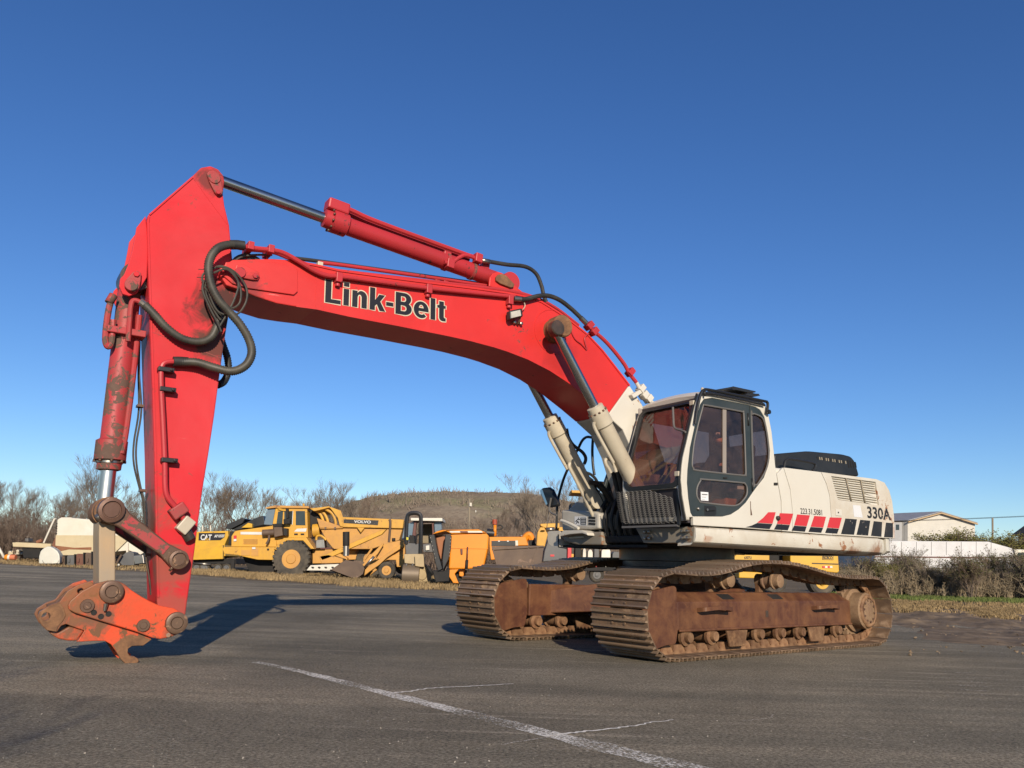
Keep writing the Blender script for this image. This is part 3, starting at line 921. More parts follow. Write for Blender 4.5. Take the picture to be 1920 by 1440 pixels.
# ------------------------------------------------------------------ boom
YB = 0.34
boom_top = [(437, 487), (472, 486), (510, 485), (540, 487), (590, 496), (635, 506), (720, 518), (812, 530), (900, 541), (950, 548), (991, 556), (1015, 565), (1047, 585), (1071, 602), (1101, 626), (1129, 656), (1157, 692), (1180, 722)]
boom_bot = [(1139, 779), (1110, 754), (1068, 720), (1030, 695), (989, 674), (950, 659), (925, 651), (880, 639), (839, 630), (750, 612), (656, 594), (593, 580), (555, 575), (520, 569), (480, 556), (455, 545)]
nose = [(425, 535), (412, 515), (414, 500)]
b = MB()
b.prism(S(boom_top + boom_bot + nose, YB), (0, -2 * YB, 0))
boom = b.build('boom', M['red'], EX, 0.012)
boom['label'] = 'curved red boom with black lettering'
foot = S([(1180.3, 722.4), (1202, 755), (1226, 800), (1245, 860), (1256, 930), (1245, 960), (1222, 958), (1205, 905), (1188, 850), (1168, 806), (1139.4, 779.4)], YB)
MB().prism(foot, (0, -2 * YB, 0)).build('boom_foot', M['white'], boom, 0.012)
# seams: raised edge strips of the top and bottom flanges
def strip(name, pts, y, w, th, mat, parent):
    P_ = S(pts, y)
    rg = []
    for i, p in enumerate(P_):
        t = (P_[min(i + 1, len(P_) - 1)] - P_[max(0, i - 1)]).normalized()
        n_ = Vector((-t.z, 0, t.x))
        rg.append([p + n_ * w, p - n_ * w, p - n_ * w + Vector((0, th, 0)), p + n_ * w + Vector((0, th, 0))])
    return MB().loft(rg, True, False).build(name, mat, parent)
strip('flange_edge', [(a, b_ + 1.2) for a, b_ in boom_top[3:]], YB, 0.012, 0.012, M['red'], boom)
strip('flange_edge', [(a, b_ - 1.0) for a, b_ in boom_bot[:-3]], YB, 0.010, 0.012, M['red'], boom)
strip('weld_seam', [(593.5, 500), (592.5, 577)], YB, 0.006, 0.004, M['red'], boom)
# doubler plate at the nose with its pin keeper
Z0 = lambda pts: zoomed(pts, 4, 160, 280)
dp = Z0([(1050, 850), (1250, 845), (1420, 850), (1560, 880), (1588, 910), (1588, 1070), (1560, 1095), (1400, 1072), (1215, 1045), (1100, 1010), (1030, 950)])
MB().prism(S(dp, YB + 0.001), (0, 0.022, 0)).build('doubler_plate', M['red'], boom, 0.006)
kp = Z0([(1130, 870), (1180, 865), (1290, 920), (1305, 955), (1290, 985), (1250, 985), (1150, 965), (1110, 930)])
keep = MB().prism(S(kp, YB + 0.024), (0, 0.028, 0)).build('pin_keeper', M['red'], boom, 0.008)
disc('keeper_bolt', FR.side(478.8, 517.5, YB + 0.052), 0.03, 0.02, M['red_pipe'], keep, 6)
disc('boom_nose_pin', FR.side(450, 511, YB + 0.052), 0.055, 0.02, M['red_pipe'], keep)
# lettering: cream outline below, black above
_A, _B, _T = FR.side(606, 566, YB), FR.side(837, 603.5, YB), FR.side(608, 523, YB)
_xd = _B - _A
_zd = Vector((0, 1, 0)).cross(_xd).normalized()
if _zd.z < 0: _zd = -_zd
_ht = (_T - _A).dot(_zd)
drawn_text('letter_outline', 'Link-Belt', boom, _A, _xd, _zd, _ht, _xd.length, M['cream_vinyl'], 0.003, 0.013)
drawn_text('letter', 'Link-Belt', boom, _A, _xd, _zd, _ht, _xd.length, M['ink'], 0.005)
# work lamp
wl = MB()
Z4 = lambda pts: zoomed(pts, 5.3333, 880, 480)
lp = S(Z4([(405, 545), (530, 520), (540, 605), (410, 635)]), YB + 0.13)
wl.prism(lp, (0.0, -0.09, 0))
lamp = wl.build('work_lamp', M['black'], boom, 0.015)
MB().prism([p + Vector((0, 0.002, 0)) for p in S(Z4([(412, 560), (505, 540), (515, 600), (416, 625)]), YB + 0.13)], (0, 0.012, 0)).build('lens', M['lamp_glass'], lamp, 0.008)
pb = FR.side(880 + 470 / 5.333, 480 + 660 / 5.333, YB)
MB().tube([pb + Vector((0, 0.0, -0.03)), pb + Vector((0, 0.05, -0.03)), pb + Vector((0, 0.09, 0.05))], 0.014, 6).build('bracket', M['pin'], lamp)
for dx in (0.05, -0.05):
    MB().lathe(pb + Vector((dx, 0, -0.02)), (0, 1, 0), [(0, 0.022), (0.05, 0.022), (0.055, 0.012)], 8).build('bolt', M['steel'], lamp)
MB().tube(spline([pb + Vector((-0.06, 0.05, 0.16)), pb + Vector((-0.085, 0.06, 0.22)), pb + Vector((-0.08, 0.02, 0.30))], 4), 0.006, 5).build('wire', M['cream'], lamp)
# boss round the boom cylinder pin, weld ring
c = FR.side(1037, 622, YB)
rg = MB()
nn = 40
R0, R1 = 0.30, 0.285
ang = [2 * pi * k / nn for k in range(nn)]
rg.loft([[c + Vector((r_ * cos(a), y_, r_ * sin(a))) for a in ang] for r_, y_ in ((R0, 0.0), (R0 - 0.003, 0.006), (R1 + 0.003, 0.006), (R1, 0.0))], True, True, False)
rg.build('weld_ring', M['red'], boom)
pn = MB()
pn.lathe(c, (0, 1, 0), [(0, 0.155), (0.06, 0.155), (0.075, 0.13), (0.09, 0.13)], 28)
pn.build('pin_boss', M['coupler_rust'], boom, 0)
# pipes along the boom
def pipe(name, pts, y, r, mat, parent, n=5, seg=10):
    return MB().tube(spline(S(pts, y), n), r, seg).build(name, mat, parent)
pipe('boom_pipe', [(455, 462), (480, 466), (515, 470), (535, 476), (560, 490), (590, 508), (615, 517), (650, 520), (800, 540), (950, 555), (963, 557)], YB + 0.05, 0.026, M['red_pipe'], boom)
pipe('boom_pipe', [(458, 467), (510, 472), (545, 485), (600, 504), (640, 509), (815, 529), (950, 545), (1000, 557)], YB - 0.12, 0.024, M['red_pipe'], boom)
pipe('boom_pipe', [(596, 492), (640, 497), (740, 511), (860, 528), (960, 545), (1030, 570), (1085, 610)], 0.0, 0.022, M['red_pipe'], boom)
pipe('boom_pipe', [(540, 483), (600, 490), (760, 512), (900, 532)], -0.2, 0.022, M['rubber'], boom)
for q in ((632, 524), (800, 545), (952, 566)):
    p = FR.side(q[0], q[1], YB)
    cl = MB()
    cl.box((p.x - 0.035, YB + 0.001, p.z - 0.05), (p.x + 0.035, YB + 0.085, p.z + 0.06))
    cl.cyl((p.x, YB + 0.03, p.z - 0.09), (p.x, YB + 0.03, p.z - 0.05), 0.028, 10)
    cl.build('pipe_clamp', M['red_pipe'], boom, 0.006)
for q in ((467, 465), (505, 471)):
    p = FR.side(q[0], q[1], YB)
    cl = MB()
    cl.box((p.x - 0.03, YB - 0.16, p.z - 0.04), (p.x + 0.03, YB + 0.09, p.z + 0.045))
    cl.box((p.x - 0.012, YB - 0.06, p.z - 0.15), (p.x + 0.012, YB - 0.05, p.z - 0.04))
    cl.build('pipe_clamp', M['red_pipe'], boom, 0.005)
for q in ((599, 497), (818, 530), (834, 532)):
    p = FR.side(q[0], q[1], 0.0)
    MB().box((p.x - 0.03, -0.04, p.z - 0.07), (p.x + 0.03, 0.04, p.z + 0.03)).build('pipe_clamp', M['cream' if q[0] == 599 else 'red_pipe'], boom, 0.005)
# lower pipe at the back of the boom with its hose
pipe('hose', [(966, 561), (985, 561), (1010, 555), (1030, 555), (1050, 563), (1070, 578), (1086, 593), (1098, 605)], YB + 0.06, 0.030, M['rubber'], boom)
MB().cyl(FR.side(963, 560, YB + 0.06), FR.side(976, 561, YB + 0.06), 0.035, 12).build('hose_fitting', M['steel'], boom)
MB().cyl(FR.side(1089, 596, YB + 0.06), FR.side(1099, 606, YB + 0.06), 0.035, 12).build('hose_fitting', M['steel'], boom)
pipe('boom_pipe', [(1100, 608), (1112, 620), (1130, 635), (1148, 654), (1170, 682), (1180, 700), (1193, 717)], YB + 0.05, 0.027, M['red_pipe'], boom)
pipe('boom_pipe', [(1193, 717), (1203, 734), (1214, 747), (1226, 757)], YB + 0.05, 0.027, M['white'], boom)
for q, mt in (((1104, 611), 'red_pipe'), ((1113, 622), 'red_pipe'), ((1181, 698), 'red_pipe'), ((1201, 729), 'white'), ((1207, 741), 'white'), ((1215, 748), 'white')):
    p = FR.side(q[0], q[1], YB + 0.03)
    MB().box((-0.055, -0.05, -0.04), (0.055, 0.06, 0.04), Matrix.Translation(p) @ Matrix.Rotation(radians(50), 4, 'Y')).build('pipe_clamp', M[mt], boom, 0.008)
MB().prism(S(Z4([(1590, 1395), (1690, 1335), (1712, 1368), (1612, 1430)]), YB + 0.005), (0, 0.07, 0)).build('bracket', M['white'], boom, 0.006)
pipe('grease_line', [(1056, 606), (1066, 612), (1078, 635), (1090, 645), (1100, 656)], YB + 0.015, 0.008, M['red_pipe'], boom)
pipe('grease_line', [(1101, 655), (1096, 635), (1104, 625)], YB + 0.015, 0.010, M['red_pipe'], boom)

# ------------------------------------------------------------------ arm
YA = 0.26
arm_out = [(361, 330), (377, 314), (395, 311), (409, 317), (419, 329), (421, 340), (418, 362), (421, 385), (430, 422), (432, 445), (436, 488), (446, 500), (452, 520), (447, 548), (436, 575), (429, 592), (426, 608), (418, 658), (411, 710), (402, 779), (391, 852), (379, 924), (364, 1040), (349, 1143), (344, 1180), (300, 1180), (294.5, 1128), (292, 1030), (290.5, 942), (289, 856), (285, 727), (281.5, 622), (277.5, 505), (275, 415), (278, 403)]
arm = MB().prism(S(arm_out, YA), (0, -2 * YA, 0)).build('arm', M['red_arm'], EX, 0.012)
arm['label'] = 'upright red arm hanging from the boom tip'
strip('flange_edge', [(279, 406), (277.5, 418), (280, 505), (284, 622), (287.5, 727), (291.5, 856), (293, 942), (294.5, 1030), (296.5, 1120)], YA, 0.008, 0.010, M['red_arm'], arm)
strip('flange_edge', [(280, 403), (361, 332.5)], YA, 0.008, 0.010, M['red_arm'], arm)
strip('weld_seam', [(363, 334), (385, 365), (426, 420)], YA, 0.005, 0.004, M['red_arm'], arm)
strip('weld_seam', [(283, 622), (330, 640), (416, 672)], YA, 0.003, 0.002, M['red_chipped'], arm)
# outer lug at the top with keeper plate
kt = Z0([(905, 190), (925, 168), (960, 165), (1000, 190), (1012, 230), (1030, 330), (1012, 352), (985, 352), (965, 330), (925, 250)])
kpl = MB().prism(S(kt, YA + 0.002), (0, 0.035, 0)).build('pin_keeper', M['red_chipped'], arm, 0.01)
disc('keeper_bolt', FR.side(409, 361, YA + 0.037), 0.024, 0.016, M['red_pipe'], kpl, 6)
disc('cylinder_pin', FR.side(402, 334, YA + 0.037), 0.06, 0.012, M['red_chipped'], kpl)
# ears for the bucket cylinder
ear = Z0([(452, 500), (385, 585), (372, 660), (350, 770), (320, 870), (290, 940), (262, 970), (255, 1030), (280, 1085), (330, 1100), (390, 1075), (462, 960), (470, 700)])
for yy in (YA - 0.02, -YA + 0.05):
    MB().prism(S(ear, YA - 0.02) if yy > 0 else [Vector((p.x, yy, p.z)) for p in S(ear, YA - 0.02)], (0, -0.035, 0)).build('cylinder_ear', M['red_arm'], arm, 0.006)
ek = Z0([(350, 930), (385, 915), (415, 935), (412, 990), (400, 1050), (365, 1075), (320, 1070), (292, 1040), (298, 990)])
ekp = MB().prism(S(ek, YA - 0.018), (0, 0.04, 0)).build('pin_keeper', M['red_chipped'], arm, 0.008)
disc('keeper_bolt', FR.side(160 + 383 / 4, 280 + 938 / 4, YA + 0.022), 0.028, 0.018, M['red_arm'], ekp, 6)
disc('cylinder_pin', FR.side(246, 534, YA + 0.022), 0.06, 0.014, M['red_chipped'], ekp)
# greasy boss behind the boom nose
MB().lathe(FR.side(438, 538, -YA - 0.03), (0, 1, 0), [(0, 0.20), (2 * YA + 0.06, 0.20)], 28).build('pivot_boss', M['grease'], arm)
# pipes down the arm
pipe('arm_pipe', [(327, 678), (310, 680), (303, 690), (302, 720), (306, 800), (309, 870), (310, 915), (316, 935), (334, 956), (345, 975), (350, 990)], YA + 0.06, 0.026, M['red_pipe'], arm)
for q in ((303, 695), (306, 732), (309, 864)):
    p = FR.side(q[0], q[1], YA)
    cl = MB()
    cl.box((p.x - 0.10, YA + 0.012, p.z - 0.022), (p.x + 0.045, YA + 0.10, p.z + 0.022))
    cl.cyl((p.x - 0.07, YA + 0.1, p.z), (p.x - 0.07, YA + 0.12, p.z), 0.016, 6)
    cl.build('pipe_clamp', M['black'], arm, 0.006)
p = FR.side(334, 958, YA + 0.05)
MB().box((-0.075, -0.06, -0.055), (0.075, 0.06, 0.055), Matrix.Translation(p) @ Matrix.Rotation(radians(40), 4, 'Y')).build('pipe_flange', M['red_chipped'], arm, 0.012)
p = FR.side(347, 985, YA + 0.06)
MB().box((-0.055, -0.06, -0.075), (0.055, 0.06, 0.075), Matrix.Translation(p) @ Matrix.Rotation(radians(-35), 4, 'Y')).build('stop_valve', M['cream'], arm, 0.01)
p = FR.side(352, 1001, YA + 0.05)
MB().cyl(p + Vector((0.045, 0, 0.06)), p + Vector((-0.03, 0, -0.05)), 0.05, 12).build('pipe_plug', M['grease'], arm)
# thin hydraulic lines on the front face
for dy, o1 in ((0.02, 0), (-0.03, 5)):
    MB().tube(spline(S([(262 - o1 * .3, 640), (261 - o1 * .3, 700), (265 - o1, 770), (256 - o1, 830), (256 - o1, 870), (264 - o1 * .5, 915), (270 - o1 * .4, 940), (271, 980), (273, 1040), (280 + o1 * .4, 1085), (283, 1115)], -0.05 + dy), 5), 0.009, 6).build('hydraulic_line', M['hose_sleeve'], arm)
for q in ((262, 762), (267, 920), (276, 1040)):
    p = FR.side(q[0], q[1], -0.06)
    MB().box((p.x - 0.03, -0.10, p.z - 0.012), (p.x + 0.03, 0.0, p.z + 0.012)).build('line_clip', M['pin'], arm)

# ribbed hoses
def ribbed(name, pts, ys, r, parent, mat='hose_sleeve', step=0.016):
    P_ = [FR.side(a, b_, y) for (a, b_), y in zip(pts, ys)]
    dense = spline(P_, 24)
    path, rad, acc, k = [dense[0]], [r], 0.0, 0
    for i in range(1, len(dense)):
        acc += (dense[i] - dense[i - 1]).length
        if acc >= step * 0.5:
            acc = 0.0
            k += 1
            path.append(dense[i])
            rad.append(r * (1.0 if k % 2 else 0.84))
    return MB().tube(path, rad, 10).build(name, M[mat], parent, sharp=False)
ribbed('ribbed_hose', [(272, 572), (290, 590), (312, 614), (340, 634), (372, 641), (395, 633), (407, 610), (409, 585), (402, 560)], [YA + .06, YA + .09, YA + .1, YA + .1, YA + .1, YA + .1, YA + .1, YA + .1, YA + .06], 0.042, arm)
ribbed('ribbed_hose', [(452, 461), (430, 459), (408, 466), (394, 485), (391, 510), (398, 540), (412, 565), (430, 585), (450, 608), (466, 635), (472, 660), (465, 680), (450, 692), (430, 696), (400, 689), (370, 680), (345, 679), (327, 678)], [YB + .05, YB + .09, YB + .13, YB + .14, YB + .15, YB + .15, YB + .15, YB + .15, YB + .16, YB + .16, YB + .16, YB + .16, YB + .14, YB + .10, YA + .13, YA + .1, YA + .07, YA + .06], 0.046, arm)
MB().tube(S([(458, 461), (445, 459), (432, 459)], YB + 0.07), 0.05, 12).build('hose_cuff', M['rubber'], arm)
MB().tube(S([(325, 678), (338, 678), (352, 679)], YA + 0.06), 0.05, 12).build('hose_cuff', M['rubber'], arm)
MB().tube(spline(S([(262, 565), (268, 569), (278, 578)], YA + .06), 4), 0.036, 10).build('hose_fitting', M['steel'], arm)
ribbed('ribbed_hose', [(404, 590), (416, 640), (426, 670), (428, 695), (420, 715), (408, 722)], [-.1, -.12, -.12, -.12, -.1, 0], 0.040, arm, 'rubber')
loops = [
 [(397, 505), (415, 499), (440, 510), (460, 535), (463, 560), (450, 585), (432, 592)],
 [(400, 512), (425, 505), (445, 525), (452, 548), (448, 570), (430, 578), (405, 560), (385, 540), (379, 520), (388, 506)],
 [(382, 525), (380, 545), (392, 575), (405, 600), (415, 622)],
 [(386, 520), (386, 550), (400, 580), (413, 600)],
 [(405, 500), (430, 505), (447, 530), (440, 560), (425, 590), (412, 612)],
 [(390, 540), (397, 565), (410, 585), (430, 592)]]
for i, lp_ in enumerate(loops):
    MB().tube(spline(S(lp_, YB + 0.08 + 0.015 * (i % 3)), 6), 0.011, 6).build('control_line', M['hose_sleeve'], arm)
for q in ((372, 505), (369, 520)):
    MB().tube(S([q, (q[0] + 18, q[1] + 0.5)], YB + 0.1), 0.004, 5).build('cable_tie', M['rubber'], arm)
MB().tube(spline(S([(432, 502), (440, 490), (455, 481), (480, 478), (510, 478)], YB - 0.02), 5), 0.012, 6).build('control_line', M['hose_sleeve'], boom)

# ------------------------------------------------------------------ cylinders
def cylinder(name, y, base, gland, rod_end, r_barrel, r_rod, mat, rodmat, label, collar=1.22, bolts=8, cap=True):
    "base, gland, rod_end are pixels in the plane y"
    B_, G_, R_ = (FR.side(*q, y) if len(q) == 2 else Vector(q) for q in (base, gland, rod_end))
    ax = (R_ - B_).normalized()
    L_ = (G_ - B_).dot(ax)
    G_ = B_ + ax * L_
    m = MB()
    m.lathe(B_, ax, [(0, r_barrel * 0.9), (0.03, r_barrel), (L_ - 0.30, r_barrel), (L_ - 0.29, r_barrel * 1.02)], 28)
    o = m.build(name, M[mat], EX)
    if label: o['label'] = label
    h = MB()
    h.lathe(B_ + ax * (L_ - 0.292), ax, [(0, r_barrel * 1.02), (0.02, r_barrel * collar), (0.20, r_barrel * collar), (0.205, r_barrel * 1.05), (0.29, r_barrel * 1.0), (0.30, r_rod * 1.15)], 28)
    h.build('gland', M[mat], o)
    s = ax.cross(Vector((0, 1, 0))).normalized()
    q = ax.cross(s)
    for k in range(bolts):
        a = 2 * pi * k / bolts
        c_ = B_ + ax * (L_ - 0.09) + (s * cos(a) + q * sin(a)) * r_barrel * (collar - 0.09)
        MB().cyl(c_, c_ + ax * 0.022, 0.014, 6).build('gland_bolt', M['pin'], o)
    MB().cyl(G_, R_, r_rod, 24).build('rod', M[rodmat], o)
    return o, B_, G_, R_, ax

# boom cylinders, one each side
near_c, nB, nG, nR, nax = cylinder('boom_cylinder', 0.52, (1199, 925), (1115, 762), (1040, 618), 0.107, 0.062, 'cream', 'chrome_dark', 'cream boom cylinder on the cab side', 1.2, 12)
MB().lathe(FR.side(1040, 617, 0.42), (0, 1, 0), [(0, 0.13), (0.02, 0.145), (0.18, 0.145), (0.20, 0.13)], 28).build('rod_eye', M['coupler_rust'], near_c)
MB().lathe(FR.side(1040, 617, 0.62), (0, 1, 0), [(-.005, 0.10), (0.07, 0.10), (0.085, 0.088), (0.09, 0.05), (0.088, 0.0)], 20).build('pin_end', M['grease'], near_c)
off = Vector((0, -0.98, 0))
far_c, fB, fG, fR, fax = cylinder('boom_cylinder', -0.46, nB + off, nG + off, nR + off, 0.107, 0.062, 'cream', 'chrome_dark', 'cream boom cylinder on the far side', 1.2, 12)
for cc, yy in ((near_c, 1), (far_c, -1)):
    base_ = nB if yy > 0 else fB
    MB().lathe(base_ + Vector((0, -0.09, 0)) - nax * 0.05, (0, 1, 0), [(0, 0.12), (0.18, 0.12)], 20).build('base_eye', M['cream'], cc)
    g_ = nG if yy > 0 else fG
    sd = nax.cross(Vector((0, 1, 0))).normalized()
    if sd.x < 0: sd = -sd
    o1 = -nax * 0.16 + sd * 0.14
    MB().tube(spline([g_ + o1 + Vector((0, 0.02 , 0)), g_ + o1 - nax * 0.1 + sd * 0.02, g_ - nax * 0.75 + sd * 0.15], 5), 0.022, 8).build('cylinder_pipe', M['cream'], cc)
# pipes hugging the far barrel
Zr = lambda pts: zoomed(pts, 5.54, 990, 800)
pp = [(710, 1000), (640, 850), (560, 680), (480, 520), (430, 420), (440, 380), (480, 370), (515, 390), (535, 440), (570, 490), (620, 525), (670, 560)]
MB().tube(spline(S(Zr(pp), -0.42), 5), 0.024, 8).build('cylinder_pipe', M['cream'], far_c)
pp = [(572, 390), (575, 450), (600, 475), (650, 495), (700, 540), (740, 620), (770, 660)]
MB().tube(spline(S(Zr(pp), -0.38), 5), 0.022, 8).build('cylinder_pipe', M['cream'], far_c)
pp = [(400, 20), (420, 110), (470, 190), (560, 260), (595, 310), (598, 350), (585, 385)]
MB().tube(spline(S(Zr(pp), -0.40), 5), 0.024, 8).build('hose', M['rubber'], far_c)
pp = [(915, 470), (900, 420), (870, 360), (835, 335), (805, 345), (810, 390), (840, 440), (860, 480)]
MB().tube(spline(S(Zr(pp), 0.45), 5), 0.022, 8).build('cylinder_pipe', M['cream'], near_c)
MB().box((-0.13, -0.05, -0.03), (0.13, 0.05, 0.03), Matrix.Translation(FR.side(1115, 906, -0.38))).build('pipe_clamp', M['grease'], far_c, 0.008)
# black hoses running down from the clamps into the deck
for i, (a_, m1, m2, b_) in enumerate((((1118, 908), (1135, 925), (1148, 960), (1158, 1010)), ((1124, 906), (1145, 935), (1160, 975), (1172, 1015)), ((1112, 912), (1128, 940), (1140, 980), (1148, 1012)), ((1150, 885), (1158, 920), (1166, 960), (1182, 1000)), ((1158, 880), (1166, 915), (1176, 950), (1192, 990)), ((1120, 920), (1130, 955), (1143, 990), (1150, 1018)))):
    yy = (-0.35, -0.3, -0.4, 0.2, 0.3, -0.45)[i]
    MB().tube(spline(S([a_, m1, m2, b_], yy), 6), 0.034, 8).build('hose', M['rubber'], EX)

# arm cylinder above the boom
ac, aB, aG, aR, aax = cylinder('arm_cylinder', 0.0, (948, 531), (606, 415), (404, 336), 0.105, 0.062, 'red_pipe', 'chrome_dark', 'red arm cylinder lying above the boom', 1.28, 10)
sdn = aax.cross(Vector((0, 1, 0))).normalized()
if sdn.z < 0: sdn = -sdn
gb = aG - aax * 0.13
MB().box((-0.13, -0.09, -0.06), (0.13, 0.09, 0.075), Matrix.Translation(gb + sdn * 0.17) @ Matrix.Rotation(-math.atan2(aax.z, aax.x), 4, 'Y')).build('port_block', M['red_pipe'], ac, 0.02)
LA = (aG - aB).length
for dy, h0 in ((0.05, 0.185), (-0.06, 0.18)):
    MB().tube(spline([gb + sdn * 0.20 + Vector((0, dy, 0)), gb + sdn * 0.185 - aax * 0.2 + Vector((0, dy, 0)), gb + sdn * 0.165 - aax * 0.5 + Vector((0, dy, 0)), aB + aax * 0.75 + sdn * 0.165 + Vector((0, dy, 0)), aB + aax * 0.55 + sdn * 0.17 + Vector((0, dy, 0))], 5), 0.030, 9).build('cylinder_pipe', M['red_pipe'], ac)
MB().tube(spline(S(zoomed([(1190, 575), (1250, 580), (1300, 545), (1350, 520), (1400, 525), (1450, 545)], 4.364, 560, 360), 0.10), 5), 0.026, 9).build('cylinder_pipe', M['red_pipe'], ac)
MB().tube(spline(S(zoomed([(1200, 545), (1300, 550), (1350, 570), (1420, 595), (1500, 620), (1545, 640)], 4.364, 560, 360), 0.02), 5), 0.024, 9).build('cylinder_pipe', M['red_pipe'], ac)
for q, y_ in (((1205, 530), 0.03), ((1465, 545), 0.1), ((1520, 620), 0.0), ((1235, 590), 0.08)):
    p = FR.side(560 + q[0] / 4.364, 360 + q[1] / 4.364, y_)
    MB().box((-0.05, -0.05, -0.06), (0.05, 0.05, 0.06), Matrix.Translation(p) @ Matrix.Rotation(-math.atan2(aax.z, aax.x), 4, 'Y')).build('pipe_clamp', M['red_pipe'], ac, 0.01)
MB().lathe(aB - aax * 0.02 + Vector((0, -0.11, 0)), (0, 1, 0), [(0, 0.13), (0.22, 0.13)], 22).build('base_eye', M['red_pipe'], ac)
# straps round the barrel
for t in (0.52, 0.9):
    c_ = aB + aax * t
    MB().lathe(c_ - aax * 0.02, aax, [(0, 0.11), (0.001, 0.117), (0.04, 0.117), (0.041, 0.11)], 28).build('strap', M['red_chipped'], ac)
# lugs on the boom for the arm cylinder
Z3 = lambda pts: zoomed(pts, 4.364, 560, 360)
lug = Z3([(1560, 770), (1565, 700), (1590, 665), (1630, 652), (1665, 662), (1740, 740), (1830, 815), (1900, 850), (1800, 838)])
for yy in (0.17, -0.13):
    MB().prism([Vector((p.x, yy, p.z)) for p in S(lug, 0.17)], (0, -0.04, 0)).build('cylinder_lug', M['red'], boom, 0.006)
kb = Z3([(1605, 700), (1625, 680), (1660, 675), (1690, 690), (1755, 760), (1750, 785), (1725, 788), (1640, 755), (1605, 730)])
MB().prism(S(kb, 0.172), (0, 0.035, 0)).build('pin_keeper', M['coupler_rust'], boom, 0.01)
# hose from the arm cylinder down to the boom
MB().tube(spline(S([(898, 487), (915, 490), (950, 496), (985, 500), (1005, 513), (1015, 535), (1019, 552), (1024, 566)], 0.10), 6), 0.027, 10).build('hose', M['rubber'], boom)
MB().tube(S([(901, 488), (918, 491)], 0.10), 0.033, 10).build('hose_fitting', M['steel'], boom)

# bucket cylinder in front of the arm
bc, bB, bG, bR, bax = cylinder('bucket_cylinder', 0.0, (243, 545), (203, 881), (194.5, 960), 0.106, 0.070, 'red_chipped', 'chrome', 'chipped red bucket cylinder in front of the arm', 1.32, 8)
MB().lathe(FR.side(246, 534, -0.14), (0, 1, 0), [(0, 0.14), (0.30, 0.14)], 22).build('base_eye', M['grease'], bc)
MB().tube(spline([bB + Vector((-0.11, 0.07, -0.25)), bB + bax * 0.9 + Vector((-0.11, 0.06, 0)), bG - bax * 0.35 + Vector((-0.10, 0.08, 0)), bG - bax * 0.15 + Vector((-0.08, 0.1, 0))], 6), 0.028, 9).build('cylinder_pipe', M['red_chipped'], bc)
MB().tube(spline(S([(262, 566), (250, 563), (245, 575), (243, 600), (240, 640)], 0.18), 5), 0.024, 9).build('cylinder_pipe', M['red_chipped'], bc)
MB().tube(spline(S([(210, 560), (204, 580), (199, 615), (198, 640), (203, 650), (209, 640), (212, 600)], 0.12), 5), 0.030, 9).build('cylinder_pipe', M['red_chipped'], bc)
MB().cyl(FR.side(213, 553, 0.12), FR.side(204, 568, 0.12), 0.04, 10).build('pipe_joint', M['red_chipped'], bc)
for t in (0.48, 1.72):
    c_ = bB + bax * t
    MB().lathe(c_ - bax * 0.03, bax, [(0, 0.108), (0.001, 0.118), (0.06 if t < 1 else 0.02, 0.118), (0.061 if t < 1 else 0.021, 0.108)], 28).build('strap', M['red_chipped' if t < 1 else 'steel'], bc)
p = bB + bax * 0.45
MB().box((p.x - 0.17, -0.02, p.z - 0.035), (p.x + 0.17, 0.17, p.z + 0.03)).build('pipe_clamp', M['red_chipped'], bc, 0.008)

# ------------------------------------------------------------------ links and coupler
YL = 0.30
Z2 = lambda pts: zoomed(pts, 3.274, 40, 820)
top_pin = FR.side(40 + 535 / 3.274, 820 + 455 / 3.274, YL)
def idler_link(y0, y1, name, lab=None):
    a, b_ = FR.side(207, 957, YL), FR.side(332, 1049, YL)
    ax_ = (b_ - a).normalized()
    n_ = Vector((-ax_.z, 0, ax_.x))
    o_ = []
    for k in range(13):
        t = pi / 2 + pi * k / 12
        o_.append(a + (ax_ * cos(t) + n_ * sin(t)) * 0.115)
    o_ += [a + ax_ * 0.14 - n_ * 0.075, b_ - ax_ * 0.16 - n_ * 0.06]
    for k in range(13):
        t = -pi / 2 + pi * k / 12
        o_.append(b_ + (ax_ * cos(t) + n_ * sin(t)) * 0.090)
    o_ += [b_ - ax_ * 0.16 + n_ * 0.06, a + ax_ * 0.14 + n_ * 0.075]
    lk = MB().prism([Vector((p_.x, y0, p_.z)) for p_ in o_], (0, y1 - y0, 0)).build(name, M['pin'], EX, 0.012)
    f_ = [a + ax_ * 0.15 + n_ * 0.055, b_ - ax_ * 0.14 + n_ * 0.044, b_ - ax_ * 0.14 - n_ * 0.044, a + ax_ * 0.15 - n_ * 0.055]
    ytop = max(y0, y1)
    MB().prism([Vector((p_.x, ytop, p_.z)) for p_ in f_], (0, 0.008, 0)).build('painted_web', M['red_chipped'], lk)
    for c_, r_ in ((a, 0.115), (b_, 0.090)):
        MB().lathe((c_.x, ytop + 0.001, c_.z), (0, 1, 0), [(0, r_ * 0.98), (0.035, r_ * 0.95), (0.04, r_ * 0.70), (0.02, r_ * 0.66), (0.02, r_ * 0.58), (0.03, r_ * 0.56), (0.031, 0)], 28).build('pin_cap', M['pin'], lk)
    return lk
LK1 = idler_link(0.29, 0.36, 'side_link')
idler_link(-0.36, -0.29, 'side_link')
a_ = FR.side(207, 957, YL)
MB().cyl((a_.x, -0.36, a_.z), (a_.x, 0.36, a_.z), 0.07, 20).build('link_pin', M['pin'], EX)
MB().lathe((a_.x, -0.10, a_.z), (0, 1, 0), [(0, 0.13), (0.2, 0.13)], 22).build('rod_eye', M['coupler_rust'], bc)
MB().lathe((a_.x, 0.125, a_.z), (0, 1, 0), [(0, 0.125), (0.13, 0.125)], 26).build('link_collar', M['coupler_rust'], EX)
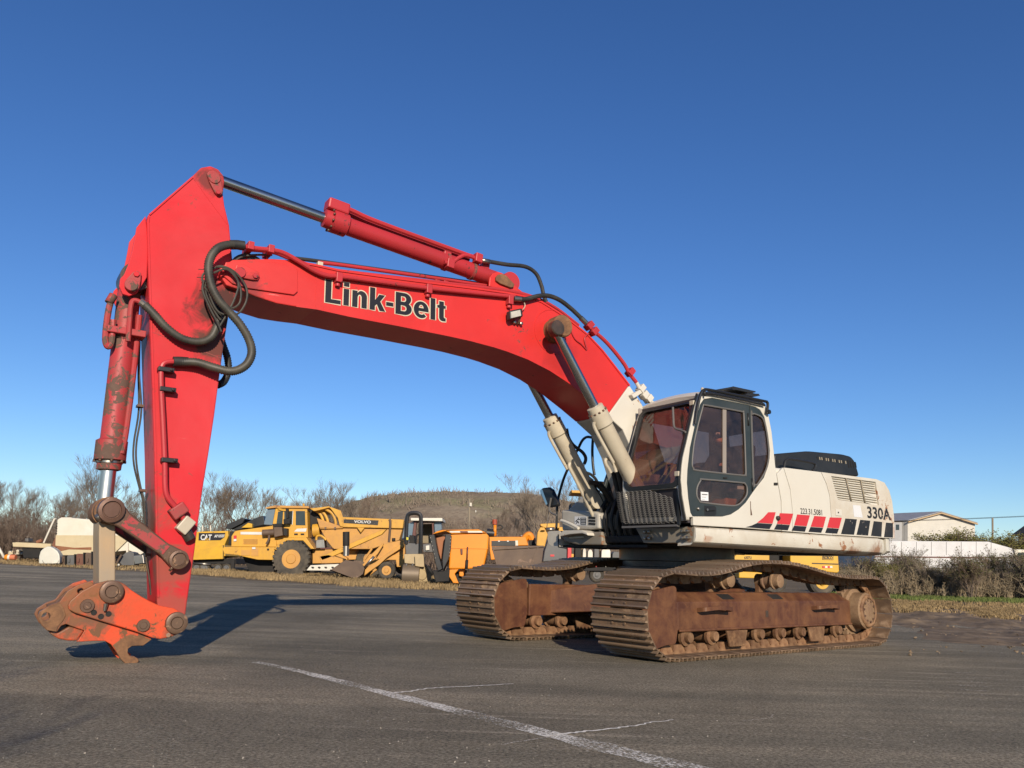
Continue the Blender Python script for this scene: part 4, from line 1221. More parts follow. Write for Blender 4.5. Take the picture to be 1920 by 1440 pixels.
MB().lathe((a_.x, -0.255, a_.z), (0, 1, 0), [(0, 0.125), (0.13, 0.125)], 26).build('link_collar', M['coupler_rust'], EX)
b_ = FR.side(332, 1049, YL)
MB().cyl((b_.x, -0.36, b_.z), (b_.x, 0.36, b_.z), 0.06, 20).build('link_pin', M['pin'], EX)
# bolt of the top pin
MB().cyl(FR.side(188, 975, YL + 0.02), FR.side(182, 966, YL + 0.06), 0.022, 10).build('keeper_bolt', M['steel'], LK1)
MB().cyl(FR.side(318, 1070, YL + 0.04), FR.side(325, 1062, YL + 0.06), 0.014, 8).build('keeper_bolt', M['pin'], LK1)
# tan bucket link (an H link)
c_low = FR.side(208, 1112, 0.22)
ln = MB()
w1 = 0.22
lo = Z2([(478, 500), (578, 540), (578, 880), (560, 990), (500, 1000), (476, 900), (476, 600)])
ln.prism(S(lo, w1), (0, -2 * w1, 0))
ln.build('bucket_link', M['link_tan'], EX, 0.012)

# ------------------------------------------------------------------ quick coupler
Z6 = lambda pts: zoomed(pts, 6.0, 60, 1060)
upper = [(430,400),(560,290),(720,205),(860,172),(960,175),(1040,210),(1120,280),(1230,350),(1320,400),(1440,455),(1600,485),(1690,540),(1720,620),(1710,700),(1650,770),(1560,810),(1440,830),(1350,815),(1150,740),(850,650),(640,585),(480,535),(415,500),(405,450)]
body = [(60,585),(90,520),(200,450),(310,410),(400,290),(520,220),(660,178),(800,300),(1000,560),(1350,832),(1250,905),(1180,905),(1120,912),(1082,940),(1078,985),(1105,1020),(1155,1026),(1195,1050),(1205,1078),(1180,1105),(1120,1120),(1050,1110),(1000,1060),(940,960),(890,890),(820,850),(700,850),(600,856),(500,860),(530,830),(590,735),(430,680),(385,660),(330,680),(300,720),(280,752),(170,735),(110,680)]
jaw = [(190,757),(285,768),(330,745),(425,688),(588,738),(505,852),(400,850),(300,830),(240,797)]
YC = 0.30
qc = MB()
up_pts = S(Z6(upper), YC)
qc.prism(up_pts, (0, -0.055, 0))
qc.prism([p - Vector((0, 2 * YC - 0.055, 0)) for p in up_pts], (0, -0.055, 0))
coupler = qc.build('quick_coupler', M['coupler'], EX, 0.010)
coupler['label'] = 'chipped orange-red quick coupler resting near the asphalt'
bd = S(Z6(body), YC - 0.06)
def hole_2d(px, r, y):
    c_ = FR.side(px[0], px[1], y)
    return [(c_.x + r * cos(2 * pi * k / 14), c_.z + r * sin(2 * pi * k / 14)) for k in range(14)]
h6 = lambda a, b: (60 + a / 6.0, 1060 + b / 6.0)
for nm, y_, th in (('body_plate', YC - 0.06, 0.05), ('body_plate', -YC + 0.11, 0.05)):
    plate(nm, [(p.x, p.z) for p in bd], [hole_2d(h6(158, 575), 0.034, YC - 0.06), hole_2d(h6(545, 288), 0.024, YC - 0.06)], side_map(y_), th, M['coupler'], coupler, 0.006)
# rusty patch plates: nose, hook
nosep = S(Z6([(66,585),(92,525),(200,455),(310,415),(350,470),(380,560),(350,620),(290,690),(272,745),(172,730),(112,676)]), YC - 0.059)
plate('nose_plate', [(p.x, p.z) for p in nosep], [hole_2d(h6(158, 575), 0.034, YC - 0.059)], side_map(YC - 0.052), 0.007, M['coupler_rust'], coupler, 0.003)
hookp = S(Z6([(1345,832),(1250,902),(1180,902),(1120,908),(1078,938),(1074,985),(1103,1024),(1153,1030),(1190,1052),(1200,1078),(1178,1101),(1120,1115),(1052,1105),(1004,1057),(944,957),(905,900),(960,860),(1040,800),(1110,775)]), YC - 0.059)
MB().prism([p + Vector((0, 0.008, 0)) for p in hookp], (0, -0.007, 0)).build('hook_plate', M['coupler_rust'], coupler, 0.003)
core_ = S(Z6([(200,470),(310,430),(420,320),(660,230),(1000,600),(1250,830),(1000,860),(850,840),(620,800),(420,640),(330,660),(250,700)]), YC - 0.06)
MB().prism([p - Vector((0, 0.051, 0)) for p in core_], (0, -2 * YC + 0.222, 0)).build('body_core', M['coupler_rust'], coupler)
MB().prism([p - Vector((0, 0.02, 0)) for p in S(Z6(jaw), YC - 0.06)], (0, -2 * YC + 0.18, 0)).build('locking_jaw', M['coupler'], coupler, 0.012)
for (a, b), r, th, dep in (((890, 295), 0.098, 0.05, 0.0), ((1620, 645), 0.097, 0.045, 0.0)):
    c_ = FR.side(*h6(a, b), YC)
    o_ = MB().lathe(c_ + Vector((0, 0.001, 0)), (0, 1, 0), [(0, r), (th, r * 0.98), (th + 0.004, r * 0.9), (th + 0.004, r * 0.58), (th - 0.01, r * 0.56), (th - 0.01, r * 0.53), (th + 0.008, r * 0.50), (th + 0.008, 0.0)], 32).build('pin_boss', M['pin'], coupler)
    MB().cyl((c_.x, -YC - 0.05, c_.z), (c_.x, YC - 0.004, c_.z), 0.055, 20).build('pin_shaft', M['pin'], coupler)
for (a, b), r, th in (((620, 455), 0.058, 0.02), ((1250, 675), 0.055, 0.022)):
    c_ = FR.side(*h6(a, b), YC)
    MB().lathe(c_ + Vector((0, 0.001, 0)), (0, 1, 0), [(0, r), (th, r * 0.95), (th, r * 0.6), (th + 0.006, r * 0.5), (th + 0.006, 0)], 20).build('pin_head', M['pin'], coupler)
for a, b in ((695, 530), (775, 575), (860, 545)):
    c_ = FR.side(*h6(a, b), YC)
    MB().lathe(c_ + Vector((0, 0.001, 0)), (0, 1, 0), [(0, 0.024), (0.006, 0.024), (0.006, 0.018), (0.0015, 0.018), (0.0015, 0)], 14).build('bolt_hole', M['black_matt'], coupler)
MB().tube(S(Z6([(832, 430), (825, 470), (815, 515)]), YC + 0.03), [0.02, 0.016, 0.012], 8).build('grease_nipple', M['steel'], coupler)
MB().cyl(FR.side(*h6(1535, 785), YC + 0.002), FR.side(*h6(1535, 785), YC + 0.03), 0.02, 8).build('keeper_bolt', M['pin'], coupler)

# ------------------------------------------------------------------ cab
cab_out = [(1312, 735), (1330, 733.5), (1360, 738), (1400, 746), (1424, 750.5), (1434, 756), (1441, 778), (1447, 809), (1451, 845), (1453.6, 871), (1456, 889), (1460.5, 916), (1464.6, 940), (1465.4, 995.2), (1392, 990), (1300.5, 985), (1300, 970), (1288, 970), (1286, 963), (1280, 928.6), (1277.5, 900), (1281, 859), (1293, 809), (1304.6, 759)]
door_out = [(1320, 748.5), (1335.5, 746), (1370, 752.5), (1402, 759), (1417, 763), (1426, 768.6), (1434, 782.5), (1438, 800), (1441.5, 820), (1444.4, 845), (1443.8, 860), (1441, 874), (1433, 896), (1419, 914), (1411, 925), (1399, 942.5), (1386, 955), (1371, 964.5), (1355, 968.5), (1330, 968.5), (1299, 968), (1295, 961), (1291, 935), (1288.5, 905), (1289.5, 880), (1294, 840), (1305, 789.5), (1313, 759)]
up_win = [(1318, 763), (1321, 760.5), (1326, 760), (1388, 771), (1393, 773.5), (1395, 779), (1398.8, 884), (1397, 889.5), (1392, 891.3), (1308, 882), (1301, 878), (1298, 871), (1300, 845), (1304.3, 817)]
low_win = [(1314, 901), (1319, 898.7), (1390, 905), (1397, 907), (1401, 913.7), (1400.5, 927.5), (1393, 939), (1384, 946.5), (1367.5, 948), (1318, 942), (1312, 939), (1307, 930), (1307.5, 914)]
rear_win = [(1409.5, 780), (1411, 777), (1415, 776), (1427, 781), (1433, 789.4), (1438, 810), (1441.4, 838), (1441.8, 859), (1437, 880), (1428, 897), (1420, 908.5), (1416, 908), (1413.4, 902)]
cab = plate('cab', xz(cab_out, YS), [xz(door_out, YS)], side_map(YS), 0.05, M['white'], EX, 0.008)
cab['label'] = 'white operator cab with brown tinted windows'
split_t, split_b = (1405.7, 762), (1411.5, 922)
door_only = [q for q in door_out if True]
# door frame (front) and rear window frame as two pieces
def clip_poly(poly, a, b, keep_left):
    "clip a pixel outline by the line a-b"
    def s(p): return (b[0] - a[0]) * (p[1] - a[1]) - (b[1] - a[1]) * (p[0] - a[0])
    out = []
    for i in range(len(poly)):
        p, q = poly[i], poly[(i + 1) % len(poly)]
        sp, sq = s(p), s(q)
        if not keep_left: sp, sq = -sp, -sq
        if sp >= 0: out.append(p)
        if sp * sq < 0:
            t = sp / (sp - sq)
            out.append((p[0] + (q[0] - p[0]) * t, p[1] + (q[1] - p[1]) * t))
    return out
def inset(poly, k):
    cx_ = sum(p[0] for p in poly) / len(poly)
    cy_ = sum(p[1] for p in poly) / len(poly)
    return [(p[0] + (cx_ - p[0]) * k, p[1] + (cy_ - p[1]) * k) for p in poly]
d_px = clip_poly(door_out, split_t, split_b, True)
r_px = clip_poly(door_out, (split_t[0] + 0.8, split_t[1]), (split_b[0] + 0.8, split_b[1]), False)
if max(p[0] for p in d_px) > 1425: d_px, r_px = r_px, d_px
def smooth2(px_, n=3):
    return [(p.x, p.y) for p in spline([(a, b, 0) for a, b in px_], n, True)]
uw, lw, rw = smooth2(up_win), smooth2(low_win), smooth2(rear_win)
door = plate('cab_door', xz(inset(d_px, 0.006), YS), [xz(uw, YS), xz(lw, YS)], side_map(YS - 0.004), 0.035, M['green_black'], cab, 0.005)
rframe = plate('rear_window_frame', xz(inset(r_px, 0.006), YS), [xz(rw, YS)], side_map(YS - 0.004), 0.035, M['green_black'], cab, 0.005)
def seal(px_, par, r=0.011):
    P_ = [Vector((x, YS - 0.004, z)) for x, z in xz(px_, YS)]
    return MB().tube(P_ + P_[:2], r, 6, caps=False).build('window_seal', M['seal'], par)
for px_, par in ((uw, door), (lw, door), (rw, rframe)):
    seal(px_, par)
    MB().prism([Vector((x, YS - 0.022, z)) for x, z in xz(px_, YS)], (0, -0.004, 0)).build('window_pane', M['tint_glass'], par)
MB().prism(S([(1355.5, 766), (1362, 767), (1362, 887.5), (1355.5, 886.5)], YS - 0.010), (0, -0.01, 0)).build('window_sash', M['cab_inner'], door)
# door furniture
MB().prism(S(zoomed([(325, 545), (470, 545), (500, 575), (500, 670), (480, 692), (330, 690)], 8, 1280, 880), YS - 0.003), (0, 0.006, 0)).build('handle_recess', M['black'], door, 0.002)
MB().prism(S(zoomed([(360, 585), (470, 580), (480, 620), (365, 625)], 8, 1280, 880), YS + 0.004), (0, 0.022, 0)).build('door_handle', M['black'], door, 0.006)
MB().lathe(FR.side(1280 + 372 / 8, 880 + 605 / 8, YS + 0.026), (0, 1, 0), [(0, 0.016), (0.006, 0.014), (0.006, 0)], 12).build('door_lock', M['steel'], door)
MB().lathe(FR.side(1280 + 225 / 8, 880 + 592 / 8, YS - 0.004), (0, 1, 0), [(0, 0.02), (0.02, 0.02), (0.03, 0.01)], 12).build('door_stop', M['steel'], door)
MB().cyl(FR.side(1402.5, 775, YS), FR.side(1403.5, 798, YS), 0.012, 8).build('hinge', M['black'], door)
MB().cyl(FR.side(1410, 897, YS), FR.side(1411, 921, YS), 0.012, 8).build('hinge', M['black'], door)
patch('door_catch', zoomed([(612, 118), (660, 118), (660, 140), (612, 140)], 8, 1280, 880), YS, M['black_matt'], door, 0.01)
st = patch('paper_notice', zoomed([(268, 336), (382, 344), (384, 474), (272, 466)], 8, 1280, 880), YS - 0.024, M['paper'], door, 0.003)
st['label'] = 'white paper notice in the lower door window'
A_, B_, T_ = (FR.side(1280 + q[0] / 8, 880 + q[1] / 8, YS - 0.0205) for q in ((285, 385), (372, 391), (285, 366)))
for row, (ha, hb) in enumerate(((368, 384), (412, 418), (446, 450))):
    patch('printed_line', zoomed([(288, ha), (372 - 20 * row, ha + 4), (372 - 20 * row, hb + 4), (288, hb)], 8, 1280, 880), YS - 0.0208, M['seal'], door, 0.0008)
patch('warning_label', zoomed([(818, 248), (915, 256), (915, 303), (818, 295)], 8, 1280, 880), YS - 0.0255, M['cab_inner'], door, 0.003)
patch('vent_hole', zoomed([(1365, 200), (1420, 200), (1420, 240), (1365, 240)], 8, 1280, 880), YS, M['black_matt'], cab, 0.008)
MB().lathe(FR.side(1280 + 1418 / 8, 880 + 732 / 8, YS), (0, 1, 0), [(0, 0.028), (0.03, 0.028), (0.04, 0.018), (0.04, 0)], 12).build('door_bumper', M['rubber'], cab)
MB().tube(S(zoomed([(1018, 480), (1020, 580), (1030, 685)], 8, 1280, 880), YS + 0.004), [0.004, 0.004, 0.012], 5).build('door_strap', M['pin'], cab)
# front of the cab: a profile swept across
front_px = [(1311, 738), (1304.6, 759), (1299, 783), (1293, 809), (1287, 834), (1281, 859), (1278.5, 880), (1277.5, 900), (1280, 928.6), (1286, 963), (1289, 976)]
fpf = sorted([(p.z, p.x) for p in S(front_px, YS)])
def X(z):
    if z <= fpf[0][0]: return fpf[0][1]
    for (a, b), (c, d) in zip(fpf, fpf[1:]):
        if z <= c: return b + (d - b) * (z - a) / (c - a)
    return fpf[-1][1] - (z - fpf[-1][0]) * 0.2
def on_front(px_, py_):
    z = 2.0
    for _ in range(12):
        p = FR.front(px_, py_, X(z))
        z = p.z
    return p
yr = sum(on_front(*q).y for q in ((1173, 852), (1169, 915), (1180, 825))) / 3
YR = max(0.44, min(0.62, yr))
print('cab right side', yr, YR)
zt, zb_ = fpf[-1][0], fpf[0][0]
wz1, wz0 = on_front(1280, 757).z, on_front(1225, 911).z
wy1, wy0 = YS - 0.075, YR + 0.075
def dense_rect(y0, y1, z0, z1, r, n=10):
    base = [(y0, z0), (y1, z0), (y1, z1), (y0, z1)]
    q = rounded([(a, b, 0) for a, b in base], r, 5)
    out = []
    for i in range(len(q)):
        a, b = q[i], q[(i + 1) % len(q)]
        k = max(1, int((b - a).length / 0.09))
        for s in range(k):
            p = a.lerp(b, s / k)
            out.append((p.x, p.y))
    return out
fmap = lambda u, v, w: (X(v) - w - 0.10 * max(0, (v - (zt - 0.16)) / 0.16) ** 2, u, v)
win = dense_rect(wy0, wy1, wz0, wz1, 0.10)
ffr = plate('front_frame', dense_rect(YR, YS - 0.004, zb_, zt + 0.03, 0.05), [win, dense_rect(wy0 - 0.03, wy1, zb_ + 0.05, wz0 - 0.05, 0.03)], fmap, 0.05, M['white'], cab, 0.006)
gm = plate('front_gasket', dense_rect(wy0 - 0.05, wy1 + 0.05, wz0 - 0.045, wz1 + 0.05, 0.13), [dense_rect(wy0 + 0.012, wy1 - 0.012, wz0 + 0.012, wz1 - 0.012, 0.10)], lambda u, v, w: fmap(u, v, w - 0.008), 0.05, M['black'], ffr, 0.004)
plate('front_pane', win, [], lambda u, v, w: fmap(u, v, w + 0.02), 0.004, M['tint_glass'], ffr)
plate('lower_interior_shade', dense_rect(wy0 - 0.028, wy1 - 0.002, zb_ + 0.052, wz0 - 0.052, 0.03), [], lambda u, v, w: fmap(u, v, w + 0.03), 0.01, M['cab_dark'], ffr)  # dark sheet stands for the shaded interior behind the lower glass
# black strip beside the pillar and the pillar catch
MB().tube([(X(z) + 0.01, YS - 0.03, z) for z in [zb_ + k * (zt - zb_) / 12 for k in range(13)]], 0.016, 6).build('pillar_gasket', M['black'], ffr)
for z in (zt - 0.12, zb_ + 0.55):
    MB().box((X(z) - 0.01, YS - 0.09, z - 0.03), (X(z) + 0.035, YS - 0.02, z + 0.03)).build('window_catch', M['cream'], ffr, 0.006)
# wiper on a bent grey bar = grab handle on the pillar
def of(px_, py_, out=0.05):
    p = on_front(px_, py_)
    return Vector((p.x + out, p.y, p.z))
MB().tube(spline([of(1291, 811), of(1283, 808), of(1273, 805), of(1269, 799), of(1268, 785), of(1267, 765)], 5), 0.014, 8).build('grab_handle', M['seal'], ffr)
# expanded-metal guard over the lower window
gz1, gz0 = on_front(1220, 918).z, on_front(1220, 983).z
gy1, gy0 = YS - 0.12, YR - 0.06
g_ = MB()
rows = 26
slope = 0.30
for r_ in range(-8, rows):
    n = 24
    ptsv = []
    for k in range(n + 1):
        y = gy0 + (gy1 - gy0) * k / n
        zz = gz0 + (gz1 - gz0) * r_ / 18 - slope * (y - gy0) + (0.008 if k % 2 else -0.008)
        if gz0 <= zz <= gz1:
            ptsv.append(Vector((X(zz) + 0.055, y, zz)))
    if len(ptsv) > 2:
        g_.tube(ptsv, 0.0052, 4, smooth=False)
gd = g_.build('mesh_strand', plain('galvanised_mesh', (0.20, 0.19, 0.17), 0.5), None)
gd.name = 'window_guard'
gd.parent = ffr
gd['kind'] = 'stuff'
MB().box((X(gz0) + 0.02, gy1 - 0.005, gz0 - 0.02), (X(gz0) + 0.05, gy1 + 0.03, gz1 + 0.02)).build('guard_edge', M['black'], ffr)
MB().box((X(gz0) + 0.01, gy0, gz0 - 0.04), (X(gz0) + 0.05, gy1, gz0 - 0.015)).build('guard_edge', M['seal'], ffr)
# roof, back, right side, floor
rp = S([(1309, 741), (1320, 734.5), (1345, 734.5), (1400, 745.5), (1424, 750.5), (1434, 757), (1436, 766), (1400, 760), (1330, 748), (1312, 748)], YS - 0.03)
rz1 = rp[1].z
roofm = MB()
rr_ = []
for t in [k / 8 for k in range(9)]:
    y = (YS - 0.02) + (YR - (YS - 0.02)) * t
    cam_ = 0.035 * (1 - (2 * t - 1) ** 2)
    rr_.append([(p.x, y, p.z + cam_ * (1 if i < 6 else 0)) for i, p in enumerate(rp)])
roof = roofm.loft(rr_, True, False).build('cab_roof', M['white'], cab, 0.01)
bx_ = S([(1437, 800)], YS)[0].x
fl = fpf[0][0]
xb_ = S([(1453, 871)], YS)[0].x
zw0 = fl + 0.75
wall = MB()
wall.box((xb_ + 0.05, YR, fl), (xb_ + 0.09, YS - 0.06, zw0))
wall.box((xb_ + 0.05, YR, zw0), (xb_ + 0.09, YR + 0.08, zt - 0.05))
wall.box((xb_ + 0.05, YR + 0.08, zt - 0.30), (xb_ + 0.09, YS - 0.06, zt - 0.05))
wall.build('cab_back_wall', M['cab_dark'], cab)
MB().box((xb_ + 0.06, YR + 0.08, zw0), (xb_ + 0.066, YS - 0.06, zt - 0.30)).build('window_pane', M['tint_glass'], cab)
rw_ = MB()
x_f = X(2.2)
rw_.box((xb_ + 0.09, YR, fl), (x_f - 0.15, YR + 0.03, fl + 0.85))
rw_.box((xb_ + 0.09, YR, zt - 0.22), (x_f - 0.25, YR + 0.03, zt - 0.04))
rw_.box((xb_ + 0.50, YR, fl + 0.85), (xb_ + 0.62, YR + 0.03, zt - 0.22))
rw_.build('cab_right_wall', M['cab_inner'], cab, 0.02)
MB().box((xb_ + 0.09, YR + 0.005, fl + 0.85), (x_f - 0.2, YR + 0.012, zt - 0.22)).build('window_pane', M['tint_glass'], cab)
MB().box((xb_ + 0.05, YR + 0.02, fl - 0.02), (X(fl) - 0.06, YS - 0.055, fl + 0.03)).build('cab_floor', M['cab_dark'], cab)
MB().box((xb_ + 0.05, YR + 0.02, zt - 0.10), (x_f - 0.30, YS - 0.055, zt - 0.05)).build('headliner', M['cab_dark'], cab)
# console and levers seen through the windscreen
con = MB()
cx0 = X(fl + 0.4) - 0.30
con.box((cx0 - 0.12, YR + 0.05, fl + 0.03), (cx0 + 0.06, YR + 0.35, fl + 0.52))
con.box((cx0 - 0.20, YR + 0.05, fl + 0.50), (cx0 + 0.08, YR + 0.38, fl + 0.62), None)
con.build('console', M['cab_inner'], cab, 0.03)
for y in (YS - 0.42, YS - 0.58):
    MB().tube(spline([(cx0 - 0.02, y, fl + 0.03), (cx0 + 0.02, y, fl + 0.35), (cx0 - 0.05, y, fl + 0.62), (cx0 - 0.06, y, fl + 0.74)], 4), [0.018] * 12 + [0.03], 8).build('travel_lever', M['black'], cab)
# black guard bars round the roof
bar = [(1303, 795), (1306.5, 770), (1311, 748), (1315, 736), (1320, 731.5), (1330, 731), (1380, 741), (1432, 752), (1438, 754), (1439.5, 760), (1437.5, 775)]
MB().tube(spline(S(bar, YS + 0.04), 4), 0.019, 8).build('roof_bar', M['black'], cab)
MB().tube(spline(S([(1313, 737), (1340, 739.5), (1400, 752), (1434, 760)], YS + 0.04), 4), 0.014, 8).build('roof_bar', M['black'], cab)
MB().tube(S([(1321, 732), (1321.5, 743)], YS + 0.04), 0.016, 6).build('roof_bar', M['black'], cab)
MB().lathe(FR.side(1437.5, 773, YS + 0.02), (0, 1, 0), [(0, 0.03), (0.05, 0.03), (0.05, 0)], 10).build('bar_foot', M['black'], cab)
zr = rz1
for pts_, yk in (([(430, 78), (640, 42), (690, 30), (705, 46), (560, 84)], 1.20), ([(560, 84), (690, 33), (985, 97), (985, 112), (880, 112), (720, 78)], 1.15), ([(850, 150), (880, 124), (1028, 132), (1045, 158), (960, 172)], 1.25), ([(600, 96), (730, 66), (900, 104), (870, 140), (700, 118)], 1.05), ([(780, 128), (900, 108), (1010, 138), (940, 160)], 0.95)):
    MB().prism(S(zoomed(pts_, 7.2, 1280, 720), yk), (0, -0.35, 0)).build('roof_guard_slat', M['black'], cab)
MB().lathe(FR.side(1317, 733, YS - 0.05), (0, 0, 1), [(0, 0.02), (0.035, 0.02), (0.045, 0.01)], 8).build('roof_bolt', M['cream'], cab)
# seat
sx = FR.side(1352, 850, 0.98).x
seat = MB()
seat.box((sx - 0.30, 0.74, fl + 0.36), (sx + 0.26, 1.22, fl + 0.52))
o_ = seat.build('operator_seat', M['cab_dark'], cab, 0.05)
MB().box((-0.06, 0.73, 0.0), (0.07, 1.23, 0.62), Matrix.Translation((sx - 0.29, 0, fl + 0.50)) @ Matrix.Rotation(radians(-8), 4, 'Y')).build('backrest', M['cab_dark'], o_, 0.05)
MB().box((sx - 0.32, 0.72, fl + 0.03), (sx + 0.22, 1.24, fl + 0.36)).build('seat_base', worn('sunlit_orange_box', (0.50, 0.20, 0.07), 0.6, dirt=0.2), o_, 0.03)  # orange of sunlight through the tinted glass is put into the colour
for y in (0.64, 1.32):
    MB().box((sx - 0.15, y - 0.06, fl + 0.40), (sx + 0.30, y + 0.06, fl + 0.62)).build('armrest', M['cab_dark'], o_, 0.03)
    MB().tube([(sx + 0.24, y, fl + 0.6), (sx + 0.27, y, fl + 0.78)], [0.02, 0.03], 8).build('joystick', M['black'], o_)

# ------------------------------------------------------------------ right front of the deck
XF = 1.18
def Fp(pts, off=XF):
    return [FR.front(a, b, off) for a, b in pts]
tb = MB().prism(Fp(Zr([(345, 862), (690, 880), (735, 900), (735, 1062), (350, 1082)])), (-1.3, 0, 0)).build('tool_box', M['shaded_white'], EX, 0.03)
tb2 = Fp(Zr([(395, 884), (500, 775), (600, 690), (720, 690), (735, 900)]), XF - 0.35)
MB().prism(tb2, (-0.9, 0, 0)).build('tank_cover', M['shaded_white'], tb, 0.03)
sg = MB().prism(Fp(Zr([(485, 932), (612, 934), (612, 1026), (485, 1026)]), XF + 0.003), (0.003, 0, 0)).build('warning_sign', M['paper'], tb)
MB().prism(Fp(Zr([(545, 945), (605, 945), (605, 1018), (545, 1018)]), XF + 0.0068), (0.001, 0, 0)).build('sign_text_block', M['ink'], sg)
for r_ in range(4):
    MB().prism(Fp(Zr([(552, 952 + r_ * 17), (598, 952 + r_ * 17), (598, 957 + r_ * 17), (552, 957 + r_ * 17)]), XF + 0.0082), (0.0008, 0, 0)).build('sign_line', M['paper'], sg)
for seg_ in ([(495, 985), (520, 960), (530, 945)], [(505, 975), (530, 1000)], [(520, 960), (540, 965)], [(500, 1008), (515, 985), (528, 990)]):
    MB().tube([p + Vector((0.001, 0, 0)) for p in Fp(Zr(seg_), XF + 0.0065)], 0.006, 5).build('sign_figure', M['ink'], sg)
for r_ in range(3):
    MB().prism(Fp(Zr([(632, 933 + r_ * 32), (700, 938 + r_ * 32), (700, 958 + r_ * 32), (632, 953 + r_ * 32)]), XF + 0.002), (0.006, 0, 0)).build('vent_slot', M['black_matt'], tb)
MB().tube(spline(Fp(Zr([(345, 975), (380, 985), (450, 1015), (525, 1055)]), XF + 0.06), 4), 0.022, 8).build('grab_rail', M['white'], tb)
dk = MB().prism(Fp(Zr([(335, 1110), (620, 1095), (760, 1090), (770, 1230), (520, 1228), (380, 1195)])), (-1.6, 0, 0)).build('deck_corner', M['olive'], EX, 0.02)
MB().prism(Fp(Zr([(328, 1105), (365, 1078), (560, 1075), (610, 1100), (620, 1130), (560, 1108), (430, 1118), (335, 1140)]), XF + 0.12), (-0.30, 0, 0)).build('step', M['white_rusty'], dk, 0.01)
MB().prism(Fp(Zr([(425, 1148), (570, 1140), (570, 1155), (425, 1162)]), XF + 0.02), (-0.1, 0, 0)).build('step_edge', M['cream'], dk)
MB().tube(spline(Fp(Zr([(300, 880), (308, 780), (340, 640), (375, 530), (420, 425), (470, 320), (520, 230), (560, 150), (600, 112), (640, 108), (720, 125)]), XF - 0.1), 5), 0.020, 8).build('handrail', M['black'], tb)
MB().tube(spline(Fp(Zr([(675, 115), (668, 250), (675, 400), (690, 500)]), XF - 0.1), 4), 0.020, 8).build('handrail', M['black'], tb)
MB().tube(Fp(Zr([(302, 870), (297, 1000), (292, 1090), (320, 1120)]), XF - 0.05), 0.018, 8).build('handrail', M['black'], tb)
MB().tube(Fp(Zr([(315, 1120), (318, 1250), (400, 1262)]), XF), 0.012, 6).build('step_rail', M['black'], tb)
# mirror
mr = Fp(Zr([(118, 660), (150, 635), (210, 628), (240, 650), (305, 800), (295, 825), (215, 838), (190, 830), (130, 710)]), XF + 0.12)
mi_ = MB().prism(mr, (-0.07, 0, 0)).build('mirror', M['black'], EX, 0.02)
MB().prism([p + Vector((0.0005, 0, 0)) for p in Fp(Zr([(125, 665), (150, 650), (205, 800), (190, 815)]), XF + 0.12)], (0.004, 0, 0)).build('mirror_face', M['mirror'], mi_)
MB().tube(spline(Fp(Zr([(300, 920), (260, 905), (230, 880), (222, 840), (240, 740)]), XF + 0.14), 5), 0.014, 6).build('mirror_arm', M['seal'], mi_)
MB().tube(Fp(Zr([(215, 880), (190, 1090)]), XF + 0.12), 0.006, 5).build('mirror_stay', M['seal'], mi_)
# dark machinery bay round the boom foot
bay = MB()
bay.box((0.05, -0.62, 1.25), (0.75, 0.42, 1.75))
bay.build('boom_bay', M['black_matt'], EX, 0.03)
MB().prism(S(zoomed([(520, 445), (660, 440), (705, 520), (730, 610), (722, 730), (650, 890), (600, 780), (560, 640)], 7.2, 1060, 860), -0.44), (0, -0.05, 0)).build('boom_bracket', M['link_tan'], EX, 0.01)
MB().prism([p + Vector((0, 0.92, 0)) for p in S(zoomed([(520, 445), (660, 440), (705, 520), (730, 610), (722, 730), (650, 890), (600, 780), (560, 640)], 7.2, 1060, 860), -0.44)], (0, -0.04, 0)).build('boom_bracket', M['black'], EX, 0.01)
MB().prism(S(zoomed([(590, 190), (640, 150), (720, 240), (720, 440), (500, 440)], 7.2, 1060, 860), -0.35), (0, -0.06, 0)).build('bay_cover', M['green_black'], EX, 0.01)
for k in range(7):
    MB().tube(spline([(0.75 - 0.05 * k, -0.5 + 0.15 * k, 1.75), (0.95, -0.5 + 0.14 * k, 1.95 - 0.05 * (k % 3)), (1.12, -0.48 + 0.13 * k, 1.6), (1.0, -0.45 + 0.12 * k, 1.25)], 5), 0.028, 7).build('hose', M['rubber'], EX)
MB().box((0.30, -1.2, 1.235), (1.10, 0.60, 1.27)).build('front_deck', M['black_matt'], EX)

# ------------------------------------------------------------------ the operator in the cab
SKIN = worn('skin', (0.74, 0.42, 0.28), 0.55, dirt=0.0, var=0.08, bump=0.0)
JACKET = worn('dark_blue_jacket', (0.03, 0.033, 0.042), 0.85, dirt=0.2, dirtcol=(0.07, 0.06, 0.055), bump=0.2, bscale=30)
CAPM = worn('dark_cap', (0.022, 0.022, 0.03), 0.8, dirt=0.0)
def skin_body(name, chains, mat, parent, sub=2):
    "chains: lists of (point, radius); a chain starts at an existing point when it repeats one"
    me = bpy.data.meshes.new(name)
    vs, rad, es, idx = [], [], [], {}
    for ch in chains:
        prev = None
        for p, r in ch:
            k = tuple(round(c, 4) for c in p)
            if k not in idx:
                idx[k] = len(vs)
                vs.append(p)
                rad.append(r)
            if prev is not None: es.append((prev, idx[k]))
            prev = idx[k]
    me.from_pydata(vs, es, [])
    o = bpy.data.objects.new(name, me)
    COL.objects.link(o)
    o.parent = parent
    md = o.modifiers.new('skin', 'SKIN')
    md.use_smooth_shade = True
    me.skin_vertices  # created with the modifier
    for i, sv in enumerate(me.skin_vertices[0].data):
        r = rad[i]
        sv.radius = r if isinstance(r, tuple) else (r, r)
        sv.use_root = (i == 0)
    ms = o.modifiers.new('subdivision', 'SUBSURF')
    ms.levels = sub
    ms.render_levels = sub
    me.materials.append(mat)
    return o
hc = FR.side(1351, 823, 0.98)                  # head centre, in the cab's frame
PERS = empty('person', (0, 0, 0))
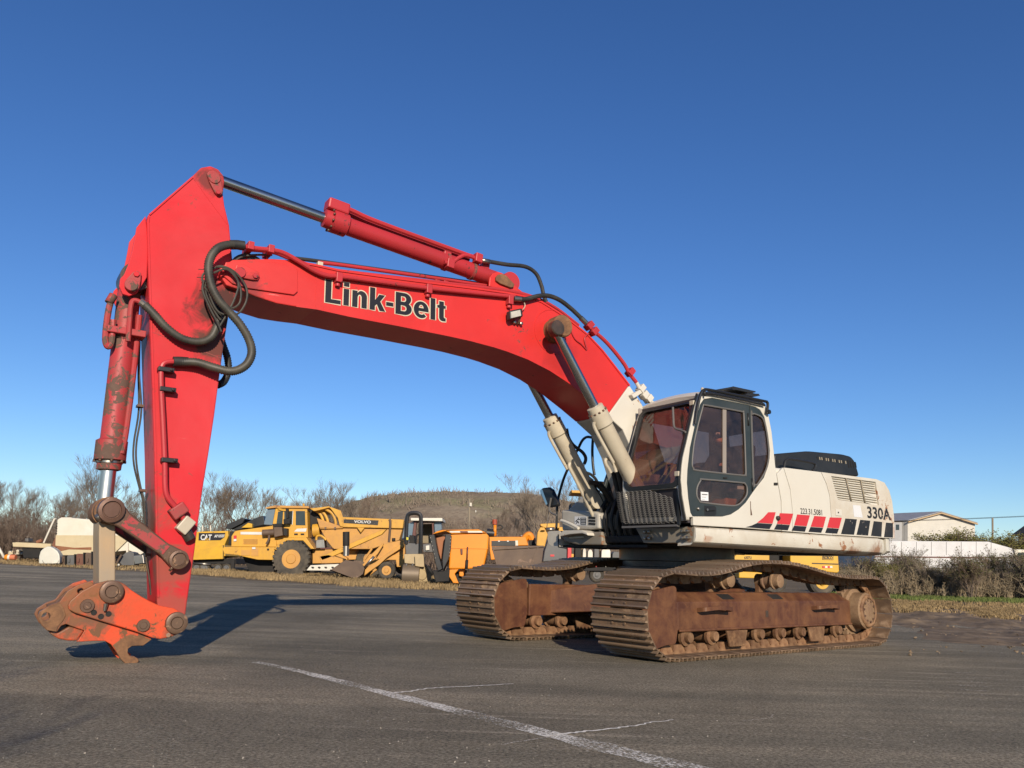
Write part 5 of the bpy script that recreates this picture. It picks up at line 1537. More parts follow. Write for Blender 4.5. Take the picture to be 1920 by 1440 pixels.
PERS.matrix_world = FR.m @ Matrix.Translation((hc.x - 0.02, 0.98, fl + 0.52))
tag(PERS, 'person in dark hooded jacket and cap sitting at the excavator controls', 'person')
zh = hc.z - (fl + 0.52)
k_ = zh / 0.66
def q(x, y, z): return (x, y, z * k_)
pel, spi, che, nek = q(-0.04, 0, 0.06), q(-0.08, 0, 0.22), q(-0.06, 0, 0.40), q(-0.01, 0, 0.54)
chains = [[(pel, (0.17, 0.13)), (spi, (0.16, 0.12)), (che, (0.17, 0.13)), (nek, 0.065), (q(0.0, 0, 0.60), 0.06)]]
for s in (1, -1):
    sh, el, wr = q(-0.06, s * 0.20, 0.44), q(0.06, s * 0.28, 0.22), q(0.26, s * 0.30, 0.26)
    chains.append([(che, (0.17, 0.13)), (sh, 0.075), (el, 0.058), (wr, 0.038)])
    chains.append([(pel, (0.17, 0.13)), (q(0.05, s * 0.11, 0.05), 0.10), (q(0.42, s * 0.13, 0.08), 0.075), (q(0.50, s * 0.13, -0.30), 0.055), (q(0.60, s * 0.13, -0.34), 0.04)])
skin_body('body', chains, JACKET, PERS)
for s in (1, -1):
    w = Vector(q(0.26, s * 0.30, 0.26))
    ch = [[(tuple(w), 0.026), (tuple(w + Vector((0.05, 0, 0.005))), (0.034, 0.02))]]
    palm = w + Vector((0.05, 0, 0.005))
    for j, (dy, ln_) in enumerate(((0.027, 0.055), (0.009, 0.064), (-0.009, 0.060), (-0.026, 0.046))):
        k0 = palm + Vector((0.02, dy, 0.0))
        k1 = k0 + Vector((ln_ * 0.55, 0, -0.008))
        k2 = k1 + Vector((ln_ * 0.25, 0, -0.03))
        ch.append([(tuple(palm), (0.034, 0.02)), (tuple(k0), 0.0095), (tuple(k1), 0.009), (tuple(k2), 0.0075)])
    t0 = w + Vector((0.02, -s * 0.03, 0))
    ch.append([(tuple(w), 0.026), (tuple(t0), 0.012), (tuple(t0 + Vector((0.035, -s * 0.012, -0.012))), 0.010)])
    skin_body('hand', ch, SKIN, PERS)
# head: an egg with brow, nose, jaw and ears, facing forward
hd_ = MB()
rings = []
H = 0.235
for i in range(15):
    t = i / 14
    z = -H / 2 + H * t
    r = max(0.012, (1 - (2 * t - 1) ** 2) ** 0.5)
    ring = []
    for j in range(24):
        a = 2 * pi * j / 24
        ca, sa = cos(a), sin(a)
        x = 0.102 * r * ca
        y = 0.078 * r * sa
        if ca > 0:                                   # face side
            jaw_ = max(0, 0.5 - t) * 2
            y *= 1 - 0.18 * jaw_
            x += 0.018 * jaw_ * ca
            if ca > 0.93:
                x += 0.026 * math.exp(-((t - 0.44) / 0.07) ** 2)      # nose
                x -= 0.008 * math.exp(-((t - 0.55) / 0.04) ** 2)      # eyes
                x += 0.006 * math.exp(-((t - 0.30) / 0.04) ** 2)      # lips
        if abs(sa) > 0.95 and 0.38 < t < 0.60:
            y *= 1.16                                # ears
        ring.append(Vector((x, y, z)))
    rings.append(ring)
hd_.loft(rings, True, True)
head = hd_.build('head', SKIN, PERS, sharp=False)
head.location = (0.03, 0, zh)
head.rotation_euler = (0, radians(6), radians(28))
BEARD = worn('beard_hair', (0.10, 0.045, 0.025), 0.9, dirt=0, var=0.2)
bd_ = MB()
rr = []
for i in range(6):
    t = 0.02 + 0.30 * i / 5
    z = -H / 2 + H * t
    r = (1 - (2 * t - 1) ** 2) ** 0.5
    rr.append([Vector(((0.125 * r + 0.012) * cos(a) if cos(a) > -0.2 else 0.0, 0.080 * r * sin(a), z)) for a in [2 * pi * j / 24 for j in range(24)]])
bo = bd_.loft(rr, True, True).build('beard', BEARD, head, sharp=False)
for s in (1, -1):
    MB().lathe((0.088, s * 0.032, 0.012), (1, 0, 0), [(0, 0.013), (0.006, 0.010), (0.008, 0.0)], 10).build('eye', plain('eye', (0.05, 0.04, 0.04), 0.2), head)
# cap with brim, and the hood behind the neck
cp = MB()
rr = []
for i in range(8):
    t = 0.60 + 0.47 * i / 7
    z = -H / 2 + H * t
    r = max(0.02, (1 - min(0.9999, (2 * min(t, 1.06) / 1.07 - 1) ** 2)) ** 0.5)
    rr.append([Vector((0.113 * r * cos(a), 0.088 * r * sin(a), z)) for a in [2 * pi * j / 24 for j in range(24)]])
cp.loft(rr, True, True)
capo = cp.build('cap', CAPM, head, sharp=False)
br = MB()
o_ = [Vector((0.10 * cos(a) + (0.075 if cos(a) > 0 else 0) * cos(a), 0.082 * sin(a), 0.03 - 0.01 * cos(a))) for a in [(-pi / 2) + pi * k / 14 for k in range(15)]]
br.prism(o_, (0, 0, 0.008))
br.build('cap_brim', CAPM, capo)
MB().prism([(0.088, -0.03, 0.055), (0.088, 0.03, 0.055), (0.080, 0.025, 0.085), (0.080, -0.025, 0.085)], (0.014, 0, 0)).build('cap_highlight', M['paper'], capo)  # white piece set on the cap as its highlight
ho = MB()
rr = []
for i in range(7):
    t = i / 6
    z = -0.15 + 0.25 * t
    rr.append([Vector((-0.05 + (0.10 - 0.02 * t) * cos(a), (0.115 - 0.015 * t) * sin(a), z)) for a in [radians(70) + radians(220) * j / 16 for j in range(17)]])
ho.loft(rr, False, True, False)
hoo = ho.build('hood', JACKET, head, sharp=False)
sd = hoo.modifiers.new('thickness', 'SOLIDIFY')
sd.thickness = 0.02

# ================================================================== ground
def interp(tab, x):
    if x <= tab[0][0]: return tab[0][1]
    for (a, b), (c, d) in zip(tab, tab[1:]):
        if x <= c: return b + (d - b) * (x - a) / (c - a)
    return tab[-1][1]
def sheet(name, xs, ys_of, mat, lift, kind='structure'):
    "a sheet following the ground; ys_of(x) gives the row positions in one column"
    b = MB()
    cols = []
    for x in xs:
        cols.append([b.bm.verts.new((x, y, terrain(x, y) + lift)) for y in ys_of(x)])
    for c0, c1 in zip(cols, cols[1:]):
        for i in range(len(c0) - 1):
            b._f([c0[i], c1[i], c1[i + 1], c0[i + 1]], True)
    o = b.build(name, mat, None, sharp=False)
    return tag(o, kind=kind)

m, nt, p, N, L = new_mat('bare_earth')
tc = N.new('ShaderNodeTexCoord').outputs['Object']
c = mixc(nt, ramp(nt, noise_tex(nt, tc, 0.35, 8, 0.65, 0.5), 0.35, 0.68), (0.13, 0.10, 0.065), (0.21, 0.155, 0.09))
c = mixc(nt, ramp(nt, noise_tex(nt, tc, 6.0, 8, 0.7), 0.45, 0.75), c, (0.09, 0.075, 0.055))
L.new(c, p.inputs['Base Color'])
p.inputs['Roughness'].default_value = 0.95
p.inputs['Specular IOR Level'].default_value = 0.1
bp = N.new('ShaderNodeBump')
bp.inputs['Strength'].default_value = 0.6
bp.inputs['Distance'].default_value = 0.08
L.new(noise_tex(nt, tc, 3.0, 8, 0.7), bp.inputs['Height'])
L.new(bp.outputs[0], p.inputs['Normal'])
EARTH = m
_rows = [-40, -10, 5, 12, 14, 16, 18, 20, 22, 24, 26, 28, 30, 34, 40, 48, 56, 66, 75, 90, 130, 200, 400, 900, 2000]
sheet('ground', [-2000, -800, -300, -120, -60, -40, -20, -10, 0, 10, 20, 30, 40, 60, 120, 300, 800, 2000], lambda x: _rows, EARTH, -0.012)

# asphalt
m, nt, p, N, L = new_mat('asphalt')
tc = N.new('ShaderNodeTexCoord').outputs['Object']
base = mixc(nt, ramp(nt, noise_tex(nt, tc, 0.5, 6, 0.6, 0.3), 0.35, 0.7), (0.225, 0.194, 0.140), (0.30, 0.26, 0.188))
dust = ramp(nt, noise_tex(nt, tc, 1.0, 3, 0.55, 0.8, (0.16, 0.6, 1)), 0.46, 0.64)
base = mixc(nt, mathn(nt, 'MULTIPLY', dust, 0.5), base, (0.47, 0.395, 0.28))
rot = N.new('ShaderNodeMapping')
rot.inputs['Rotation'].default_value = (0, 0, radians(48))
rot.inputs['Scale'].default_value = (0.07, 0.9, 1)
L.new(tc, rot.inputs[0])
dust2 = ramp(nt, noise_tex(nt, rot.outputs[0], 1.0, 4, 0.6, 0.5), 0.48, 0.64)
base = mixc(nt, mathn(nt, 'MULTIPLY', dust2, 0.7), base, (0.49, 0.405, 0.28))
base = mixc(nt, mathn(nt, 'MULTIPLY', ramp(nt, noise_tex(nt, tc, 0.22, 7, 0.65, 0.8), 0.44, 0.62), 0.6), base, (0.155, 0.134, 0.098))
scf = N.new('ShaderNodeMapping')
scf.inputs['Rotation'].default_value = (0, 0, radians(52))
scf.inputs['Scale'].default_value = (0.12, 5.0, 1)
L.new(tc, scf.inputs[0])
scm = mathn(nt, 'MULTIPLY', ramp(nt, noise_tex(nt, scf.outputs[0], 1.0, 8, 0.75, 0.2), 0.54, 0.66), ramp(nt, noise_tex(nt, tc, 0.30, 4, 0.6), 0.45, 0.60))
base = mixc(nt, mathn(nt, 'MULTIPLY', scm, 0.8), base, (0.62, 0.52, 0.38))
mid = noise_tex(nt, tc, 9.0, 6, 0.7)
base = mulc(nt, base, ramp(nt, mid, 0.36, 0.62, (0.80, 0.80, 0.80, 1), (1.0, 1.0, 1.0, 1)))
spk = noise_tex(nt, tc, 46.0, 4, 0.85)
base = mulc(nt, base, ramp(nt, spk, 0.38, 0.64, (0.30, 0.30, 0.30, 1), (1.30, 1.30, 1.30, 1)))
fine = noise_tex(nt, tc, 240.0, 2, 0.6)
base = mixc(nt, mathn(nt, 'MULTIPLY', ramp(nt, fine, 0.60, 0.74), 0.7), base, (0.60, 0.51, 0.37))
vo = N.new('ShaderNodeTexVoronoi')
vo.inputs['Scale'].default_value = 2.4
L.new(tc, vo.inputs['Vector'])
spots = ramp(nt, vo.outputs['Distance'], 0.018, 0.03, (1, 1, 1, 1), (0, 0, 0, 1))
base = mixc(nt, mathn(nt, 'MULTIPLY', spots, 0.9), base, (0.50, 0.47, 0.42))
patchy = ramp(nt, noise_tex(nt, tc, 2.2, 8, 0.75, 0.8), 0.60, 0.70)
base = mixc(nt, mathn(nt, 'MULTIPLY', patchy, 0.55), base, (0.11, 0.092, 0.07))
L.new(base, p.inputs['Base Color'])
p.inputs['Roughness'].default_value = 0.88
p.inputs['Specular IOR Level'].default_value = 0.08
bp = N.new('ShaderNodeBump')
bp.inputs['Strength'].default_value = 0.7
bp.inputs['Distance'].default_value = 0.012
L.new(mathn(nt, 'ADD', mathn(nt, 'MULTIPLY', spk, 1.0), mathn(nt, 'MULTIPLY', fine, 0.5)), bp.inputs['Height'])
L.new(bp.outputs[0], p.inputs['Normal'])
ASPH = m
edge = sorted([(q.x, q.y) for q in (ground(a, b) for a, b in ((-250, 1049), (-100, 1053), (0, 1058), (80, 1062), (160, 1068), (280, 1073), (340, 1077), (450, 1087), (600, 1096), (750, 1103), (850, 1108), (1000, 1112), (1250, 1122), (1450, 1133), (1600, 1145), (1690, 1157), (1760, 1168), (1840, 1180), (1930, 1196), (2100, 1215)))])
random.seed(3)
def edge_y(x): return interp(edge, x) + 0.35 * noise.noise((x * 0.9, 3.0, 0)) + 0.12 * noise.noise((x * 4, 7.0, 0))
xs_a = [-70, -45] + [-30 + 0.5 * k for k in range(0, 101)] + [24, 35, 60]
lot = sheet('asphalt_lot', xs_a, lambda x: [-30 + (edge_y(x) + 30) * (1 - (1 - t) ** 1.6) for t in [k / 40 for k in range(41)]], ASPH, 0.0)

# worn white line and pale filled cracks
def chalk(name, amount, col=(0.42, 0.40, 0.36)):
    m, nt, p, N, L = new_mat(name)
    tc = N.new('ShaderNodeTexCoord').outputs['Object']
    p.inputs['Base Color'].default_value = (*col, 1)
    p.inputs['Roughness'].default_value = 0.9
    tr = N.new('ShaderNodeBsdfTransparent')
    mx = N.new('ShaderNodeMixShader')
    nz = noise_tex(nt, tc, 55.0, 5, 0.75)
    nb = noise_tex(nt, tc, 1.6, 4, 0.6)
    s_ = mathn(nt, 'ADD', mathn(nt, 'MULTIPLY', nz, 0.7), mathn(nt, 'MULTIPLY', nb, 0.3))
    L.new(ramp(nt, s_, 0.56 - 0.12 * amount, 0.63 - 0.08 * amount), mx.inputs[0])
    L.new(tr.outputs[0], mx.inputs[1])
    L.new(p.outputs[0], mx.inputs[2])
    L.new(mx.outputs[0], N['Material Output'].inputs[0])
    return m
def ribbon(name, px_, w, mat, lift=0.005, wob=0.0, n=24):
    P_ = spline([ground(a, b) for a, b in px_], n)
    b = MB()
    va, vb = [], []
    for i, q_ in enumerate(P_):
        t = (P_[min(i + 1, len(P_) - 1)] - P_[max(0, i - 1)]).normalized()
        s_ = Vector((-t.y, t.x, 0))
        k = wob * (0.45 * noise.noise((q_.x * 6, q_.y * 6, 0)) + 0.4 * noise.noise((q_.x * 26, q_.y * 26, 0))) if wob else 0
        ww = (w[0] + (w[1] - w[0]) * i / (len(P_) - 1)) * (1 + 0.35 * noise.noise((q_.x * 5, q_.y * 5, 4)))
        c_ = q_ + s_ * k + Vector((0, 0, lift))
        va.append(b.bm.verts.new(c_ + s_ * ww))
        vb.append(b.bm.verts.new(c_ - s_ * ww))
    for i in range(len(P_) - 1):
        b._f([va[i], va[i + 1], vb[i + 1], vb[i]])
    return b.build(name, mat, lot)
ribbon('painted_line', [(478, 1242), (560, 1259), (740, 1305), (900, 1345), (1060, 1385), (1280, 1440), (1500, 1500)], (0.045, 0.11), chalk('worn_line_paint', 0.75, (0.72, 0.67, 0.57)))
CR = chalk('pale_crack_filler', 1.8, (0.72, 0.67, 0.57))
CR2 = chalk('faint_crack_filler', 0.7, (0.62, 0.55, 0.44))
ribbon('crack', [(738, 1300), (790, 1294), (840, 1290), (900, 1287), (962, 1283)], (0.015, 0.008), CR, 0.006, 0.06)
ribbon('crack', [(1045, 1379), (1110, 1372), (1190, 1362), (1262, 1351)], (0.014, 0.006), CR, 0.006, 0.06)
ribbon('crack', [(940, 1398), (990, 1390), (1045, 1380)], (0.004, 0.007), CR2, 0.006, 0.05)
ribbon('crack', [(1390, 1353), (1440, 1348), (1450, 1338)], (0.005, 0.003), CR2, 0.006, 0.05)
ribbon('crack', [(1400, 1354), (1500, 1366), (1600, 1384), (1665, 1392)], (0.005, 0.003), CR2, 0.006, 0.06)
ribbon('crack', [(590, 1222), (640, 1231)], (0.008, 0.004), CR2, 0.006, 0.05)
for k in range(7):                                      # scrape marks of a track, right
    ribbon('scrape_mark', [(1790 + k * 3, 1262 + k * 8), (1862 - k * 2, 1264 + k * 8.3)], (0.012, 0.006), CR2, 0.006, 0.02)
m, nt, p, N, L = new_mat('oil_stain')
tg = N.new('ShaderNodeTexCoord')
vm = N.new('ShaderNodeVectorMath')
vm.operation = 'DISTANCE'
L.new(tg.outputs['Generated'], vm.inputs[0])
vm.inputs[1].default_value = (0.5, 0.5, 0.0)
dd = mathn(nt, 'ADD', mathn(nt, 'MULTIPLY', vm.outputs['Value'], 2.0), mathn(nt, 'MULTIPLY', mathn(nt, 'SUBTRACT', noise_tex(nt, tg.outputs['Object'], 22.0, 6, 0.7), 0.5), 2.4))
tr = N.new('ShaderNodeBsdfTransparent')
mx = N.new('ShaderNodeMixShader')
L.new(ramp(nt, dd, 0.35, 1.0, (0.75, 0.75, 0.75, 1), (0, 0, 0, 1)), mx.inputs[0])
p.inputs['Base Color'].default_value = (0.065, 0.055, 0.045, 1)
p.inputs['Roughness'].default_value = 0.95
p.inputs['Specular IOR Level'].default_value = 0.05
L.new(tr.outputs[0], mx.inputs[1])
L.new(p.outputs[0], mx.inputs[2])
L.new(mx.outputs[0], N['Material Output'].inputs[0])
OIL = m
random.seed(11)
for a, b, ra, rb in ((490, 1265 + 0, 0.16, 0.09), (735, 1282, 0.14, 0.05), (300, 1311, 0.06, 0.05), (368, 1321, 0.12, 0.07), (470, 1322, 0.16, 0.08), (470 + 10, 1320, 0.08, 0.05), (545, 1357, 0.07, 0.045), (580, 1381, 0.08, 0.045), (425, 1353, 0.05, 0.03), (580, 1413, 0.05, 0.03), (245, 1264, 0.15, 0.07), (352, 1309, 0.06, 0.04), (1225, 1262, 0.1, 0.05), (1130, 1258, 0.06, 0.03)):
    c_ = ground(a, b)
    n = 26
    pts = []
    for k in range(n):
        t = 2 * pi * k / n
        r_ = 1 + 0.9 * noise.noise((cos(t) * 1.7 + a, sin(t) * 1.7, b)) + 0.5 * noise.noise((cos(t) * 5 + a, sin(t) * 5, b))
        pts.append(c_ + Vector((1.3 * ra * r_ * cos(t), 1.3 * rb * r_ * sin(t), 0.0045)))
    mb = MB()
    mb._f([mb.bm.verts.new(q_) for q_ in pts])
    mb.build('oil_stain', OIL, lot)

# ------------------------------------------------------------------ grass and rubble
STRAW = worn('dry_grass', (0.40, 0.285, 0.145), 0.9, dirt=0.5, dirtcol=(0.20, 0.14, 0.075), dscale=2.0, var=0.3, bump=0, spec=0.1)
GREEN = worn('green_grass', (0.15, 0.20, 0.055), 0.9, dirt=0.5, dirtcol=(0.20, 0.17, 0.07), dscale=1.5, var=0.3, bump=0, spec=0.1)
def tufts(name, regions, n, hgt, mat, label, cat, seed=1, blades=5, spread=0.10, wid=0.012):
    random.seed(seed)
    V, Fc = [], []
    for k in range(n):
        poly = random.choice(regions)
        u, v = random.random(), random.random()
        a = poly[0].lerp(poly[1], u)
        b_ = poly[3].lerp(poly[2], u)
        q_ = a.lerp(b_, v)
        z = terrain(q_.x, q_.y)
        if noise.noise((q_.x * 0.7, q_.y * 0.7, seed)) < -0.18: continue
        for j in range(blades):
            x, y = q_.x + random.gauss(0, spread), q_.y + random.gauss(0, spread)
            h_ = hgt * random.uniform(0.35, 1.15)
            an = random.uniform(0, 2 * pi)
            lx, ly = random.gauss(0, 0.45) * h_, random.gauss(0, 0.45) * h_
            dx, dy = cos(an) * wid, sin(an) * wid
            i = len(V)
            V += [(x - dx, y - dy, z - 0.02), (x + dx, y + dy, z - 0.02), (x + lx * 0.5 + dx * .7, y + ly * 0.5 + dy * .7, z + h_ * 0.7), (x + lx * 0.5 - dx * .7, y + ly * 0.5 - dy * .7, z + h_ * 0.7), (x + lx, y + ly, z + h_)]
            Fc += [(i, i + 1, i + 2, i + 3), (i + 3, i + 2, i + 4)]
    me = bpy.data.meshes.new(name)
    me.from_pydata(V, [], Fc)
    me.materials.append(mat)
    o = bpy.data.objects.new(name, me)
    COL.objects.link(o)
    return tag(o, label, cat, kind='stuff')
def quad(*px_): return [ground(a, b) for a, b in px_]
tufts('dry_grass', [quad((335, 1076), (620, 1091), (620, 1076), (335, 1068)), quad((440, 1084), (700, 1098), (700, 1081), (440, 1072)), quad((640, 1099), (860, 1108), (860, 1086), (640, 1080)), quad((560, 1092), (860, 1103), (860, 1083), (560, 1077))], 7000, 0.15, STRAW, 'dry straw-coloured grass along the edge of the asphalt', 'grass', 2)
tufts('dry_grass', [quad((0, 1057), (170, 1066), (270, 1056), (0, 1047)), quad((170, 1066), (340, 1074), (340, 1060), (200, 1056))], 2200, 0.12, STRAW, 'thin dry grass on the dirt in front of the scrapped equipment', 'grass', 3)
tufts('dry_grass', [quad((1650, 1148), (1930, 1154), (1930, 1136), (1650, 1127)), quad((1920, 1152), (2250, 1170), (2250, 1138), (1920, 1128)), quad((1670, 1149), (1790, 1151), (1790, 1131), (1670, 1128)), quad((1830, 1160), (1900, 1162), (1900, 1146), (1830, 1144))], 7000, 0.11, STRAW, 'tan dry grass between the dark dirt and the green verge', 'grass', 4)
tufts('green_grass', [quad((1560, 1122), (1960, 1133), (1960, 1113), (1560, 1107)), quad((1900, 1131), (2300, 1142), (2300, 1121), (1900, 1111))], 14000, 0.12, GREEN, 'strip of green grass in front of the bare shrubs', 'grass', 5)
DIRT = worn('dark_dirt', (0.17, 0.125, 0.085), 0.95, dirt=0.8, dirtcol=(0.36, 0.26, 0.165), dscale=2.0, var=0.3, bump=0.6, bscale=14, spec=0.1)
def lumpy(name, px_quad, nu, nv, amp, seed, mat, label=None, cat=None, kind='structure'):
    Q_ = quad(*px_quad)
    b = MB()
    g_ = []
    for i in range(nu + 1):
        row = []
        for j in range(nv + 1):
            u, v = i / nu, j / nv
            q_ = Q_[0].lerp(Q_[1], u).lerp(Q_[3].lerp(Q_[2], u), v)
            fall = min(1, 6 * min(u, 1 - u, v, 1 - v))
            h_ = noise.fractal((q_.x * 1.1, q_.y * 0.8, seed), 1.0, 2.0, 5)
            row.append(b.bm.verts.new((q_.x, q_.y, terrain(q_.x, q_.y) - 0.02 + fall * (0.03 + amp * max(0, h_ + 0.15)))))
        g_.append(row)
    for i in range(nu):
        for j in range(nv):
            b._f([g_[i][j], g_[i + 1][j], g_[i + 1][j + 1], g_[i][j + 1]], True)
    return tag(b.build(name, mat, None, sharp=False), label, cat, kind=kind)
lumpy('dirt_mound', ((1560, 1170), (1990, 1196), (1960, 1146), (1560, 1140)), 110, 60, 0.10, 2.0, DIRT)
lumpy('dirt_mound', ((1700, 1200), (2000, 1225), (1990, 1180), (1700, 1172)), 90, 50, 0.06, 5.0, DIRT)
random.seed(8)
bb = MB()
for k in range(300):
    q_ = ground(random.uniform(1700, 1960), random.choice((random.uniform(1148, 1200), random.uniform(1150, 1230))))
    r_ = random.choice((0.008, 0.012, 0.02, 0.03))
    c_ = [Vector((random.gauss(0, 1), random.gauss(0, 1), random.gauss(0, 0.7))).normalized() * r_ * random.uniform(0.7, 1.2) for _ in range(6)]
    vs = [bb.bm.verts.new(q_ + v + Vector((0, 0, r_ * 0.5))) for v in c_]
    bmesh.ops.convex_hull(bb.bm, input=vs)
tag(bb.build('rubble', DIRT), 'loose crumbs of asphalt and dirt by the shrubs', 'rubble', kind='stuff')
random.seed(9)
bb = MB()
for k in range(700):
    q_ = ground(random.uniform(-40, 1960), 1130 + 330 * random.random() ** 0.8)
    if q_.y > interp(edge, q_.x): continue
    r_ = random.choice((0.002, 0.003, 0.004, 0.006))
    vs = [bb.bm.verts.new(q_ + Vector((random.gauss(0, 1), random.gauss(0, 1), random.gauss(0, 0.7))).normalized() * r_ + Vector((0, 0, r_ * 0.5))) for _ in range(6)]
    bmesh.ops.convex_hull(bb.bm, input=vs)
tag(bb.build('gravel', worn('pale_grit', (0.40, 0.36, 0.30), 0.9, dirt=0.4, bump=0)), 'scattered small stones on the asphalt', 'gravel', kind='stuff')

# ================================================================== bare trees and shrubs
BARK = worn('grey_brown_bark', (0.27, 0.21, 0.155), 0.9, dirt=0.4, dirtcol=(0.11, 0.08, 0.06), bump=0.3, bscale=20, spec=0.1)
TWIG = worn('brown_twigs', (0.265, 0.195, 0.145), 0.9, dirt=0.4, dirtcol=(0.11, 0.075, 0.055), bump=0, spec=0.1)
TWIG2 = worn('grey_twigs', (0.33, 0.265, 0.20), 0.9, dirt=0.3, dirtcol=(0.14, 0.1, 0.08), bump=0, spec=0.1)
def bare_tree(height, seed, levels=5, spread=0.55, trunk_r=None, fork=0.25, stems=1, leaf=0.0):
    "returns trunk and crown geometry as two MBs"
    rnd = random.Random(seed)
    tk, cr, lv = MB(), MB(), []
    trunk_r = trunk_r or height * 0.0085
    def branch(p, d, length, r, lev):
        n = 3 if lev < 3 else 2
        path, rad = [p.copy()], [r]
        q_ = p.copy()
        for i in range(n):
            d = (d + Vector((rnd.gauss(0, 0.10), rnd.gauss(0, 0.10), 0.03 + rnd.gauss(0, 0.06)))).normalized()
            q_ = q_ + d * (length / n)
            path.append(q_.copy())
            rad.append(r * (1 - 0.38 * (i + 1) / n))
        (tk if lev == 0 else cr).tube(path, rad, 6 if lev == 0 else (4 if lev < 2 else 3), caps=False)
        if lev >= levels:
            if leaf and rnd.random() < leaf: lv.append(q_.copy())
            return
        k = rnd.choice((2, 3, 3)) if lev > 0 else rnd.choice((4, 5))
        for j in range(k + (2 if lev >= 2 else 1)):
            t = 0.35 + 0.65 * (j + 1) / (k + 1) if j < k else rnd.uniform(0.25, 0.9)
            i = min(n - 1, int(t * n))
            f_ = min(1.0, t * n - i)
            b0 = path[i].lerp(path[i + 1], f_)
            an = rnd.uniform(0, 2 * pi)
            side = Vector((cos(an), sin(an), 0.15))
            nd = (d * (1 - spread) + side * spread * rnd.uniform(0.6, 1.25) + Vector((0, 0, 0.22))).normalized()
            branch(b0, nd, length * rnd.uniform(0.50, 0.74), max(0.004, rad[i] * 0.58), lev + 1)
    for s in range(stems):
        a = rnd.uniform(0, 2 * pi)
        d0 = Vector((0.28 * cos(a), 0.28 * sin(a), 1)).normalized() if stems > 1 else Vector((rnd.gauss(0, .05), rnd.gauss(0, .05), 1)).normalized()
        p0 = Vector((0.10 * height * cos(a) * (0.3 if stems > 1 else 0), 0.10 * height * sin(a) * (0.3 if stems > 1 else 0), -0.1))
        branch(p0, d0, height * rnd.uniform(0.30, 0.42) if stems == 1 else height * rnd.uniform(0.35, 0.55), trunk_r * (1 if stems == 1 else 0.6), 0)
    return tk, cr, lv
def tree_proto(name, height, seed, levels, spread, twig, **kw):
    leafmat = kw.pop('leafmat', None)
    tk, cr, lv = bare_tree(height, seed, levels, spread, **kw)
    r = empty(name)
    tk.build('trunk', BARK, r, sharp=False)
    cr.build('crown', twig, r, sharp=False)
    if lv and leafmat:
        b = MB()
        rnd = random.Random(seed)
        for q_ in lv:
            for k in range(3):
                c_ = q_ + Vector((rnd.gauss(0, .05), rnd.gauss(0, .05), rnd.gauss(0, .05)))
                a, e = rnd.uniform(0, 2 * pi), rnd.uniform(-1, 1)
                u_ = Vector((cos(a), sin(a), e)).normalized() * rnd.uniform(0.025, 0.05)
                w_ = u_.cross(Vector((rnd.gauss(0, 1), rnd.gauss(0, 1), rnd.gauss(0, 1)))).normalized() * 0.02
                b._f([b.bm.verts.new(c_ - u_), b.bm.verts.new(c_ + w_), b.bm.verts.new(c_ + u_), b.bm.verts.new(c_ - w_)])
        b.build('leaves', leafmat, r, sharp=False)
    return r
def put(proto, used, pos, rz, sc, label, cat, group):
    o = proto if not used else copy_tree(proto)
    used.append(o)
    o.location = pos
    o.rotation_euler = (0, 0, rz)
    o.scale = (sc * random.uniform(0.9, 1.1), sc * random.uniform(0.9, 1.1), sc)
    return tag(o, label, cat, group)
LEAF_O = worn('olive_leaves', (0.15, 0.155, 0.06), 0.8, dirt=0.5, dirtcol=(0.16, 0.10, 0.05), bump=0, spec=0.2)
LEAF_Y = worn('yellow_green_leaves', (0.22, 0.21, 0.05), 0.8, dirt=0.4, dirtcol=(0.14, 0.12, 0.04), bump=0, spec=0.2)
PT = [tree_proto('bare_tree', 8.0, 21, 5, 0.40, TWIG2), tree_proto('bare_tree', 8.0, 34, 5, 0.34, TWIG), tree_proto('bare_tree', 8.0, 47, 5, 0.46, TWIG2)]
PTU = [[], [], []]
ORD = ['first', 'second', 'third', 'fourth', 'fifth', 'sixth', 'seventh', 'eighth', 'ninth', 'tenth', 'eleventh', 'twelfth', 'thirteenth', 'fourteenth', 'fifteenth']
random.seed(5)
spots = [  # pixel column, pixel row of the top, depth, prototype
 (-25, 880, 66, 1), (12, 882, 62, 0), (52, 905, 68, 1), (92, 895, 64, 2), (128, 900, 70, 1), (196, 846, 72, 2), (160, 905, 62, 0), (232, 905, 66, 1), (262, 895, 70, 0), (300, 890, 74, 1),
 (388, 900, 78, 0), (418, 893, 74, 1), (448, 884, 80, 2), (470, 892, 76, 0), (505, 920, 84, 1), (535, 925, 88, 0),
 (583, 906, 82, 2), (618, 898, 84, 0), (652, 902, 80, 2), (682, 915, 88, 1), (722, 962, 92, 0), (790, 968, 96, 1), (845, 966, 95, 0), (915, 962, 96, 0), (945, 945, 98, 1), (985, 955, 92, 0),
 (1022, 885, 86, 2), (1062, 882, 84, 0), (1098, 905, 90, 1), (1145, 900, 88, 2)]
tops_lab = {196: 'tall spreading bare tree rising above the thicket behind the bucket cylinder', 448: 'tallest of the bare trees between the red arm and the dump truck', 618: 'tall bare tree above the tipping body of the dump truck', 1062: 'bare tree showing behind the far boom cylinder'}
_cnt = {}
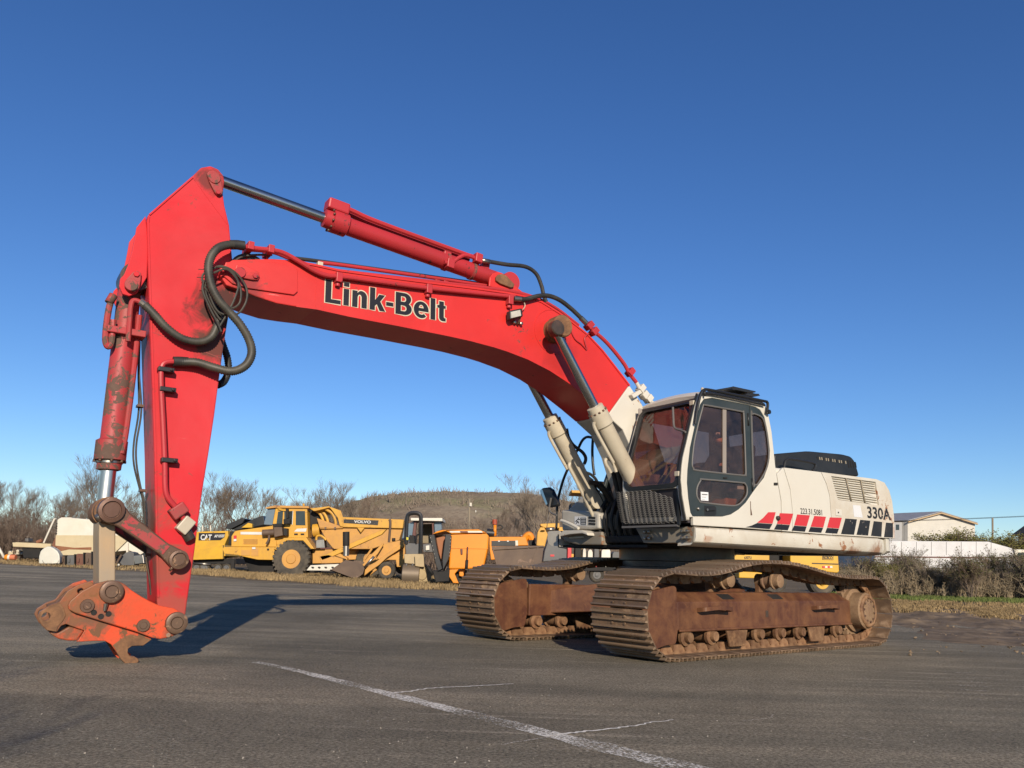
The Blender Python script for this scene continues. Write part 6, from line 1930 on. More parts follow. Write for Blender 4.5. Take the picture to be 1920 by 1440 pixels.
for cx_, ty, d, k in sorted(spots):
    p0 = far(cx_, 1040, d)
    ztop = far(cx_, ty + (10 if cx_ < 340 else 0), d).z
    z0 = terrain(p0.x, d)
    lab = tops_lab.get(cx_)
    if not lab:
        lab = 'leafless tree in the thicket behind the scrapped white equipment' if cx_ < 340 else ('slender leafless tree between the red arm and the dump truck' if cx_ < 560 else ('leafless tree rising behind the tipping body of the dump truck' if cx_ < 700 else ('leafless tree in the brush below the long hill' if cx_ < 1000 else 'leafless tree beyond the hill and the boom cylinders')))
    if cx_ not in tops_lab:
        _cnt[lab] = _cnt.get(lab, 0) + 1
        lab = lab.replace('leafless tree', 'leafless tree, %s from the left,' % ORD[_cnt[lab] - 1])
    dz = max(v.co.z for ch in PT[k].children for v in ch.data.vertices)
    grp = 'bare trees behind the scrapped equipment' if cx_ < 340 else ('bare trees behind the dump truck' if cx_ < 700 else ('trees in the brush below the hill' if cx_ < 1000 else 'bare trees behind the excavator'))
    put(PT[k], PTU[k], (p0.x, d, z0), random.uniform(0, 6.28), (ztop - z0) / dz, lab, 'tree', grp)
_t = put(PT[0], PTU[0], (-1.2, -6.4, 0), 1.0, 5.3 / max(v.co.z for ch in PT[0].children for v in ch.data.vertices), 'small bare tree behind the camera whose shadow falls at the left edge', 'tree', None)
if 'group' in _t: del _t['group']
# low thicket under the trees: one mass of stems and twigs
def thicket(name, cols, n, label, seed, mat, h0, h1):
    rnd = random.Random(seed)
    b = MB()
    for k in range(n):
        ca, cb, d0, d1 = rnd.choice(cols)
        d = rnd.uniform(d0, d1)
        p0 = far(rnd.uniform(ca, cb), 1040, d)
        z = terrain(p0.x, d)
        base = Vector((p0.x, d, z - 0.1))
        h_ = rnd.uniform(h0, h1)
        for s in range(3):
            dirn = Vector((rnd.gauss(0, .25), rnd.gauss(0, .25), 1)).normalized()
            tip = base + dirn * h_ * rnd.uniform(0.6, 1)
            b.tube([base, base.lerp(tip, .5) + Vector((rnd.gauss(0, .06), 0, 0)), tip], [0.03, 0.018, 0.006], 3, caps=False)
            for j in range(9):
                q_ = base.lerp(tip, rnd.uniform(0.2, 1))
                e_ = q_ + Vector((rnd.gauss(0, .5), rnd.gauss(0, .5), rnd.uniform(0.1, 0.9))) * h_ * 0.28
                b.tube([q_, e_], [0.011, 0.004], 3, caps=False)
                for t in range(3):
                    f_ = q_.lerp(e_, rnd.uniform(.3, 1))
                    b.tube([f_, f_ + Vector((rnd.gauss(0, .4), rnd.gauss(0, .4), rnd.uniform(0, .6))) * h_ * 0.13], [0.007, 0.003], 3, caps=False)
    return tag(b.build(name, mat, None, sharp=False), label, 'thicket', kind='stuff')
thicket('thicket', [(-60, 330, 52, 72)], 460, 'dense brown undergrowth behind the scrapped white equipment', 4, TWIG, 2.0, 4.4)
thicket('thicket', [(370, 720, 60, 84), (560, 1180, 70, 96), (700, 1150, 60, 96)], 800, 'brown brush at the foot of the long hill', 6, TWIG, 2.0, 4.8)
STALK = worn('tan_stalks', (0.34, 0.275, 0.18), 0.9, dirt=0.5, dirtcol=(0.25, 0.17, 0.10), bump=0, spec=0.1)
thicket('undergrowth', [(1560, 1990, 33.2, 37), (1960, 2300, 33.2, 37)], 800, 'tan stalks and twigs filling the hedgerow along the verge', 12, STALK, 0.5, 1.35)
# shrubs along the right-hand verge
PS = [tree_proto('bare_shrub', 2.6, 61, 4, 0.50, TWIG, stems=9, trunk_r=0.03, leaf=0.35, leafmat=LEAF_O), tree_proto('bare_shrub', 2.6, 72, 4, 0.45, TWIG2, stems=10, trunk_r=0.028, leaf=0.12, leafmat=LEAF_O), tree_proto('leafy_shrub', 2.6, 83, 4, 0.55, TWIG, stems=9, trunk_r=0.03, leaf=0.8, leafmat=LEAF_Y)]
PSU = [[], [], []]
random.seed(15)
row = [(1585, 1042, 0), (1612, 1034, 1), (1640, 1022, 0), (1662, 1046, 2), (1690, 1003, 1), (1712, 1022, 0), (1738, 1034, 1), (1765, 1042, 0), (1792, 1036, 1), (1820, 1018, 0), (1846, 1038, 1), (1872, 1014, 0), (1898, 1032, 1), (1925, 1012, 0), (1955, 1022, 1), (1600, 1060, 1), (1675, 1055, 0), (1750, 1050, 1), (1810, 1060, 0), (1860, 1055, 1), (1910, 1052, 0)]
_c1 = {}
for i, (cx_, ty, k) in enumerate(row):
    d = 34 + random.uniform(-1.5, 2.5)
    p0 = far(cx_, 1100, d)
    z0 = terrain(p0.x, d)
    dz = max(v.co.z for ch in PS[k].children for v in ch.data.vertices)
    lab = 'yellow-green leafy shrub among the bare ones behind the counterweight' if k == 2 else ('tall leafless shrub, %s from the counterweight, along the green verge' % ORD[_c1.setdefault('t', []).append(1) or len(_c1['t']) - 1] if i < 15 else 'low leafless shrub, %s from the counterweight, in the hedgerow' % ORD[_c1.setdefault('l', []).append(1) or len(_c1['l']) - 1])
    put(PS[k], PSU[k], (p0.x, d, z0), random.uniform(0, 6.28), (far(cx_, ty + 6, d).z - z0) / dz, lab, 'shrub', 'shrubs along the verge')
for cx_, ty, d, k, lab in ((1790, 985, 75, 2, 'round green bush in front of the white gabled building'), (1893, 992, 70, 2, 'dark green tree at the right edge below the dark roof'), (1850, 990, 78, 0, 'thin bushy tree beside the gabled building')):
    p0 = far(cx_, 1060, d)
    z0 = terrain(p0.x, d)
    dz = max(v.co.z for ch in PS[k].children for v in ch.data.vertices)
    o = put(PS[k], PSU[k], (p0.x, d, z0), random.uniform(0, 6.28), (far(cx_, ty, d).z - z0) / dz, lab, 'bush' if d == 75 else 'tree', None)
    o.scale = (o.scale[0] * 1.3, o.scale[1] * 1.3, o.scale[2])
    if 'group' in o: del o['group']

# ------------------------------------------------------------------ the long hill
m, nt, p, N, L = new_mat('brushy_hillside')
tc = N.new('ShaderNodeTexCoord').outputs['Object']
c = mixc(nt, ramp(nt, noise_tex(nt, tc, 0.05, 8, 0.65, 0.6), 0.38, 0.64), (0.19, 0.145, 0.105), (0.28, 0.225, 0.16))
c = mixc(nt, mathn(nt, 'MULTIPLY', ramp(nt, noise_tex(nt, tc, 0.03, 5, 0.6), 0.55, 0.68), 0.6), c, (0.19, 0.20, 0.09))
c = mixc(nt, mathn(nt, 'MULTIPLY', ramp(nt, noise_tex(nt, tc, 0.7, 8, 0.75), 0.48, 0.66), 0.7), c, (0.14, 0.10, 0.075))
L.new(c, p.inputs['Base Color'])
p.inputs['Roughness'].default_value = 1.0
p.inputs['Specular IOR Level'].default_value = 0.0
prof = [(420, 1045), (520, 1000), (600, 965), (650, 950), (700, 938), (760, 932.5), (840, 930.5), (930, 931), (1000, 937), (1060, 948), (1140, 962), (1250, 985), (1400, 1010), (1500, 1040)]
hb = MB()
DH = 260.0
cols = []
for k in range(180):
    px_ = 420 + 1080 * k / 179
    top = far(px_, interp(prof, px_), DH)
    bot = far(px_, 1046, 150.0)
    col_ = []
    for j in range(40):
        t = j / 39
        q_ = bot.lerp(top, t)
        q_.z = bot.z - 1.0 + (top.z - bot.z + 1.0) * (sin(min(1, t * 1.08) * pi / 2) ** 1.25)
        am = 0.6 * min(1, 5 * (1 - t) + 0.15)
        q_.z += am * noise.fractal((q_.x * 0.09, q_.y * 0.09, 1.0), 1.0, 2.0, 6) * 0.8 + 0.25 * noise.noise((q_.x * 0.7, q_.y * 0.5, 0))
        col_.append(hb.bm.verts.new(q_))
    col_.append(hb.bm.verts.new((top.x * 1.4, top.y + 110, top.z - 3)))
    col_.append(hb.bm.verts.new((top.x * 1.6, top.y + 200, 0)))
    cols.append(col_)
for c0, c1 in zip(cols, cols[1:]):
    for i in range(len(c0) - 1):
        hb._f([c0[i], c1[i], c1[i + 1], c0[i + 1]], False)
tag(hb.build('hill', m, None, sharp=False), kind='structure')
# brush growing on the hillside, one mass
rnd = random.Random(33)
b = MB()
me_h = bpy.data.objects['hill'].data
hv = [v.co.copy() for v in me_h.vertices]
random.seed(44)
for k in range(2600):
    v = hv[random.randrange(len(hv))]
    if v.y > DH + 5: continue
    if noise.noise((v.x * 0.03, v.y * 0.03, 9)) < -0.12: continue
    h_ = random.uniform(0.7, 2.4) * (0.35 if v.y > DH - 25 else 1)
    for s in range(4):
        d_ = Vector((random.gauss(0, .4), random.gauss(0, .3), 1)).normalized()
        q_ = v + Vector((random.gauss(0, 1), random.gauss(0, 1), -0.2))
        b.tube([q_, q_ + d_ * h_], [0.11, 0.03], 3, caps=False)
tag(b.build('hillside_brush', TWIG2, None, sharp=False), 'leafless brush covering the long hill', 'brush', kind='stuff')

# ================================================================== machines and buildings in the background
YEL = worn('machine_yellow', (0.78, 0.41, 0.04), 0.5, wear=0.22, wearcol=(0.26, 0.13, 0.05), wscale=5, dirt=0.5, streak=0.35, dirtcol=(0.42, 0.22, 0.06), dscale=1.0, bump=0.03)
CATY = worn('paver_yellow', (0.78, 0.44, 0.03), 0.4, wear=0.10, dirt=0.4, dirtcol=(0.40, 0.22, 0.05), bump=0.02)
OLDY = worn('faded_yellow_orange', (0.70, 0.35, 0.07), 0.6, wear=0.25, wearcol=(0.28, 0.14, 0.07), wscale=3, dirt=0.5, dirtcol=(0.38, 0.20, 0.09), dscale=1.2, bump=0.05)
ORG = worn('bright_orange_paint', (0.92, 0.30, 0.01), 0.42, wear=0.03, dirt=0.15, dirtcol=(0.5, 0.18, 0.03), bump=0.02)
BUCK = worn('rusty_bucket_steel', (0.12, 0.075, 0.05), 0.6, wear=0.3, wearcol=(0.22, 0.15, 0.11), wscale=3, dirt=0.5, dirtcol=(0.2, 0.13, 0.08), bump=0.1)
TYRE = worn('dusty_tyre', (0.060, 0.052, 0.042), 0.85, dirt=0.7, dirtcol=(0.16, 0.13, 0.09), dscale=3, bump=0.2, bscale=20)
DARK = M['black_matt']
DGLASS = worn('dark_window_glass', (0.03, 0.04, 0.045), 0.08, dirt=0.2, dirtcol=(0.12, 0.12, 0.11), spec=0.6)
BGLASS = worn('blue_windscreen', (0.16, 0.22, 0.28), 0.1, dirt=0.3, dirtcol=(0.3, 0.3, 0.28), spec=0.6)
CREAMY = worn('cream_old_paint', (0.66, 0.55, 0.34), 0.55, wear=0.25, wearcol=(0.27, 0.12, 0.06), wscale=2.2, dirt=0.4, dirtcol=(0.50, 0.35, 0.18), dscale=0.8, bump=0.05)
OFFW = worn('off_white_paint', (0.82, 0.77, 0.65), 0.5, wear=0.10, wearcol=(0.35, 0.17, 0.08), wscale=2, dirt=0.3, dirtcol=(0.55, 0.43, 0.26), dscale=0.8, bump=0.03)
MAROON = worn('maroon_paint', (0.13, 0.04, 0.03), 0.5, dirt=0.4, dirtcol=(0.2, 0.1, 0.07))
GREY = worn('grey_machine_paint', (0.12, 0.12, 0.12), 0.55, dirt=0.4, dirtcol=(0.2, 0.18, 0.15))

class Back:
    "a background thing: outlines measured at its near side, given real depth"
    def __init__(self, name, depth, base_px, label, cat, group=None):
        q_ = far(base_px[0], base_px[1], depth)
        self.d = depth
        self.o = Vector((q_.x, depth, terrain(q_.x, depth)))
        self.e = tag(empty(name, self.o), label, cat, group)
    def P(self, px_, dy=0.0):
        out = []
        for a, b in px_:
            q_ = far(a, b, self.d)
            out.append(Vector((q_.x, self.d + dy, q_.z)) - self.o)
        return out
    def slab(self, name, px_, y0, y1, mat, parent=None, bevel=0.02):
        "an outline between two depths behind the near side (metres)"
        return MB().prism(self.P(px_, y0), (0, y1 - y0, 0)).build(name, mat, parent or self.e, bevel)
    def bar(self, name, px_, r, mat, y=0.0, parent=None, seg=8, smooth=True):
        pts = self.P(px_, y)
        return MB().tube(spline(pts, 4) if smooth and len(pts) > 2 else pts, r, seg).build(name, mat, parent or self.e)
    def wheel(self, c, rpx, y0, width, mat_rim, rim=0.5, parent=None, name='wheel', lugs=0):
        k = rpx / F * self.d
        q_ = self.P([c], y0)[0]
        w = MB()
        w.lathe(q_, (0, 1, 0), [(width * 0.6, k * rim * 0.97), (0.03, k * rim), (0.0, k * 0.80), (0.03, k * 0.95), (0.10, k), (width - 0.1, k), (width - 0.03, k * 0.95), (width, k * 0.80)], 30)
        if lugs:
            for j in range(lugs):
                a = 2 * pi * j / lugs
                m_ = Matrix.Translation(q_) @ Matrix.Rotation(a, 4, 'Y')
                w.box((-0.05, 0.02, k * 0.93), (0.05, width * 0.5, k * 1.035), m_)
        o = w.build(name, TYRE, parent or self.e)
        MB().lathe(q_ + Vector((0, 0.05, 0)), (0, 1, 0), [(-0.03, k * rim * 1.02), (0.03, k * rim * 0.9), (0.03, k * rim * 0.62), (-0.03, k * rim * 0.55), (-0.07, k * rim * 0.48), (-0.075, 0)], 24).build('rim', mat_rim, o)
        for j in range(6):
            a = 2 * pi * j / 6
            c_ = q_ + Vector((cos(a) * k * rim * 0.76, 0.07, sin(a) * k * rim * 0.76))
            MB().cyl(c_, c_ + Vector((0, -0.03, 0)), k * rim * 0.06, 6).build('wheel_nut', DARK, o)
        return o
    def text(self, body, a, b, top, y, mat, parent=None, bold=0.02, shear=0.0):
        A, B, T = self.P([a, b, top], y)
        xd = B - A
        return lettering('lettering', body, mat, parent or self.e, A + Vector((0, -0.004, 0)), xd, (0, 0, 1), (T - A).z, xd.length, bold, 0.004, shear)

ZV = lambda pts: zoomed(pts, 5.3333, 340, 900)
ZW = lambda pts: zoomed(pts, 5.3333, 560, 900)
ZX = lambda pts: zoomed(pts, 4.8, 760, 900)
ZL = lambda pts: zoomed(pts, 12.0, 0, 960)
WHITE_T = plain('white_decal', (0.75, 0.74, 0.70), 0.5)

# ---- yellow articulated dump truck
T = Back('dump_truck', 36.0, (545, 1078), 'yellow articulated dump truck with a tall tipping body parked on dry grass', 'dump truck')
hood_ = T.slab('bonnet', ZV([(515, 510), (560, 500), (890, 456), (935, 560), (935, 668), (480, 665), (482, 560)]), 0.25, 2.3, YEL)
T.slab('decal', ZV([(575, 516), (805, 518), (797, 545), (575, 542)]), 0.235, 0.245, WHITE_T, hood_, 0)
for r_ in range(6):
    T.slab('louvre', ZV([(605, 588 + r_ * 9), (745, 588 + r_ * 9), (745, 593 + r_ * 9), (605, 593 + r_ * 9)]), 0.22, 0.245, OLDY, hood_, 0)
T.slab('marker_lamp', ZV([(508, 555), (535, 552), (535, 585), (508, 588)]), 0.20, 0.245, M['red_vinyl'], hood_, 0.005)
T.slab('marker_lamp', ZV([(508, 589), (535, 586), (535, 610), (508, 612)]), 0.20, 0.245, WHITE_T, hood_, 0.005)
T.slab('front_grille', ZV([(455, 512), (508, 506), (476, 645), (436, 645)]), 0.4, 2.2, DARK)
bump_ = T.slab('bumper', ZV([(410, 690), (425, 670), (480, 668), (935, 671), (928, 800), (760, 797), (640, 770), (560, 750), (430, 738)]), 0.0, 2.5, YEL)
for x0_, x1_, y0_, y1_ in ((600, 690, 700, 755), (700, 770, 680, 760)):
    T.slab('step_recess', ZV([(x0_, y0_), (x1_, y0_), (x1_, y1_), (x0_, y1_)]), -0.02, -0.002, OLDY, bump_, 0.005)
T.slab('work_lamp', ZV([(712, 672), (745, 672), (745, 692), (712, 692)]), -0.06, -0.003, WHITE_T, bump_, 0.005)
T.slab('tow_eye', ZV([(858, 685), (878, 685), (878, 705), (858, 705)]), -0.02, -0.003, DARK, bump_, 0.005)
cabv = T.slab('cab', ZV([(888, 458), (925, 268), (945, 250), (1240, 262), (1250, 570), (1050, 575), (940, 660)]), 0.3, 2.0, YEL)
T.slab('cab_roof', ZV([(825, 272), (920, 250), (1262, 258), (1264, 280), (925, 276), (830, 285)]), 0.2, 2.1, OLDY, cabv)
T.slab('windscreen', ZV([(838, 288), (918, 280), (888, 446), (800, 442)]), 0.35, 1.95, BGLASS, cabv)
for q_ in ([(950, 312), (1000, 306), (992, 440), (932, 440)], [(1012, 310), (1100, 305), (1092, 440), (1012, 440)], [(1128, 306), (1220, 306), (1224, 450), (1128, 448)]):
    T.slab('window', ZV(q_), 0.285, 0.298, DGLASS, cabv, 0)
T.slab('window_pillar', ZV([(1098, 305), (1104, 305), (1096, 445), (1090, 445)]), 0.27, 0.29, WHITE_T, cabv, 0)
T.slab('decal', ZV([(1140, 484), (1240, 480), (1228, 515), (1110, 513)]), 0.285, 0.297, WHITE_T, cabv, 0)
for x_ in (1130, 1195):
    T.slab('door_handle', ZV([(x_ - 18, 532), (x_ + 18, 532), (x_ + 18, 548), (x_ - 18, 548)]), 0.27, 0.297, DARK, cabv, 0.004)
T.slab('mirror', ZV([(1045, 288), (1072, 288), (1074, 380), (1050, 388)]), -0.05, 0.1, DARK, cabv)
T.slab('mirror', ZV([(1022, 392), (1090, 386), (1086, 438), (1025, 442)]), -0.05, 0.1, DARK, cabv)
T.bar('grab_rail', ZV([(1050, 292), (1000, 290), (955, 275)]), 0.02, YEL, 0.1, cabv)
T.bar('roof_lamp', ZV([(1180, 255), (1178, 222)]), 0.05, YEL, 0.8, cabv)
fen = T.slab('mudguard', ZV([(930, 690), (1030, 580), (1250, 570), (1335, 690), (1300, 690), (1222, 606), (1058, 606), (958, 702)]), -0.1, 0.8, YEL)
T.slab('mudguard_flap', ZV([(940, 702), (956, 700), (1058, 607), (1222, 607), (1302, 696), (1285, 700), (1215, 622), (1065, 622), (965, 712)]), -0.06, 0.75, DARK, fen)
T.bar('air_intake', ZV([(810, 530), (930, 522)]), 0.15, BUCK, 0.05, None, 14, False)
T.slab('filter_box', ZV([(928, 472), (1010, 470), (1020, 555), (935, 572)]), -0.1, 0.28, BUCK)
T.slab('filter_cap', ZV([(915, 440), (1010, 436), (1014, 468), (925, 474)]), -0.12, 0.28, DARK)
T.slab('filter_box', ZV([(1022, 480), (1060, 484), (1060, 560), (1024, 555)]), -0.05, 0.28, DARK)
T.bar('step_bracket', ZV([(878, 545), (872, 600), (850, 640)]), 0.05, BUCK, 0.0)
T.slab('underbody_shade', ZV([(560, 765), (930, 800), (1290, 800), (1290, 930), (640, 935)]), 0.7, 2.0, DARK)  # dark slab put in for the shadow under the truck
T.wheel((340 + 1105 / 5.3333, 900 + 790 / 5.3333), 177 / 5.3333, -0.15, 0.62, OLDY, 0.50, lugs=26)
T.wheel((340 + 1105 / 5.3333, 900 + 790 / 5.3333), 177 / 5.3333, 1.9, 0.62, OLDY, 0.50)
T.slab('chassis', ZV([(1290, 700), (1340, 680), (1500, 690), (1640, 780), (1640, 830), (1290, 835)]), 0.4, 2.0, OLDY)
T.slab('fuel_tank', ZV([(1340, 596), (1420, 592), (1430, 680), (1340, 682)]), 0.1, 0.6, M['steel'])
T.bar('hydraulic_tank', ZV([(1285, 500), (1355, 492)]), 0.30, YEL, 0.7, None, 18, False)
T.slab('exhaust_screen', ZV([(1248, 292), (1290, 285), (1350, 380), (1382, 445), (1300, 465), (1256, 470)]), 0.6, 1.9, DARK)
T.bar('hose_loop', ZV([(1345, 600), (1350, 565), (1385, 555), (1425, 580), (1440, 600)]), 0.05, YEL, 0.1)
# tipping body
hop = T.slab('tipping_body', ZW([(205, 482), (440, 470), (1035, 482), (1000, 600), (720, 690), (340, 690), (270, 600)]), 0.15, 2.6, OLDY)
T.slab('body_rail', ZW([(440, 370), (1052, 396), (1040, 484), (442, 472)]), 0.0, 2.75, YEL, hop)
T.slab('head_board', ZW([(175, 380), (415, 460), (440, 472), (205, 484)]), 0.1, 2.65, OLDY, hop)
T.slab('canopy', ZW([(110, 285), (300, 262), (320, 272), (170, 310), (150, 310)]), 0.0, 2.75, YEL, hop)
T.slab('canopy_side', ZW([(300, 264), (420, 306), (442, 372), (442, 470), (412, 462), (390, 380), (330, 300)]), 0.0, 0.15, YEL, hop)
for x_ in (130, 175, 262):
    T.bar('canopy_rib', ZW([(x_, 290), (x_ + 60, 330), (x_ + 95, 400), (x_ + 100, 470)]), 0.06, YEL, 0.4 if x_ < 200 else 0.2, hop)
T.slab('name_board', ZW([(450, 392), (800, 404), (792, 452), (450, 430)]), -0.012, -0.003, M['ink_worn'], hop, 0)
T.text('VOLVO', (560 + 553 / 5.3333, 900 + 428 / 5.3333), (560 + 722 / 5.3333, 900 + 434 / 5.3333), (560 + 553 / 5.3333, 900 + 402 / 5.3333), -0.016, WHITE_T, hop, 0.03)
T.slab('body_lug', ZW([(585, 475), (660, 478), (622, 528)]), -0.05, 0.1, YEL, hop)
T.bar('body_beam', ZW([(210, 484), (440, 474)]), 0.05, OLDY, 0.1, hop, 6, False)
for x_ in (265, 362):
    T.slab('latch', ZW([(x_ - 10, 470), (x_ + 10, 470), (x_ + 8, 492), (x_ - 8, 492)]), 0.05, 0.14, BUCK, hop, 0)
T.wheel((560 + 700 / 5.3333, 900 + 800 / 5.3333), 160 / 5.3333, 0.7, 0.6, OLDY, 0.5)
T.slab('rear_frame', ZW([(160, 690), (700, 690), (690, 790), (350, 800), (170, 790)]), 0.8, 1.8, OLDY)

# ---- beam and upright cylinder standing before the truck
T = Back('crane_beam', 33.5, (600, 1080), 'long yellow lifting beam with an upright black cylinder in front of the tipping body', 'lifting beam')
T.slab('beam', ZW([(275, 742), (800, 512), (880, 490), (830, 545), (300, 782), (235, 805), (205, 765)]), 0.0, 0.22, YEL)
T.bar('upright_cylinder', ZW([(482, 520), (482, 660)]), 0.14, DARK, -0.15, None, 14, False)
T.bar('upright_rod', ZW([(482, 660), (480, 760)]), 0.12, M['steel'], -0.15, None, 14, False)
T.bar('pivot', ZW([(805, 520), (835, 528)]), 0.08, OLDY, 0.1, None, 10, False)
T.slab('foot', ZW([(200, 760), (300, 745), (440, 790), (440, 830), (230, 835)]), 0.0, 0.8, OLDY)
T.slab('tool_tray', ZW([(215, 678), (325, 676), (330, 692), (220, 694)]), -0.1, 0.5, MAROON)

T = Back('barrier_board', 33.0, (600, 1075), 'white barrier board with arrow cut-outs lying behind the dump truck wheel', 'barrier')
T.slab('board', ZW([(75, 905), (118, 852), (400, 840), (405, 878), (372, 908)]), 0.0, 0.12, OFFW)
for x_ in (140, 205, 270, 340):
    T.slab('arrow_slot', ZW([(x_ - 14, 868), (x_ + 6, 866), (x_ + 18, 878), (x_ + 4, 888), (x_ - 10, 880)]), -0.012, -0.002, DARK, None, 0)

# ---- paver on the left with its label
T = Back('road_paver', 44.0, (410, 1073), 'yellow road paver with a black name label parked left of the dump truck', 'paver')
bdy = T.slab('hopper', ZV([(60, 520), (465, 508), (470, 560), (432, 650), (440, 760), (120, 800), (60, 790)]), 0.0, 2.6, CATY)
T.slab('apron', ZV([(60, 700), (250, 690), (430, 650), (430, 790), (110, 800), (60, 795)]), -0.25, -0.01, CATY, bdy)
T.slab('name_label', ZV([(175, 530), (440, 528), (432, 572), (392, 602), (172, 605)]), -0.012, -0.003, M['ink'], bdy, 0)
T.text('CAT', (340 + 192 / 5.3333, 900 + 598 / 5.3333), (340 + 302 / 5.3333, 900 + 600 / 5.3333), (340 + 192 / 5.3333, 900 + 545 / 5.3333), -0.018, WHITE_T, bdy, 0.025)
T.slab('logo_wedge', ZV([(238, 598), (262, 574), (285, 599)]), -0.026, -0.023, CATY, bdy, 0)
T.text('AP1055F', (340 + 330 / 5.3333, 900 + 574 / 5.3333), (340 + 432 / 5.3333, 900 + 572 / 5.3333), (340 + 330 / 5.3333, 900 + 548 / 5.3333), -0.018, WHITE_T, bdy, 0.03)
T.slab('folded_canopy', ZV([(425, 485), (440, 440), (590, 375), (620, 385), (590, 430), (470, 490)]), 0.3, 2.2, M['black'])
T.slab('engine_top', ZV([(470, 490), (700, 380), (790, 350), (810, 440), (640, 480), (520, 495)]), 0.5, 2.2, M['black'])
T.slab('seat_side', ZV([(580, 475), (650, 425), (690, 435), (690, 475)]), 0.3, 0.8, CATY)
for x_ in (185, 265):
    T.bar('handrail', ZV([(x_, 515), (x_, 450)]), 0.04, OFFW, 0.4, None, 6, False)
T.slab('chassis', ZV([(110, 800), (540, 785), (540, 840), (120, 840)]), 0.1, 2.4, DARK)
for x_, r_ in ((225, 55), (150, 48), (362, 42), (448, 42)):
    T.wheel((340 + x_ / 5.3333, 900 + 880 / 5.3333), r_ / 5.3333, 0.0, 0.4, GREY, 0.62)
T.slab('side_plate', ZV([(500, 795), (540, 790), (530, 905), (500, 915)]), -0.1, 0.05, DARK)
T.bar('tow_bar', ZV([(110, 830), (300, 845)]), 0.05, M['steel'], -0.05, None, 6, False)

# ---- backhoe loader
T = Back('backhoe_loader', 31.5, (715, 1088), 'faded yellow loader tractor with a rusty front bucket and a maroon cab', 'loader')
bk = MB()
P_ = T.P(ZW([(312, 905), (420, 830), (470, 800), (560, 815), (635, 848), (660, 885), (640, 950), (575, 1000), (500, 975)]), 0.0)
bk.prism(P_, (0, 0.03, 0))
bk.prism([q_ + Vector((0, 1.9, 0)) for q_ in P_], (0, 0.03, 0))
bq = T.P(ZW([(312, 905), (500, 975), (575, 1000), (640, 950), (660, 885)]), 0.0)
for a, b in zip(bq, bq[1:]):
    n_ = Vector((0, 0, 0.04))
    bk.hexa([a, b, b + Vector((0, 1.9, 0)), a + Vector((0, 1.9, 0)), a + n_, b + n_, b + n_ + Vector((0, 1.9, 0)), a + n_ + Vector((0, 1.9, 0))])
bk.build('bucket', BUCK, T.e)
hd2 = T.slab('bonnet', ZW([(765, 700), (800, 650), (990, 602), (1048, 606), (1052, 740), (960, 780), (800, 800), (760, 780)]), 0.35, 1.2, OLDY)
T.slab('loader_arm', ZW([(650, 960), (662, 872), (760, 822), (1000, 648), (1050, 640), (1050, 664), (880, 775), (800, 850), (700, 920)]), 0.1, 0.3, OLDY)
T.slab('loader_arm', ZW([(650, 960), (662, 872), (760, 822), (1000, 648), (1050, 640), (1050, 664), (880, 775), (800, 850), (700, 920)]), 1.4, 1.6, OLDY)
T.slab('loader_link', ZW([(635, 850), (690, 780), (840, 630), (852, 640), (790, 740), (660, 870)]), 0.0, 0.1, OLDY)
T.slab('loader_link', ZW([(600, 800), (690, 665), (700, 690), (625, 800)]), 0.9, 1.0, OLDY)
T.bar('lift_ram', ZW([(665, 870), (755, 765)]), 0.05, M['steel'], -0.04, None, 8, False)
T.wheel((560 + 875 / 5.3333, 900 + 905 / 5.3333), 86 / 5.3333, 0.05, 0.30, OLDY, 0.52)
T.wheel((560 + 985 / 5.3333, 900 + 870 / 5.3333), 70 / 5.3333, 1.3, 0.30, OLDY, 0.52)
T.bar('exhaust', ZW([(880, 620), (895, 430), (885, 385)]), 0.05, BUCK, 0.6)
T.bar('air_cleaner', ZW([(925, 610), (925, 575)]), 0.07, DARK, 0.7, None, 10, False)
T.slab('front_axle', ZW([(780, 800), (960, 740), (1050, 742), (1050, 868), (970, 870), (960, 800), (870, 800), (800, 850)]), 0.3, 1.3, OLDY)
cb2 = T.slab('cab_frame', ZW([(1140, 405), (1165, 402), (1150, 620), (1110, 620)]), 0.5, 0.6, MAROON)
T.slab('cab_post', ZW([(1318, 400), (1335, 398), (1345, 560), (1325, 560)]), 0.5, 0.6, MAROON, cb2)
T.slab('cab_beam', ZW([(1140, 400), (1332, 396), (1332, 418), (1140, 424)]), 0.5, 0.6, MAROON, cb2)
T.slab('cab_roof', ZW([(1110, 374), (1430, 375), (1432, 408), (1112, 402)]), 0.3, 1.9, OFFW, cb2)
T.slab('cab_glass', ZW([(1040, 440), (1140, 405), (1115, 620), (1010, 590)]), 0.6, 1.7, BGLASS, cb2)
T.slab('cab_glass', ZW([(1340, 412), (1410, 412), (1420, 490), (1346, 520)]), 0.6, 1.7, BGLASS, cb2)
T.slab('cab_back', ZW([(1150, 420), (1320, 415), (1325, 620), (1150, 620)]), 1.7, 1.75, worn('tan_cab_back', (0.30, 0.24, 0.15), 0.8), cb2)
T.slab('engine_block', ZW([(1230, 640), (1330, 630), (1340, 720), (1235, 720)]), 0.4, 1.2, GREY)
T.slab('battery_box', ZW([(1262, 655), (1300, 650), (1300, 700), (1262, 704)]), 0.3, 0.39, OFFW)

